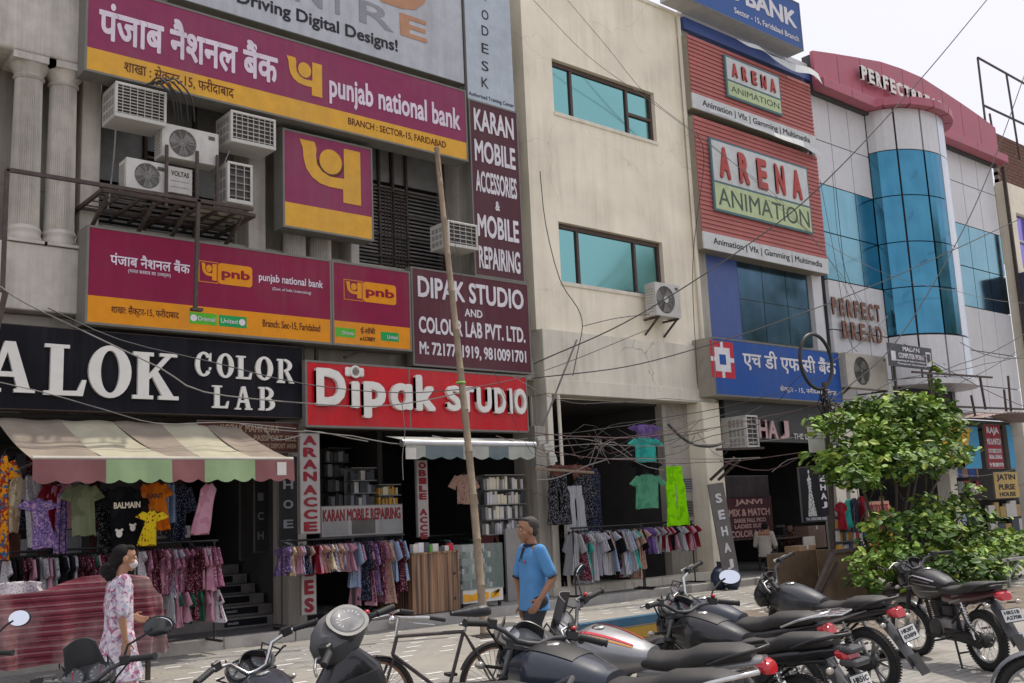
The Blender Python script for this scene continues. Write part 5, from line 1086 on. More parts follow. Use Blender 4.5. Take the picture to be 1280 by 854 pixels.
    b = MB(); b.grid(lambda u, v: (-.20-.20*u-.09*u*u, (v-.5)*(.15-.02*u), .72-.12*u-.28*u*u-.03*abs(2*v-1)**2), 10, 6, thick=.006); b.build('rear_mudguard', M_trim if not p.get('guard') else p['guard'], t)
    b = MB(); b.grid(lambda u, v: (-.47-.10*u, (v-.5)*(.13-.02*u), .40-.16*u), 4, 3, thick=.008); b.build('mud_flap', M_rub, t)
    pl = MB(); C = Vector((-.47, 0, .585)); PU = Vector((0, -1, 0)); PV = Vector((.35, 0, .937)); PN = PU.cross(PV)
    pl.obox(C, PU*.105, PV*.06, PN*.003); po = pl.build('number_plate', M_plate, t)
    if p.get('plate'):
        for i, ln in enumerate(p['plate']):
            b = MB(); letters(b, ln, -.085, .085, .006-.05*i+.004, .046-.05*i, C+PN*.0035, PU, PV, d=.001, bold=.03); b.build('lettering', M_black, po)
    b = MB(); b.obox(C-PN*.006, PU*.112, PV*.067, PN*.004); b.build('plate_frame', M_black, po)
    for sy in (-1, 1):
        b = MB(); b.tube([(-.33, sy*.07, .69), (-.35, sy*.15, .685)], .009, 6); o = b.build('rear_indicator', M_rub, t); MB().ell((-.355, sy*.175, .685), (.022, .036, .024), 12, 8).build('lens', M_amber, o)
    rl = p.get('rail', M_black)
    b = MB(); b.tube([(-.05, .135, .80), (-.22, .14, .86), (-.36, .10, .89), (-.42, 0, .895), (-.36, -.10, .89), (-.22, -.14, .86), (-.05, -.135, .80)], .013, 9); b.build('grab_rail', rl, t)
    if p.get('rack'):
        b = MB(); b.tube([(-.25, .11, .87), (-.45, .12, .90), (-.58, .08, .905), (-.58, -.08, .905), (-.45, -.12, .90), (-.25, -.11, .87)], .008, 7)
        for y in (-.06, 0, .06): b.tube([(-.30, y, .875), (-.585, y, .906)], .006, 6)
        for x in (-.38, -.48): b.tube([(x, -.115, .893), (x, .115, .893)], .006, 6)
        b.build('luggage_rack', M_chrome, t)
    # frame, engine, swing arm, shocks, stand
    b = MB(); b.tube([(1.0, 0, .80), (.90, 0, .62), (.86, 0, .36), (.72, 0, .26), (.35, 0, .26)], .02, 8); b.tube([(1.0, 0, .84), (.5, 0, .72), (.1, .07, .68), (-.25, .07, .72)], .016, 8); b.tube([(.45, 0, .72), (.36, 0, .30)], .02, 8)
    for sy in (-.09, .09): b.tube([(.38, sy, .36), (0, sy, .30)], .018, 8); b.tube([(.38, sy, .45), (.05, sy, .68)], .012, 8)
    b.build('frame', M_black, t)
    b = MB(); b.loft([((.40, 0, .38), .09, .09, (0, 1, 0), (0, 0, 1), 3), ((.52, 0, .38), .12, .12, (0, 1, 0), (0, 0, 1), 3), ((.68, 0, .37), .125, .115, (0, 1, 0), (0, 0, 1), 3), ((.78, 0, .38), .08, .08, (0, 1, 0), (0, 0, 1), 3)], 18); b.build('crankcase', M_alu, t)
    for sy in (-1, 1): b = MB(); b.lathe((.62, sy*.115, .38), [(.10, 0), (.095, sy*.025), (.06, sy*.038), (.02, sy*.04)], 22, 'y'); b.build('engine_cover', M_eng, t)
    b = MB(); d = Vector((.30, 0, .95))
    for k in range(9): c = Vector((.66, 0, .48))+d*.021*k; b.obox(c, (.075, 0, -.02), (0, .08, 0), d*.004)
    b.obox(Vector((.66, 0, .48))+d*.09, (.05, 0, -.014), (0, .055, 0), d*.1); b.build('cylinder_fins', M_eng, t)
    b = MB(); b.box(.42, .58, -.06, .06, .50, .63); b.build('carburettor_box', M_black, t, bevel=.02)
    b = MB(); b.tube([(.74, -.05, .60), (.84, -.08, .52), (.82, -.10, .32), (.60, -.14, .24), (.25, -.16, .27)], .02, 10); b.tube([(.25, -.16, .27), (.15, -.17, .29), (-.30, -.18, .34)], [.03, .05, .045], 14); b.build('exhaust', M_chrome if p.get('chrome') else M_black, t)
    b = MB(); b.loft([((.50, .105, .345), .012, .055, (0, 1, 0), (0, 0, 1), 3), ((.2, .105, .325), .014, .05, (0, 1, 0), (0, 0, 1), 3), ((-.02, .105, .30), .014, .075, (0, 1, 0), (0, 0, 1), 3), ((-.09, .105, .30), .008, .04, (0, 1, 0), (0, 0, 1), 3)], 14); b.build('chain_case', M_black, t)
    for sy in (-.12, .12):
        b = MB(); A, C_ = Vector((.0, sy, .32)), Vector((.13, sy, .68)); b.tube([A, C_], .012, 7); n = 72; b.tube([A.lerp(C_, .22+.68*k/n)+Vector((cos(k*.785)*.026, sin(k*.785)*.026, 0)) for k in range(n+1)], .0055, 5); b.build('shock_absorber', M_alu if not p.get('chrome') else M_chrome, t)
    b = MB(); b.tube([(.42, .10, .30), (.46, .22, .29), (.46, .28, .29)], .011, 7); b.tube([(.42, -.10, .30), (.46, -.22, .29), (.46, -.28, .29)], .011, 7); b.tube([(.22, -.13, .38), (.22, -.26, .38)], .011, 7); b.tube([(.22, .13, .38), (.22, .26, .38)], .011, 7); b.build('foot_pegs', M_rub, t)
    b = MB(); b.tube([(.40, .06, .27), (.34, .20, .02)] if not p.get('centre') else [(.38, .09, .28), (.28, .13, .01), (.24, .14, .01)], .012, 7)
    if p.get('centre'): b.tube([(.38, -.09, .28), (.28, -.13, .01), (.24, -.14, .01)], .012, 7); b.tube([(.33, -.11, .15), (.33, .11, .15)], .010, 7)
    b.build('stand', M_black, t)
    b = MB(); b.tube([(.50, .12, .33), (.60, .17, .30), (.72, .16, .31), (.74, .19, .33)], .009, 7); b.build('gear_lever', M_rub, t)
    if p.get('guard_rail'):
        b = MB(); b.tube([(.14, .15, .66), (-.02, .20, .50), (-.2, .20, .36), (-.05, .18, .28), (.2, .17, .30)], .010, 8); b.build('saree_guard', M_black, t)
    for o in st: rot_steer(o, steer, (1.0, 0, .9))
    return t
VS = (S_white); D_ = R_
motorcycle((9.81, 4.75), D_(62), D_(4), D_(11), .93, 'black and maroon motorcycle on its centre stand in front of the shrub', paint=P_black, tailp=P_maroon, alloy=False, visor=1, centre=True, guard_rail=True, chrome=True, mirrors=(0, 0), rise=.03, plate=('HR51B', 'A2708'),
    decals=((.55, .95, 28, 36, S_white, .6), (.60, .92, 14, 20, M_alu, .6), (.52, .85, 2, 8, M_alu, .8), (.50, .80, -14, -8, M_alu, .8)), tail_stripes=(((.35, .66), (.12, .72), M_alu), ((.30, .73), (.05, .76), P_maroon)), lamp=M_lamp)
motorcycle((8.18, 4.96), D_(82), D_(9), D_(32), .93, 'black motorcycle with matt seat and alloy wheels, left of the one on its centre stand', paint=P_grey, paint2=P_black, plate=('HR30T', '0389'), mirrors=(0, 0), rise=.05, visor=1, tail_stripes=(((.3, .66), (-.15, .79), M_alu),), lamp=M_lamp, chrome=False)
motorcycle((6.90, 4.85), D_(93), D_(9), D_(30), .92, 'dark motorcycle with a chrome luggage rack behind its seat and red tail lamp', paint=P_navy, paint2=P_black, rack=True, rail=M_chrome, mirrors=(0, 0), visor=0, bar=M_chrome, rise=.07, chrome=True, mz=1.22)
motorcycle((5.72, 3.98), D_(90), D_(3), D_(-14), .92, 'black motorcycle with twin round gauges, raised mirrors and square tail box', paint=P_black, paint2=P_black, plate=('HR51C', '0079'), cluster='twin', chrome=True, mirrors=(0, 1), mshape=(.10, .062), cap_plate=True, tailbox=True, lamp=M_lamp, red=1, mz=1.20)
motorcycle((5.12, 4.16), D_(105), D_(10), D_(20), .92, 'silver tanked motorcycle with red and orange tank stripe and white tail', paint=P_silver, tailp=P_silver, visor=2, cluster='digital', red=1, mirrors=(0, 1), mtilt=-22, rise=.02, decals=((.50, .98, 62, 70, M_lamp, .0), (.50, .98, 52, 58, S_oran, .0)), tw=1.25)
motorcycle((4.02, 3.46), D_(102), D_(4), D_(-38), .95, 'navy tanked motorcycle with wide digital gauge in front of the walking man', paint=P_navy, cluster='digital', visor=1, red=1, mirrors=(0, 0), mz=1.08, cap_plate=True, tw=1.3, rail=M_chrome)
motorcycle((2.60, 4.50), D_(72), D_(12), D_(18), .88, 'motorcycle with chrome raised handlebar and two round gauges beside the scooter', paint=P_navy, bar=M_chrome, rise=.06, mirrors=(0, 0), chrome=True, visor=1)
motorcycle((1.38, 4.92), D_(50), D_(6), D_(12), .88, 'motorcycle with curved black fly screen and a large mirror beside the woman', paint=P_black, visor=2, mirrors=(0, 1), mshape=(.105, .07), mtilt=-20, mz=1.17, chrome=True)
motorcycle((1.08, 6.34), D_(58), D_(0), D_(8), .88, 'motorcycle with bright oval mirror and boxy dark switchgear cut by the frame edge', paint=P_grey, visor=1, mirrors=(0, 1), mshape=(.085, .06), cluster='digital', mz=1.22)
# ------------------------------------------------------------------ the scooter
def scooter():
    t = bpy.data.objects.new('scooter', None); COL.objects.link(t); s = 1.02
    t.matrix_world = Matrix.Translation((3.30, 3.98, 0)) @ Matrix.Rotation(D_(98), 4, 'Z') @ Matrix.Rotation(-D_(9), 4, 'X') @ Matrix.Scale(s, 4)
    ORG[t.name] = Vector((0, 0, 0)); props(t, 'black and grey scooter with oval speedometer beside the bicycle', 'scooter'); st = []
    M_sg = mat('scooter_grey', (.10, .10, .102), .55, spec=.25, var=.15); wheel(t, 0, .23, .23, .09, True, 'rear_wheel'); st.append(wheel(t, 1.22, .23, .23, .085, True, 'front_wheel'))
    X, Y_, Z = Vector((1, 0, 0)), Vector((0, 1, 0)), Vector((0, 0, 1))
    b = MB(); b.loft([((1.06, 0, .86), .07, .06, Y_, X, 2.4), ((1.05, 0, .94), .18, .09, Y_, X, 2.6), ((1.03, 0, 1.02), .21, .115, Y_, X, 2.6), ((1.03, 0, 1.08), .19, .10, Y_, X, 2.4), ((1.05, 0, 1.125), .11, .05, Y_, X, 2.2)], 22); st.append(b.build('handlebar_cowl', M_sg, t))
    b = MB(); N = Vector((-.62, 0, .78)); V = Vector((.78, 0, .62)); c = Vector((.965, 0, 1.085)); b.loft([(c-N*.05, .135, .09, Y_, V, 2.3), (c+N*.012, .145, .10, Y_, V, 2.3)], 26); o = b.build('speedometer', M_trim, t); st.append(o)
    b = MB(); b.loft([(c+N*.0125, .122, .082, Y_, V, 2.1), (c+N*.018, .115, .076, Y_, V, 2.1)], 26); b.build('dial', M_dial, o)
    b = MB()
    for k in range(11): a = R_(-20+22*k); e = Y_*cos(a)*.085+V*sin(a)*.05; b.obox(c+N*.0185+e, e.normalized()*.007, e.normalized().cross(N)*.0015, N*.0008)
    b.obox(c+N*.019+Y_*.02+V*.01, Y_*.035+V*.01, V*.0015, N*.0008); b.build('dial_marks', S_white, o)
    for sy in (-1, 1):
        b = MB(); b.tube([(1.0, sy*.16, 1.0), (.97, sy*.22, 1.02), (.94, sy*.25, 1.02)], .016, 8); st.append(b.build('handlebar', M_black, t))
        b = MB(); A, C_ = Vector((.94, sy*.25, 1.02)), Vector((.90, sy*.37, 1.01)); b.tube([A.lerp(C_, k/12) for k in range(13)], [.02 if k % 2 else .017 for k in range(13)], 10); st.append(b.build('grip', M_rub, t))
        b = MB(); b.tube([(1.0, sy*.20, 1.0), (1.03, sy*.25, .99), (.99, sy*.33, .97), (.95, sy*.38, .96)], .008, 7); st.append(b.build('lever', M_chrome, t))
        b = MB(); b.obox((.99, sy*.2, 1.02), X*.03, Y_*.03, Z*.03); so = b.build('switch_box', M_black, t, bevel=.008); st.append(so)
    MB().ell((.965, -.2, 1.055), (.015, .02, .012), 10, 6).build('red_switch', M_lamp, so)
    b = MB(); b.loft([((1.12, 0, .30), .12, .06, Y_, X, 2.6), ((1.10, 0, .45), .25, .09, Y_, X, 2.8), ((1.04, 0, .65), .27, .08, Y_, X, 2.8), ((1.01, 0, .82), .20, .08, Y_, X, 2.6), ((1.02, 0, .93), .08, .06, Y_, X, 2.4)], 24); b.build('front_apron', P_black, t)
    b = MB(); b.loft([((.97, 0, .42), .17, .03, Y_, X, 3.2), ((.93, 0, .60), .19, .035, Y_, X, 3.2), ((.95, 0, .80), .15, .03, Y_, X, 3)], 22); ap = b.build('inner_apron', M_black, t)
    b = MB(); b.box(.885, .90, .03, .11, .60, .72); b.build('glovebox_lock', M_alu, ap, bevel=.01)
    b = MB(); b.torus((.90, 0, .52), .17, .01, 'x', 20, 6, 0, pi); b.build('apron_trim', M_sg, ap)
    b = MB(); b.box(.45, .98, -.17, .17, .24, .30); b.build('floorboard', M_trim, t, bevel=.02)
    b = MB(); b.loft([((.50, 0, .45), .10, .16, Y_, Z, 3), ((.30, 0, .52), .19, .20, Y_, Z, 2.8), ((0, 0, .56), .21, .18, Y_, Z, 2.6), ((-.30, 0, .62), .17, .12, Y_, Z, 2.6), ((-.45, 0, .66), .08, .05, Y_, Z, 2.4)], 24); b.build('body_panel', P_black, t)
    b = MB(); b.loft([((.52, 0, .70), .09, .03, Y_, Z, 2.6), ((.42, 0, .735), .145, .045, Y_, Z, 2.6), ((.2, 0, .745), .16, .05, Y_, Z, 2.6), ((-.05, 0, .77), .15, .055, Y_, Z, 2.6), ((-.3, 0, .775), .11, .045, Y_, Z, 2.4), ((-.38, 0, .77), .06, .02, Y_, Z, 2.4)], 22); b.build('seat', M_vinyl, t)
    b = MB(); b.grid(lambda u, v: (.3-.62*u, .2-.06*u+.004, .56+.10*u+(v-.5)*.15*(1-abs(2*u-1)**2)), 12, 4, thick=.006); b.build('side_trim', M_sg, t)
    b = MB(); b.tube([(-.15, .15, .74), (-.4, .13, .84), (-.48, 0, .85), (-.4, -.13, .84), (-.15, -.15, .74)], .014, 8); b.build('grab_rail', M_trim, t)
    b = MB(); b.ell((-.44, 0, .66), (.05, .09, .04)); b.build('tail_lamp', M_lamp, t)
    b = MB(); b.grid(lambda u, v: (1.22+.28*cos(R_(15+140*u)), (v-.5)*.13, .23+.28*sin(R_(15+140*u))-.02*abs(2*v-1)**2), 12, 4, thick=.006); st.append(b.build('front_mudguard', P_black, t))
    for sy in (-.07, .07): st.append(MB().tube([(1.22, sy, .23), (1.12, sy, .5), (1.05, sy*.3, .9)], .018, 8).build('fork_leg', M_eng, t))
    MB().tube([(.35, .08, .24), (.30, .2, .02)], .012, 7).build('stand', M_black, t)
    for o in st: rot_steer(o, D_(20), (1.05, 0, .9))
scooter()
# ------------------------------------------------------------------ the bicycle behind the scooter
def bicycle(pos, hdg, lean, label, s=1.):
    t = bpy.data.objects.new('bicycle', None); COL.objects.link(t); t.matrix_world = Matrix.Translation((pos[0], pos[1], 0)) @ Matrix.Rotation(hdg, 4, 'Z') @ Matrix.Rotation(-lean, 4, 'X') @ Matrix.Scale(s, 4)
    ORG[t.name] = Vector((0, 0, 0)); props(t, label, 'bicycle'); mf = mat('rusty_bike_frame', (.06, .05, .05), .5, metal=.3, var=.4, sc_=15); mr_ = mat('rusty_rim', (.22, .13, .09), .5, metal=.6, var=.4, sc_=14)
    for x, nm in ((0, 'rear_wheel'), (1.12, 'front_wheel')):
        b = MB(); b.torus((x, 0, .34), .325, .021, 'y', 44, 8); w0 = b.build(nm, M_tyre, t); b = MB(); b.torus((x, 0, .34), .298, .012, 'y', 40, 6, sq=1.4); b.build('rim', mr_, w0)
        b = MB()
        for k in range(36):
            a = 2*pi*k/36; o = .6*(1 if k % 4 < 2 else -1); b.bar((x+.022*cos(a+o), .03*(1 if k % 2 else -1), .34+.022*sin(a+o)), (x+.295*cos(a), 0, .34+.295*sin(a)), .0035)
        b.build('spokes', M_chrome, w0); MB().cyl((x, -.05, .34), (x, .05, .34), .022).build('hub', mf, w0)
        b = MB(); b.grid(lambda u, v: (x+.355*cos(R_(25+150*u)), (v-.5)*.06, .34+.355*sin(R_(25+150*u))-.008*abs(2*v-1)), 16, 3, thick=.003); b.build('mudguard', mf, t)
    b = MB(); bb = (.46, 0, .30); sc0 = (.30, 0, .80); hd = (.92, 0, .82); hl = (.96, 0, .68)
    for a, c in ((bb, sc0), (sc0, hd), (bb, hl), (hd, hl)): b.tube([a, c], .016, 8)
    for sy in (-.05, .05): b.tube([bb, (0, sy, .34)], .010, 6); b.tube([sc0, (0, sy, .34)], .009, 6); b.tube([(.965, sy*.6, .66), (1.03, sy, .50), (1.12, sy, .34)], .012, 6)
    b.build('frame', mf, t)
    b = MB(); b.tube([(.29, 0, .80), (.26, 0, .93)], .014, 8); b.build('seat_post', M_chrome, t)
    b = MB(); b.loft([((.42, 0, .955), .022, .018, (0, 1, 0), (0, 0, 1), 2.4), ((.32, 0, .955), .045, .03, (0, 1, 0), (0, 0, 1), 2.6), ((.20, 0, .96), .10, .05, (0, 1, 0), (0, 0, 1), 2.6), ((.12, 0, .965), .11, .055, (0, 1, 0), (0, 0, 1), 2.8), ((.07, 0, .955), .08, .04, (0, 1, 0), (0, 0, 1), 2.8)], 18); b.build('saddle', mat('saddle_cover', (.02, .021, .024), .45, var=.4, sc_=12, bump=.6, bsc=20), t)
    b = MB(); b.tube([(.93, 0, .82), (.90, 0, .98)], .013, 8); b.tube([(.66, -.28, .96), (.78, -.26, .985), (.93, -.12, .985), (.95, 0, .98), (.93, .12, .985), (.78, .26, .985), (.66, .28, .96)], .011, 8); b.build('handlebar', M_chrome, t)
    for sy in (-1, 1): MB().tube([(.76, sy*.262, .982), (.63, sy*.285, .955)], .017, 8).build('grip', M_rub, t); MB().tube([(.90, sy*.06, .955), (.85, sy*.2, .94), (.70, sy*.24, .92)], .005, 6).build('brake_rod', M_chrome, t)
    b = MB(); b.ell((.99, .05, .96), (.03, .03, .035), 12, 8); b.build('bell', M_chrome, t)
    b = MB(); b.torus((.46, .04, .30), .09, .005, 'y', 24, 5); b.torus((0, .04, .34), .035, .004, 'y', 16, 5); b.bar((.46, .04, .39), (0, .04, .375), .008); b.bar((.46, .04, .21), (0, .04, .305), .008); b.bar((.46, .06, .30), (.56, .07, .16), .012); b.bar((.46, -.06, .30), (.36, -.07, .44), .012); b.build('crank_and_chain', mf, t)
    for c in ((.56, .12, .16), (.36, -.12, .44)): boxp('pedal', M_rub, t, c[0]-.04, c[0]+.04, c[1]-.045, c[1]+.045, c[2]-.012, c[2]+.012)
    b = MB(); 
    for y in (-.07, 0, .07): b.bar((-.25, y, .74), (.18, y, .74), .01)
    for x in (-.25, -.05, .16): b.bar((x, -.07, .74), (x, .07, .74), .01)
    for sy in (-.06, .06): b.tube([(-.2, sy, .74), (0, sy, .34)], .006, 6)
    b.build('carrier', mf, t)
    b = MB(); b.tube([(.0, .06, .34), (-.1, .16, .01)], .008, 6); b.build('stand', mf, t)

bicycle((5.35, 6.62), R_(172), R_(3), 'old black bicycle with a plastic covered saddle and rusty wheels behind the scooter', .93)
# lone grey front mudguard and wheel at the corner of the picture: the nose of one more motorcycle
motorcycle((7.80, 2.16), D_(120), D_(3), D_(-4), .93, 'motorcycle nose with a tall slate grey front mudguard cut by the corner', paint=P_slate, paint2=P_slate, alloy=True, mirrors=(0, 0))
# ================================================================== people
def capsule(mb, a, c, r0, r1, n=14):
    a, c = Vector(a), Vector(c); d = c-a; L_ = d.length; d = d.normalized() if L_ > 1e-6 else Vector((0, 0, 1)); pts = []; rs = []
    for k in range(5): q = -pi/2+pi/2*k/4*.98+.03; pts.append(a+d*r0*sin(q)); rs.append(max(r0*cos(q), 1e-4))
    for k in range(5): q = .02+pi/2*k/4*.97; pts.append(c+d*r1*sin(q)); rs.append(max(r1*cos(q), 1e-4))
    mb.tube(pts, rs, n)
def blob(name, mb, m, parent, voxel=.01, smooth=2):
    """melt overlapping closed shapes into one continuous skin"""
    me = bpy.data.meshes.new(name); me.from_pydata(mb.v, [], mb.f); bm = bmesh.new(); bm.from_mesh(me); bmesh.ops.recalc_face_normals(bm, faces=bm.faces); bm.to_mesh(me); bm.free()
    o = bpy.data.objects.new(name, me); COL.objects.link(o); r = o.modifiers.new('r', 'REMESH'); r.mode = 'VOXEL'; r.voxel_size = voxel; r.use_smooth_shade = True
    if smooth: s_ = o.modifiers.new('s', 'SMOOTH'); s_.iterations = smooth; s_.factor = .5
    dg = bpy.context.evaluated_depsgraph_get(); nm = bpy.data.meshes.new_from_object(o.evaluated_get(dg)); o.modifiers.clear(); o.data = nm; nm.name = name
    nm.materials.clear(); nm.materials.append(m); nm.polygons.foreach_set('use_smooth', [True]*len(nm.polygons)); o.parent = parent; return o
def skinm(name, c): return mat(name, c, .5, var=.08, sc_=8, spec=.35)
SK = skinm('brown_skin', (.30, .15, .085)); SKW = skinm('warm_brown_skin', (.34, .18, .11)); HAIR = mat('black_hair', (.010, .008, .008), .75, spec=.2, var=.4, sc_=60, bump=.6, bsc=120); HGREY = mat('greying_hair', (.035, .030, .026), .7, var=.5, sc_=90, bump=.5, bsc=120)
EYE = mat('eye_white', (.6, .58, .55), .3, var=.02); IRIS = mat('dark_iris', (.02, .012, .01), .2)
def hand(mb, w, d, side_v, curl=.5, s=1.):
    """palm and five fingers from the wrist w along d; side_v points to the thumb side"""
    w, d, s_ = Vector(w), Vector(d).normalized(), Vector(side_v).normalized(); nrm = d.cross(s_).normalized(); pc = w+d*.045*s
    for k in (-1, 0, 1): capsule(mb, w+s_*.014*k*s, w+d*.078*s+s_*.024*k*s, .014*s, .012*s, 8)
    for k, ln in enumerate((.070, .078, .072, .056)):
        b0 = w+d*.082*s+s_*(.027-.018*k)*s; d1 = (d+nrm*curl*.5).normalized(); d2 = (d+nrm*curl*1.6).normalized(); b1 = b0+d1*ln*.5*s; b2 = b1+d2*ln*.5*s
        capsule(mb, b0, b1, .0092*s, .0085*s, 7); capsule(mb, b1, b2, .0085*s, .0072*s, 7)
    t0 = w+d*.025*s+s_*.022*s; t1 = t0+(d*.6+s_*.8).normalized()*.035*s; t2 = t1+(d*.9+s_*.3+nrm*.3).normalized()*.03*s; capsule(mb, t0, t1, .012*s, .010*s, 7); capsule(mb, t1, t2, .010*s, .008*s, 7)
def person(pos, rz, H, label, J, top, bottom, skin=SK, hair=HAIR, hairstyle='short', skirt=None, shoes=True, sleeves=.5, z0=0., vox=.0085, trim=None, mask=None, turn=0.):
    """J: joints in metres for a 1.65 m body, x = the way the body faces, y = its left"""
    t = bpy.data.objects.new('person', None); COL.objects.link(t); k = H/1.65; t.matrix_world = Matrix.Translation((pos[0], pos[1], z0)) @ Matrix.Rotation(rz, 4, 'Z') @ Matrix.Scale(k, 4); ORG[t.name] = Vector((0, 0, 0)); props(t, label, 'person')
    D = dict(hd=(.02, 0, 1.54), nk=(0, 0, 1.40), ch=(0, 0, 1.24), be=(0, 0, 1.02), pl=(0, 0, .90), sl=(0, .175, 1.345), sr=(0, -.175, 1.345), el=(-.02, .24, 1.08), er=(-.02, -.24, 1.08), wl=(.06, .25, .85), wr=(.06, -.25, .85), hl=(0, .085, .86), hr=(0, -.085, .86), kl=(.02, .09, .47), kr=(.02, -.09, .47), al=(-.02, .09, .08), ar=(-.02, -.09, .08)); D.update(J)
    D = {a: Vector(b) for a, b in D.items()}; R_h = Matrix.Rotation(turn, 3, 'Z'); h = D['hd']
    b = MB(); e = lambda p: h+R_h @ Vector(p)
    b.ell(e((-.008, 0, .02)), (.094, .073, .095), 18, 12, R_h); b.ell(e((.02, 0, -.045)), (.068, .056, .065), 16, 10, R_h); b.ell(e((.078, 0, -.025)), (.022, .013, .022), 10, 8, R_h); capsule(b, e((.078, 0, .015)), e((.09, 0, -.022)), .009, .012, 8)
    b.ell(e((.062, 0, -.058)), (.018, .025, .011), 10, 6, R_h); b.ell(e((.045, 0, -.098)), (.026, .026, .02), 10, 8, R_h)
    for s in (-1, 1): b.ell(e((-.008, s*.075, -.015)), (.02, .009, .032), 10, 8, R_h); b.ell(e((.065, s*.033, .022)), (.018, .024, .009), 10, 6, R_h); b.ell(e((.048, s*.04, -.035)), (.028, .024, .022), 10, 8, R_h)
    capsule(b, h+Vector((-.015, 0, -.05)), D['nk']-Vector((.005, 0, .03)), .052, .058)
    capsule(b, D['sl'], D['el'], .046, .038); capsule(b, D['el'], D['wl'], .037, .024); capsule(b, D['sr'], D['er'], .046, .038); capsule(b, D['er'], D['wr'], .037, .024)
    capsule(b, D['sl'], D['sr'], .05, .05); capsule(b, D['ch'], D['pl'], .09, .10)
    for a, c, q in (('el', 'wl', 1), ('er', 'wr', -1)): dd = (D[c]-D[a]).normalized(); sv = Vector((1, 0, .15)); sv = (sv-dd*sv.dot(dd)).normalized(); hand(b, D[c]+dd*.012, dd, sv, .6 if q > 0 else -.6)
    for a, c, g in (('hl', 'kl', 'al'), ('hr', 'kr', 'ar')): capsule(b, D[a], D[c], .075, .052); capsule(b, D[c], D[g], .050, .034); capsule(b, D[g]-Vector((.03, 0, .035)), D[g]+Vector((.13, 0, -.05)), .036, .026)
    b_ = blob('body', b, skin, t, vox*.8, 1)
    for s in (-1, 1):
        b = MB(); b.ell(e((.079, s*.031, .004)), (.008, .013, .0065), 10, 8, R_h); o = b.build('eye', EYE, t); MB().ell(e((.0855, s*.031, .004)), (.003, .0055, .0055), 8, 6, R_h).build('iris', IRIS, o)
        MB().tube([e((.082, s*.014, .026)), e((.081, s*.034, .031)), e((.07, s*.052, .024))], .0042, 6).build('eyebrow', hair, t)
    MB().tube([e((.079, -.022, -.060)), e((.083, 0, -.057)), e((.079, .022, -.060))], .0035, 6).build('lips', mat('lips', (.22, .08, .06), .5), t)
    b = MB()
    if hairstyle != 'none':
        b.ell(e((-.034, 0, .038)), (.088, .080, .085), 18, 12, R_h); b.ell(e((-.055, 0, -.01)), (.052, .076, .065), 16, 10, R_h)
        if hairstyle in ('short',): b.ell(e((.012, 0, .088)), (.05, .06, .026), 14, 8, R_h)
        if hairstyle == 'long': b.ell(e((.03, 0, .085)), (.05, .062, .03), 14, 8, R_h); b.ell(e((-.10, 0, -.05)), (.055, .07, .09), 14, 10, R_h); b.ell(e((-.14, 0, -.10)), (.075, .085, .08), 14, 10, R_h); [b.ell(e((-.15+.06*random.random(), random.uniform(-.08, .08), -.05-.15*random.random())), (.03, .025, .03), 8, 6, R_h) for _ in range(16)]
        if hairstyle == 'bun': b.ell(e((-.11, 0, .02)), (.045, .045, .045), 12, 8, R_h)
        blob('hair', b, hair, t, .008, 1)
    if mask: b = MB(); b.ell(e((.052, 0, -.055)), (.052, .060, .045), 16, 10, R_h); b.build('face_mask', mask, t)
    # clothes
    b = MB(); g = .016
    b.loft([(D['nk']+Vector((-.004, 0, -.012)), .062, .062, (0, 1, 0), (1, 0, 0), 2.1), (D['nk']-Vector((0, 0, .045)), .14, .082, (0, 1, 0), (1, 0, 0), 2.2), (D['ch']+Vector((0, 0, .06)), .188, .105, (0, 1, 0), (1, 0, 0), 2.5), (D['ch']-Vector((0, 0, .06)), .165, .112, (0, 1, 0), (1, 0, 0), 2.4), (D['be'], .155, .115, (0, 1, 0), (1, 0, 0), 2.4), (D['pl']-Vector((0, 0, .02)), .172, .12, (0, 1, 0), (1, 0, 0), 2.4), (D['pl']-Vector((0, 0, .09)), .182, .125, (0, 1, 0), (1, 0, 0), 2.4)], 24)
    for s_, e_, w_ in (('sl', 'el', 'wl'), ('sr', 'er', 'wr')):
        f = min(sleeves*1.25, 1.); capsule(b, D[s_], D[s_].lerp(D[e_], f), .064, .058)
        if sleeves > .85: capsule(b, D[e_], D[e_].lerp(D[w_], .9), .05, .038)
    if skirt:
        zb = skirt; n_ = 9
        rg = []
        for q in range(n_): f = q/(n_-1); c = D['pl'].lerp(Vector(((D['al'].x+D['ar'].x)/2, 0, zb)), f); c.z = D['pl'].z+(zb-D['pl'].z)*f; rg.append((c, .185+.055*f, .125+.085*f, (0, 1, 0), (1, 0, 0), 2.2+.1*sin(q)))
        b.loft(rg, 28)
        for q in range(7): a = q*.9; capsule(b, (.12*cos(a), .18*sin(a), .82), (.2*cos(a), .235*sin(a), zb+.02), .02, .026, 8)
    tp = blob('shirt' if not skirt else 'dress', b, top, t, vox, 2)
    if trim:
        b = MB(); c = D['nk']; b.torus((c.x+.01, 0, c.z-.004), .062, .014, 'z', N=24, n=8); b.add([(c.x+.085, -.02, c.z-.02), (c.x+.085, .02, c.z-.02), (c.x+.135, .012, c.z-.15), (c.x+.135, -.012, c.z-.15)], [(0, 1, 2, 3)]); b.build('collar', trim, tp)
        for s_, e_ in (('sl', 'el'), ('sr', 'er')): q = D[s_].lerp(D[e_], min(sleeves*1.25, 1.)+.19); dd = (D[e_]-D[s_]).normalized(); MB().tube([q-dd*.006, q+dd*.006], .0525, 16).build('sleeve_band', trim, tp)
    b = MB()
    for a, c, g_ in (('hl', 'kl', 'al'), ('hr', 'kr', 'ar')): capsule(b, D[a], D[c], .096, .075); capsule(b, D[c], D[g_]+Vector((0, 0, .02)), .074, .062)
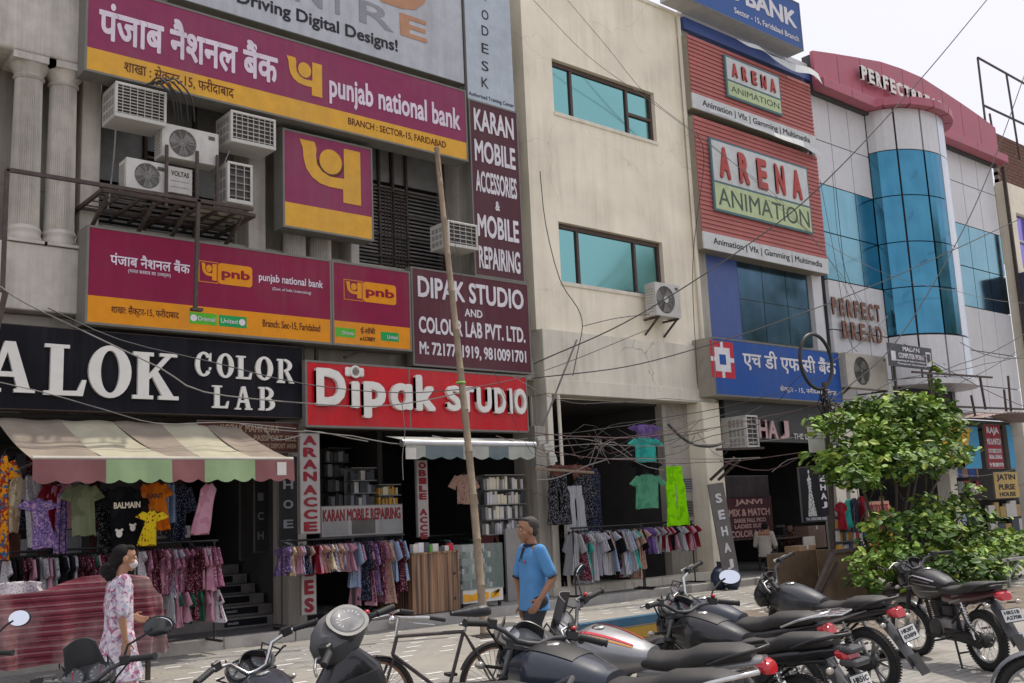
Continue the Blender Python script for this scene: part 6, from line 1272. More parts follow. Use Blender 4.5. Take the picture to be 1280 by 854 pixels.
    capsule(b, D['hl']+Vector((0, 0, .03)), D['hr']+Vector((0, 0, .03)), .10, .10); blob('trousers', b, bottom, t, vox*1.2, 2)
    if shoes:
        for g_ in ('al', 'ar'): b = MB(); capsule(b, D[g_]-Vector((.035, 0, .035)), D[g_]+Vector((.15, 0, -.045)), .046, .038); b.ell(D[g_]+Vector((.02, 0, -.06)), (.12, .045, .02)); blob('shoe', b, M_rub, t, .009, 1)
    return t
F_polo = mat('blue_polo_cloth', (.08, .25, .50), .85, var=.12, sc_=5, bump=1., bsc=9); F_navy = mat('navy_cloth', (.012, .016, .035), .85, var=.2); F_jean = mat('dark_trouser_cloth', (.025, .027, .035), .85, var=.2, bump=.3, bsc=15)
F_kurta = fabric('white_kurta_with_pink_roses', ['#cdc2c9', '#a0607c', '#a2a4b4'], 17, 'blotch'); F_kpant = fabric('pink_print_trousers', ['#cdbcc4', '#a83a66'], 9, 'blotch'); F_black = fabric('black_dotted_cloth', ['#0d0d10', '#4d4a50'], 30, 'print')
mp = onz(668, 756, .83); mx_, my_ = mp.x, mp.y; yaw_left = math.atan2(.52, -.86)
man = person((mx_, my_), yaw_left+.25, 1.60, 'man in a bright blue polo shirt with navy collar walking past the shops', dict(hd=(.04, 0, 1.54), el=(-.09, .235, 1.10), wl=(.06, .27, .93), er=(.05, -.25, 1.09), wr=(.02, -.26, .86), kl=(.16, .09, .48), al=(.10, .09, .10), kr=(-.04, -.09, .47), ar=(-.24, -.09, .12)), F_polo, F_jean, SK, HGREY, 'short', sleeves=.62, trim=F_navy, vox=.008)
b = MB(); q = Vector((.118, .07, 1.25)); b.ell(q, (.006, .018, .014), 10, 6); b.build('chest_badge', S_hred, man)
wp = onz(152, 706, 1.40); wd = wp.xy.normalized()*9.0*1.03; wp = Vector((ray(150, 700).x, ray(150, 700).y)).normalized()*9.2
person((wp.x, wp.y), math.atan2(-.12, .95), 1.52, 'woman in a white floral kurta with a face mask walking past the covered stall', dict(hd=(.05, 0, 1.54), el=(-.03, .24, 1.09), wl=(.14, .2, 1.02), er=(-.03, -.235, 1.08), wr=(.0, -.25, .85), kl=(.12, .08, .47), al=(.16, .08, .09), kr=(-.05, -.08, .47), ar=(-.18, -.08, .10)), F_kurta, F_kpant, SKW, HAIR, 'long', skirt=.50, sleeves=.78, mask=mat('pale_mask', (.55, .5, .5), .8), turn=-.15)
def at_px(u, v, Y, z0): p = at(u, v, Y); return (p.x, Y)
SIT = dict(pl=(0, 0, .90), hl=(0, .085, .86), hr=(0, -.085, .86), kl=(.40, .10, .84), kr=(.40, -.10, .84), al=(.42, .10, .46), ar=(.42, -.10, .46), wl=(.25, .15, 1.0), wr=(.25, -.15, 1.0), el=(.03, .24, 1.08), er=(.03, -.24, 1.08))
person(at_px(607, 660, 15.6, 0), R_(250), 1.6, 'shopkeeper in a pink shirt behind the glass counter, mostly in shade', {}, mat('pink_shirt_cloth', (.35, .10, .12), .9), F_jean, SK, HAIR, 'short', z0=.15, vox=.012)
person(at_px(703, 680, 14.75, 0), R_(75), 1.52, 'woman in a long black dotted dress standing at the rack in the doorway', {}, F_black, F_jean, SKW, HAIR, 'long', skirt=.25, z0=.15, vox=.012, sleeves=.7)
person(at_px(957, 690, 14.15, 0), R_(20), 1.55, 'tailor in a pale shirt bending over the sewing table', dict(SIT, hd=(.16, 0, 1.50), nk=(.08, 0, 1.38), ch=(.04, 0, 1.22)), mat('dull_white_cloth', (.36, .33, .30), .9, bump=.5, bsc=9), F_jean, SK, HAIR, 'short', z0=-.25, vox=.012, sleeves=.95)
person(at_px(990, 680, 15.0, 0), R_(200), 1.5, 'seated woman in a brown print top facing the tailor', dict(SIT, hd=(.1, 0, 1.5)), fabric('brown_print', ['#4a2d2c', '#8a6a62'], 16, 'print'), F_jean, SKW, HAIR, 'long', z0=-.30, vox=.012)
person(at_px(1104, 650, 15.2, 0), R_(200), 1.6, 'person in an orange top among the displays behind the shrub', {}, mat('orange_cloth', (.55, .22, .05), .9), F_jean, SKW, HAIR, 'bun', z0=.15, vox=.014)
person(at_px(455, 668, 15.4, 0), R_(220), 1.6, 'dim figure in black inside the phone shop behind the kurtas', {}, F_navy, F_jean, SK, HAIR, 'short', z0=.15, vox=.014, sleeves=.9)
person(at_px(1200, 650, 14.9, 0), R_(220), 1.62, 'person in a pale blue dress standing under the gold board', {}, fabric('pale_blue_print', ['#a9b4c4', '#6c7a96'], 14, 'print'), F_jean, SKW, HAIR, 'long', skirt=.4, z0=.15, vox=.014)
# ================================================================== clothes and goods
FB = {
 'pink floral': fabric('f_pink_floral', ['#8f5a70', '#bfa0aa', '#5a2438'], 30), 'lilac print': fabric('f_lilac', ['#7a6494', '#a98aa8', '#4a4070'], 24, 'blotch'), 'red': fabric('f_red', ['#8c1a2c', '#6c1020'], 5, 'blotch'),
 'maroon print': fabric('f_maroon', ['#471424', '#9c7880'], 40), 'olive': fabric('f_olive', ['#6d7358', '#5b614a'], 4, 'blotch'), 'black': fabric('f_black', ['#0c0c0f', '#18181d'], 5, 'blotch'), 'orange': fabric('f_orange', ['#c56a14', '#a8540f'], 5, 'blotch'),
 'yellow print': fabric('f_yellow', ['#c9b01c', '#7a2c14'], 24), 'white print': fabric('f_white', ['#b4b0b2', '#74737c'], 44), 'pink': fabric('f_pink', ['#b08492', '#a06f80'], 6, 'blotch'), 'sky blue': fabric('f_sky', ['#7f93b0', '#b4bac8'], 44), 'grey': fabric('f_grey', ['#8b8c90', '#a6a7aa'], 9, 'vstripe'),
 'navy print': fabric('f_navy', ['#171b2c', '#6c7084'], 44), 'teal': fabric('f_teal', ['#2fa094', '#258a80'], 5, 'blotch'), 'green': fabric('f_green', ['#4f8f70', '#437e61'], 5, 'blotch'), 'lime': fabric('f_lime', ['#8fe000', '#79c400'], 5, 'blotch'), 'cream': fabric('f_cream', ['#c4b79c', '#a08c6c'], 12, 'blotch'),
 'peach floral': fabric('f_peach', ['#a88878', '#754848', '#c4b4a8'], 32), 'dark green': fabric('f_dkgreen', ['#1f4a35', '#2b6148'], 5, 'blotch'), 'purple': fabric('f_purple', ['#5a4378', '#6f5690'], 5, 'blotch'), 'yellow floral': fabric('f_yfloral', ['#cf8a1a', '#2d5d78', '#8e2a1a'], 13, 'blotch'), 'brown': fabric('f_brown', ['#5a3830', '#71483c'], 6, 'blotch'),
 'black and white print': fabric('f_bw', ['#15161a', '#85868c'], 40), 'striped': fabric('f_stripe', ['#b8b4bc', '#5b4a6c'], 18, 'vstripe')}
def garment(pos, w_, h, kind, cloth, label, rz=0., group=None, seed=0, hanger=True, name=None, cat=None):
    """pos = hook point; x across, z down, own coordinates"""
    rnd = random.Random(seed*7+int(pos[0]*100)); nm = name or {'tee': 'hanging_shirt', 'dress': 'hanging_dress', 'kurta': 'hanging_kurta', 'pants': 'hanging_trousers', 'cloth': 'hanging_cloth'}[kind]
    b = MB(); n = 18; NV = 9; ph = rnd.uniform(0, 6); fr = rnd.choice((3, 4, 5)); hs = .055 if hanger else 0
    def ring(cx, hw, dp, z, k=1.): return [(cx+hw*cos(2*pi*i/n), dp*sin(2*pi*i/n)*(1+.9*k*sin(fr*2*pi*i/n+ph)*.9)+.012*k*sin(5*cos(2*pi*i/n)*1.6+ph), z+.012*sin(fr*2*pi*i/n)) for i in range(n)]
    def tube_rings(rs):
        vs = [v for r in rs for v in r]; m_ = len(rs); b.add(vs, [(i*n+q, i*n+(q+1) % n, (i+1)*n+(q+1) % n, (i+1)*n+q) for i in range(m_-1) for q in range(n)]+[tuple(range(n-1, -1, -1)), tuple(range((m_-1)*n, m_*n))], True)
    sway = rnd.uniform(-.015, .015)
    if kind == 'pants':
        for sx in (-1, 1): tube_rings([ring(sx*w_*(.20+.10*(v > 2))*.9+sway*v/NV, w_*(.24 if v < 7 else .24+.03*(v-6)), .022+.01*v/NV, -hs-h*v/NV) for v in range(NV+1)])
    else:
        prof = {'tee': lambda v: .40 if v < .12 else .36+.02*v, 'dress': lambda v: (.30 if v < .25 else .26+.30*(v-.25)), 'kurta': lambda v: (.34 if v < .15 else .30+.14*v), 'cloth': lambda v: .5-.06*sin(v*5)}[kind]
        tube_rings([ring(sway*v, w_*prof(v/NV)*(.45 if v == 0 else 1), .016+.03*v/NV, -hs-h*(v/NV)*1.0+(0 if v else -.0), .3+v/NV) for v in range(NV+1)])
        if kind in ('tee', 'kurta', 'dress'):
            sl = {'tee': .26, 'kurta': .42, 'dress': .16}[kind]*(.6 if kind == 'kurta' and h > .9 else 1)
            for sx in (-1, 1):
                a = Vector((sx*w_*.30, 0, -hs-h*.05)); c = a+Vector((sx*w_*.22, 0, -max(h*sl, .08))); rs = []
                for q in range(4): p = a.lerp(c, q/3); hw = .055+.012*q; rs.append([(p.x+hw*cos(2*pi*i/n)*.9, p.y+.022*sin(2*pi*i/n), p.z+hw*cos(2*pi*i/n)*.35*sx) for i in range(n)])
                tube_rings(rs)
    o = b.build(nm, cloth, None); o.location = pos; o.rotation_euler = (0, rnd.uniform(-.03, .03), rz)
    props(o, label, cat or 'clothing', group)
    if hanger and kind != 'cloth':
        b = MB(); b.tube([(-w_*.3, 0, -hs-.03), (0, 0, -.02), (w_*.3, 0, -hs-.03)], .005, 5); b.tube([(0, 0, -.02), (0, 0, .02), (.015, 0, .03)], .003, 5); hg = b.build('hanger', M_rub, o)
    return o
# -- garments hung facing the street under the striped awning
def hang(u, v, Y, wpx, hpx, kind, cl, label, seed=1, group=None, rz=.0):
    a, c = at(u, v, Y), at(u, v+hpx, Y); w_ = (at(u+wpx/2, v, Y)-at(u-wpx/2, v, Y)).x; return garment((a.x, Y, a.z), w_, a.z-c.z, kind, FB[cl], label, rz, group, seed)
g0 = 'garments hanging under the striped awning'
for q in ((6, 565, 13.5, 26, 130, 'dress', 'yellow floral', 'long orange and blue floral dress at the far end of the awning'), (23, 590, 13.7, 20, 70, 'cloth', 'cream', 'cream cloth hanging behind the orange floral dress'), (48, 618, 13.4, 34, 62, 'dress', 'lilac print', 'small purple floral strappy dress under the awning'),
          (66, 600, 13.9, 22, 60, 'tee', 'red', 'bright red top hanging behind the purple dress'), (78, 612, 13.6, 14, 74, 'pants', 'lilac print', 'narrow lilac printed trousers beside the olive shirt'), (103, 600, 13.4, 40, 64, 'tee', 'olive', 'olive green t-shirt with a badge outline'), (84, 600, 13.9, 46, 55, 'tee', 'pink', 'pink top half hidden behind the olive shirt'),
          (155, 604, 13.5, 52, 76, 'tee', 'black', 'black t-shirt with small white prints'), (193, 598, 13.5, 32, 60, 'tee', 'orange', 'orange t-shirt with dark lettering'), (191, 634, 13.3, 26, 42, 'dress', 'yellow print', 'tiny yellow printed baby dress'), (213, 600, 13.8, 14, 48, 'pants', 'sky blue', 'blue trousers hanging beside the orange shirt'),
          (262, 600, 13.2, 22, 62, 'cloth', 'pink', 'pale pink cloth hanging from the awning front bar'), (36, 590, 14.0, 24, 90, 'kurta', 'white print', 'white printed kurta in the shade behind the purple dress'), (132, 606, 14.0, 26, 80, 'kurta', 'black and white print', 'dark patterned kurta between olive and black shirts'), (228, 602, 14.2, 24, 70, 'kurta', 'navy print', 'navy printed kurta in shade right of the blue trousers')):
    o = hang(*q, group=g0, seed=int(q[0]))
    x0, y0 = q[0], q[2]
def on_cloth(u, v, Y, body, wpx, hpx, m, lab='print'):
    pass
for u0, v0, u1, v1, s, Y, m in ((141, 628, 174, 635, 'BALMAIN', 13.44, S_cream), (181, 617, 203, 623, 'GANT', 13.44, S_ink), (182, 640, 202, 646, 'AND', 13.44, S_ink)):
    a, c = at(u0, v0, Y), at(u1, v1, Y); tgt = [o for o in bpy.data.objects if o.get('label') == ('black t-shirt with small white prints' if s == 'BALMAIN' else 'orange t-shirt with dark lettering')][0]
    b = MB(); L_ = tgt.location; letters(b, s, a.x-L_.x, c.x-L_.x, c.z-L_.z, a.z-L_.z, (0, Y-L_.y-.02, 0), d=.002, bold=.03); o = b.build('lettering', m, None); o.parent = tgt
for u, v, r in ((147, 667, .05), (164, 660, .045)):
    tgt = [o for o in bpy.data.objects if o.get('label') == 'black t-shirt with small white prints'][0]; a = at(u, v, 13.42)-tgt.location; b = MB(); b.ell((a.x, a.y-.02, a.z), (r*.8, .003, r)); [b.ell((a.x+sx*r*.7, a.y-.021, a.z+r*.9), (r*.35, .003, r*.35), 8, 6) for sx in (-1, 1)]; o = b.build('bear_print', S_paper, None); o.parent = tgt
ORD = ['first', 'second', 'third', 'fourth', 'fifth', 'sixth', 'seventh', 'eighth', 'ninth', 'tenth', 'eleventh', 'twelfth', 'thirteenth', 'fourteenth', 'fifteenth', 'sixteenth', 'seventeenth', 'eighteenth', 'nineteenth', 'twentieth'] + ['%d%s' % (k, {1: 'st', 2: 'nd', 3: 'rd'}.get(k % 10, 'th')) for k in range(21, 60)]
def rail(name, u0, v0, u1, v1, Y, hs, kinds, cols, label, group, n, wd=.42, post=True, rod=M_rust):
    """a rail along the shopfront with garments seen edge on"""
    a, c = at(u0, v0, Y), at(u1, v1, Y); z = (a.z+c.z)/2; t = thing('clothes_rail', ((a.x+c.x)/2, Y, .15), label, 'clothes rail')
    MB().tube([(a.x-.05, Y, z+.03), (c.x+.05, Y, z+.03)], .016, 8).build('rail_bar', M_black, t)
    if post:
        for x in (a.x+.0, c.x-.0): MB().tube([(x, Y, z+.03), (x, Y, .16)], .014, 8).build('upright', M_black, t); MB().bar((x, Y-.25, .165), (x, Y+.25, .165), .03).build('foot', M_black, t)
    rnd = random.Random(u0)
    for k in range(n):
        x = a.x+(c.x-a.x)*(k+.5)/n; h = rnd.uniform(*hs); cl = cols[int(k/n*len(cols))] if rnd.random() < .65 else rnd.choice(cols); kd = rnd.choice(kinds)
        garment((x, Y+rnd.uniform(-.03, .03), z), wd*rnd.uniform(.9, 1.08), h, kd, FB[cl], '%s %s, %s from the left on the %s' % (cl, {'tee': 'top', 'dress': 'dress', 'kurta': 'kurta', 'pants': 'trousers'}[kd], ORD[k], name), R_(90)+rnd.uniform(-.22, .18), group, k)
rail('low dark rail', 2, 692, 132, 690, 13.75, (.45, .58), ('tee', 'kurta'), ['white print', 'black', 'maroon print', 'black', 'white print', 'pink', 'dark green', 'black', 'grey', 'maroon print', 'pink', 'maroon print'], 'low clothes rail of dark tops behind the red cover', 'clothes on the low dark rail', 24)
rail('pink print rail', 172, 683, 268, 679, 13.55, (.50, .62), ('kurta', 'dress'), ['white print', 'maroon print', 'pink floral', 'striped', 'pink floral', 'maroon print', 'pink', 'pink floral'], 'clothes rail of pink and maroon prints left of the steps', 'clothes on the pink print rail', 22)
rail('lower pink rail', 208, 735, 272, 731, 13.5, (.36, .46), ('kurta', 'pants'), ['grey', 'pink', 'maroon print', 'white print', 'dark green', 'pink', 'maroon print'], 'second lower clothes rail under the pink prints', 'clothes on the lower pink rail', 12, post=False)
rail('children rail', 352, 678, 440, 676, 13.95, (.34, .42), ('dress', 'tee'), ['lilac print', 'pink', 'navy print', 'striped', 'pink', 'peach floral', 'cream', 'peach floral', 'pink', 'red'], 'rail of small children dresses right of the steps', 'clothes on the children rail', 22, .36)
rail('kurta rail', 441, 674, 502, 671, 13.95, (.60, .98), ('kurta',), ['pink', 'navy print', 'black and white print', 'lilac print', 'striped', 'pink floral', 'peach floral', 'sky blue', 'maroon print', 'sky blue'], 'rail of long printed kurtas beside the striped wood counter', 'clothes on the kurta rail', 15, .40)
rail('long dress rack', 716, 664, 800, 656, 13.8, (.72, .92), ('kurta', 'dress'), ['maroon print', 'teal', 'grey', 'grey', 'striped', 'grey', 'cream', 'black', 'grey', 'sky blue', 'sky blue', 'peach floral', 'peach floral'], 'tall clothes rack of pale dresses in front of the doorway', 'clothes on the long dress rack', 24, .46)
rail('red top rack', 802, 657, 864, 653, 14.0, (.42, .50), ('tee',), ['purple', 'lilac print', 'maroon print', 'red', 'maroon print', 'pink', 'black', 'grey', 'navy print', 'red', 'pink', 'red'], 'clothes rack of short red and pink tops by the pillar', 'clothes on the red top rack', 20, .40)
rail('counter rail', 535, 672, 590, 670, 15.4, (.25, .3), ('tee',), ['black', 'grey', 'black', 'dark green', 'black'], 'short dark rail behind the wood counter', 'clothes on the short dark rail', 9, .4, post=False)
g0 = 'garments hanging in the open doorway'
for q in ((805, 528, 13.9, 34, 20, 'tee', 'purple', 'small purple top above the teal shirt'), (806, 544, 13.7, 36, 30, 'tee', 'teal', 'teal t-shirt with a dark bird print'), (807, 572, 13.8, 34, 24, 'tee', 'black', 'black t-shirt between the teal and green shirts'), (809, 590, 13.7, 38, 42, 'tee', 'green', 'plain green t-shirt hanging over the rack'),
          (842, 580, 13.9, 24, 74, 'pants', 'lime', 'bright lime green flared trousers by the grey wall'), (697, 592, 13.9, 28, 60, 'pants', 'black and white print', 'black and white printed loose trousers'), (718, 604, 13.9, 22, 56, 'pants', 'grey', 'plain grey trousers beside the printed trousers'), (729, 590, 14.1, 22, 56, 'kurta', 'black and white print', 'dark printed kurta behind the grey trousers'),
          (698, 578, 14.2, 26, 20, 'tee', 'brown', 'brown folded top above the printed trousers'), (722, 578, 14.2, 26, 20, 'tee', 'brown', 'rust brown top above the grey trousers'), (742, 582, 14.3, 18, 90, 'cloth', 'navy print', 'dark blue cloth hanging deep in the doorway'), (580, 590, 14.6, 30, 36, 'kurta', 'peach floral', 'rust floral kurta hanging under the pale small awning')):
    hang(*q, group=g0, seed=int(q[0]))
for q in ((1050, 625, 12.9, 12, 34, 'tee', 'red', 'small red top on the colourful goods stall'), (1060, 622, 12.9, 12, 34, 'cloth', 'teal', 'teal scarf on the colourful goods stall'), (1067, 620, 12.85, 10, 42, 'cloth', 'navy print', 'dotted navy scarf on the colourful goods stall'), (1076, 618, 12.9, 14, 40, 'cloth', 'red', 'long red scarf on the colourful goods stall')):
    hang(*q, group='scarves on the goods stall', seed=int(q[0]))
# -- gingham cover over a stall table at the left edge
Yt = 11.6
F_cov = fabric('red_gingham_cover', ['#4f1c27', '#7c5658', '#6a2c38'], 4.6, 'faded')
prof = [(-40, 752), (0, 742), (60, 736), (110, 728), (165, 717), (188, 722), (200, 742), (207, 762)]; bot = [(-40, 838), (0, 836), (60, 832), (110, 826), (165, 824), (188, 820), (200, 816), (209, 812)]
def sample(L_, u):
    x = u*(len(L_)-1); i = min(int(x), len(L_)-2); f = x-i; return L_[i][0]+(L_[i+1][0]-L_[i][0])*f, L_[i][1]+(L_[i+1][1]-L_[i][1])*f
t = thing('covered_stall', (2.6, Yt, 0), 'market table under a red striped cloth cover at the left edge', 'stall')
def cov(u, v):
    a, c = sample(prof, u), sample(bot, u); A, C_ = at(a[0], a[1], Yt), at(c[0], c[1], Yt)
    if v < .35: f = v/.35; return (A.x, Yt+1.1*(1-f), A.z-.10*(1-f)+.03*sin(u*19)*f+.04*sin(u*7+f*5))
    f = (v-.35)/.65; p = A.lerp(C_, f); return (p.x+.015*sin(f*9+u*30), Yt-.04*sin(f*2)+.05*sin(u*34)*f+.02*sin(u*71)*f-.03*f, p.z+.02*sin(u*26)*f)
b = MB(); b.grid(cov, 90, 30, thick=.006); b.build('cloth_cover', F_cov, t)
e0 = at(207, 762, Yt); b = MB(); b.grid(lambda u, v: (e0.x+.01*sin(u*15)+.02*v, Yt+1.05*u-.02, e0.z-.1*u+.0-v*(e0.z-.42)+.02*sin(u*9)), 16, 12, thick=.006); b.build('cloth_side', F_cov, t)
for u in (94, 185): p = at(u, 830, Yt+.2); MB().bar((p.x, Yt+.2, 0), (p.x, Yt+.2, .9), .045).build('leg', M_rust, t)
MB().box(1.0, e0.x-.05, Yt+.1, Yt+.95, .62, .66).build('table_top', M_rust, t)
p = at(20, 742, Yt+.6); garment((p.x, Yt+.5, p.z+.12), .5, .15, 'cloth', FB['white print'], 'white folded cloth lying on the covered stall', 0, None, 5, False)
# -- entrance steps with dark riser stickers
st_ = thing('entrance_steps', (8.0, 14.9, .14), 'stone entrance steps with black stickers on the risers beside the clothes stall', 'steps')
xs0, xs1 = at(262, 770, 15.0).x, at(352, 770, 15.0).x
for k in range(6):
    y = 15.0+k*.30; boxp('step', mat('worn_stone', (.17, .16, .15), .8, var=.25, sc_=6, bump=.4, bsc=20, coords='World'), st_, 6.1, xs1, y, y+.31, .143+k*.15, .29+k*.15)
    if k < 5: a = boxp('riser_sticker', S_blk, st_, xs1-.95+.12*(k % 2), xs1-.25, y-.004, y-.001, .17+k*.15, .27+k*.15); rowtext(st_, 'music', xs1-.9+.12*(k % 2), xs1-.72+.12*(k % 2), .20+k*.15, .245+k*.15, y-.003, S_fgry, .03, 0)
b = MB(); b.bar((xs1-1.2, 15.1, .3), (xs1-1.2, 16.6, 2.0), .04); b.bar((xs1-1.2, 15.1, .3), (xs1-1.2, 15.1, 1.1), .04); b.bar((xs1-1.2, 15.1, 1.1), (xs1-1.2, 16.6, 2.0), .04); b.build('hand_rail', M_rust, st_)
# -- phone shop: wood counter, glass case, shelves
M_zeb = mat('striped_wood', (.16, .085, .05), .45, var=.2)
def zebra(m):
    n = m.node_tree; L = n.links.new; b = n.nodes['Principled BSDF']; g = n.nodes.new('ShaderNodeNewGeometry'); mp_ = n.nodes.new('ShaderNodeMapping'); mp_.inputs['Scale'].default_value = (14, 14, .35); L(g.outputs['Position'], mp_.inputs[0])
    v = n.nodes.new('ShaderNodeTexNoise'); v.inputs['Scale'].default_value = 1.4; v.inputs['Detail'].default_value = 5; L(mp_.outputs[0], v.inputs['Vector']); r = n.nodes.new('ShaderNodeValToRGB'); r.color_ramp.elements[0].position = .4; r.color_ramp.elements[1].position = .6; r.color_ramp.elements[0].color = (.06, .03, .018, 1); r.color_ramp.elements[1].color = (.33, .185, .10, 1); L(v.outputs['Fac'], r.inputs[0]); L(r.outputs[0], b.inputs['Base Color'])
zebra(M_zeb)
Yc = 13.85; a, c = at(515, 690, Yc), at(576, 772, Yc); t = thing('wood_counter', ((a.x+c.x)/2, Yc+.3, .15), 'shop counter of dark striped wood panels beside the glass display case', 'counter')
xw = at(516, 700, Yc).x; zt = at(545, 692, Yc).z
boxp('side_board', M_zeb, t, xw-.02, xw, Yc+.002, Yc+1.0, .16, zt); nb = 3
for k in range(nb): boxp('front_board', M_zeb, t, xw+(c.x-xw)*k/nb+.003, xw+(c.x-xw)*(k+1)/nb-.003, Yc, Yc+.02, .16, zt)
boxp('counter_top', M_zeb, t, xw-.03, c.x+.01, Yc-.02, Yc+.6, zt+.001, zt+.03)
for z in (.35, .75): MB().cyl((c.x-.1, Yc-.004, z), (c.x-.1, Yc, z), .025, 12).build('cable_hole', M_dark, t)
rnd = random.Random(5); cols_ = [S_paper, S_white, S_slate, S_lime, S_paper, M_acd, S_paper, S_hred, S_white]
def goods_box(x0, x1, y0, y1, z0, z1, m, label, name='small_box', grp=None, cat='box'): o = boxp(name, m, None, x0, x1, y0, y1, z0, z1, loc=((x0+x1)/2, (y0+y1)/2, z0)) ; return props(o, label, cat, grp)
x = xw+.05; k = 0
NMC = ['white', 'pale', 'slate', 'lime green', 'white', 'black', 'pale', 'red', 'white']
while x < c.x-.08:
    w_ = rnd.uniform(.05, .12); h = rnd.uniform(.06, .16); m = cols_[k % 9]; goods_box(x, x+w_, Yc+.05, Yc+.15, zt+.031, zt+.031+h, m, '%s little packet, %s from the left on the striped wood counter' % (NMC[k % 9], ORD[k]), grp='packets on the wood counter'); x += w_+.008; k += 1
M_glassc = mat('display_glass', (.35, .45, .42), .05, var=.03, alpha=.22, spec=.8)
a, c = at(577, 680, Yc), at(631, 757, Yc); zt2 = at(600, 680, Yc).z; t = thing('glass_display_case', ((a.x+c.x)/2, Yc+.3, .15), 'glass display case of phone parts with a torn yellow lower panel', 'display case')
zm = at(600, 737, Yc).z; boxp('base', S_paper, t, a.x+.01, c.x-.01, Yc+.02, Yc+.5, .24, zm); M_yt = shade('torn_yellow_panel', '#e0a010', var=.15)
b = MB(); b.prism([(a.x+.02, .27), (a.x+.55, .29), (a.x+.55, zm-.06), (a.x+.35, zm-.03), (a.x+.2, zm-.08), (a.x+.02, zm-.05)], .004, (0, Yc+.014, 0)); b.build('yellow_panel', M_yt, t); b = MB(); b.prism([(a.x+.60, .29), (c.x-.1, .31), (c.x-.1, zm-.02), (a.x+.8, zm-.05), (a.x+.60, zm-.08)], .004, (0, Yc+.014, 0)); b.build('yellow_panel', M_yt, t)
for xx in (a.x+.05, c.x-.05): boxp('leg', M_black, t, xx-.02, xx+.02, Yc+.05, Yc+.1, .15, .24)
boxp('front_glass', M_glassc, t, a.x, c.x, Yc, Yc+.006, zm+.001, zt2); boxp('top_glass', M_glassc, t, a.x, c.x, Yc+.007, Yc+.5, zt2-.006, zt2); boxp('side_glass', M_glassc, t, a.x, a.x+.006, Yc+.007, Yc+.5, zm+.002, zt2-.007); boxp('back_panel', M_ac, t, a.x+.01, c.x-.01, Yc+.49, Yc+.5, zm+.002, zt2-.008)
for k in range(3):
    z = zm+.01+k*(zt2-zm)/3; boxp('glass_shelf', M_glassc, t, a.x+.01, c.x-.01, Yc+.02, Yc+.48, z, z+.006)
    b = MB()
    for q in range(16): x = a.x+.04+q*(c.x-a.x-.1)/16; h = rnd.uniform(.05, .15); b.box(x, x+.05, Yc+.1+rnd.uniform(0, .1), Yc+.24, z+.007, z+.007+h); b.k = q % 4
    b.build('stock', [S_paper, S_slate, M_black, S_fgry], t, kind='stuff')
def shelf_unit(u0, v0, u1, v1, Y, rows, n, mats, label, frame=M_greyp, D=.25, cat='shelf'):
    a, c = at(u0, v0, Y), at(u1, v1, Y); t = thing('shelf_unit', ((a.x+c.x)/2, Y+D/2, c.z), label, cat); rnd = random.Random(u0)
    boxp('back_board', frame, t, a.x, c.x, Y+D, Y+D+.02, c.z, a.z)
    for k in range(rows+1): z = c.z+(a.z-c.z)*k/rows; boxp('shelf_board', frame, t, a.x, c.x, Y, Y+D-.001, z-.008, z+.008)
    for k in range(rows):
        z = c.z+(a.z-c.z)*k/rows+.009; hh = (a.z-c.z)/rows-.02; x = a.x+.01
        while x < c.x-.05:
            w_ = (c.x-a.x)/n*rnd.uniform(.7, 1.2); x2 = min(x+w_, c.x-.005); boxp('packet', rnd.choice(mats), t, x, x2-.004, Y+.02+rnd.uniform(0, .05), Y+.15, z, z+hh*rnd.uniform(.6, .96)); x += w_
    return t
PK = [S_paper, S_white, S_fgry, S_slate, S_cream, M_acd]
shelf_unit(606, 594, 660, 666, 14.6, 4, 15, PK, 'white shelves of phone cases beside the doorway pier')
shelf_unit(474, 606, 502, 632, 15.2, 2, 11, [S_yel, S_gold, S_cream], 'small shelf of yellow packets in the phone shop')
shelf_unit(440, 585, 472, 632, 15.2, 3, 6, [S_fgry, S_slate, M_acd, S_paper], 'dim shelf of round accessories in the phone shop')
shelf_unit(1046, 645, 1086, 690, 13.3, 3, 9, [S_paper, S_hblue, S_white, S_yel, M_acd, S_hred], 'goods shelf with blue and yellow boxes beside the utility pole')
boxp('roller_shutter', mat('grey_shutter', (.28, .27, .26), .6, var=.1, streak=.3, coords='World'), None, at(632, 670, 14.4).x, at(655, 670, 14.4).x, 14.4, 14.45, .15, 1.42) ; props(bpy.data.objects['roller_shutter'], 'grey slatted shutter panel between the glass display case and the pier', 'shutter')
# -- boutique front: table, boxes, bundles, blue bags
a = at(975, 676, 14.6); t = thing('sewing_table', (a.x, 14.6, .15), 'small dark sewing table inside the boutique doorway', 'table'); boxp('table_top', M_rust, t, a.x-.55, a.x+.55, 14.3, 14.9, .86, .89)
for sx in (-.5, .5):
    for y in (14.35, 14.85): boxp('leg', M_rust, t, a.x+sx-.02, a.x+sx+.02, y-.02, y+.02, .15, .86)
b = MB(); b.box(a.x-.2, a.x+.15, 14.5, 14.62, .891, .93); b.box(a.x+.05, a.x+.15, 14.5, 14.62, .93, 1.12); b.box(a.x-.2, a.x+.15, 14.51, 14.61, 1.1, 1.17); m_ = b.build('sewing_machine', M_black, None, loc=(a.x, 14.55, .89), bevel=.015); props(m_, 'black sewing machine standing on the small sewing table', 'sewing machine')
M_card = mat('cardboard', (.33, .21, .12), .85, var=.15, sc_=6)
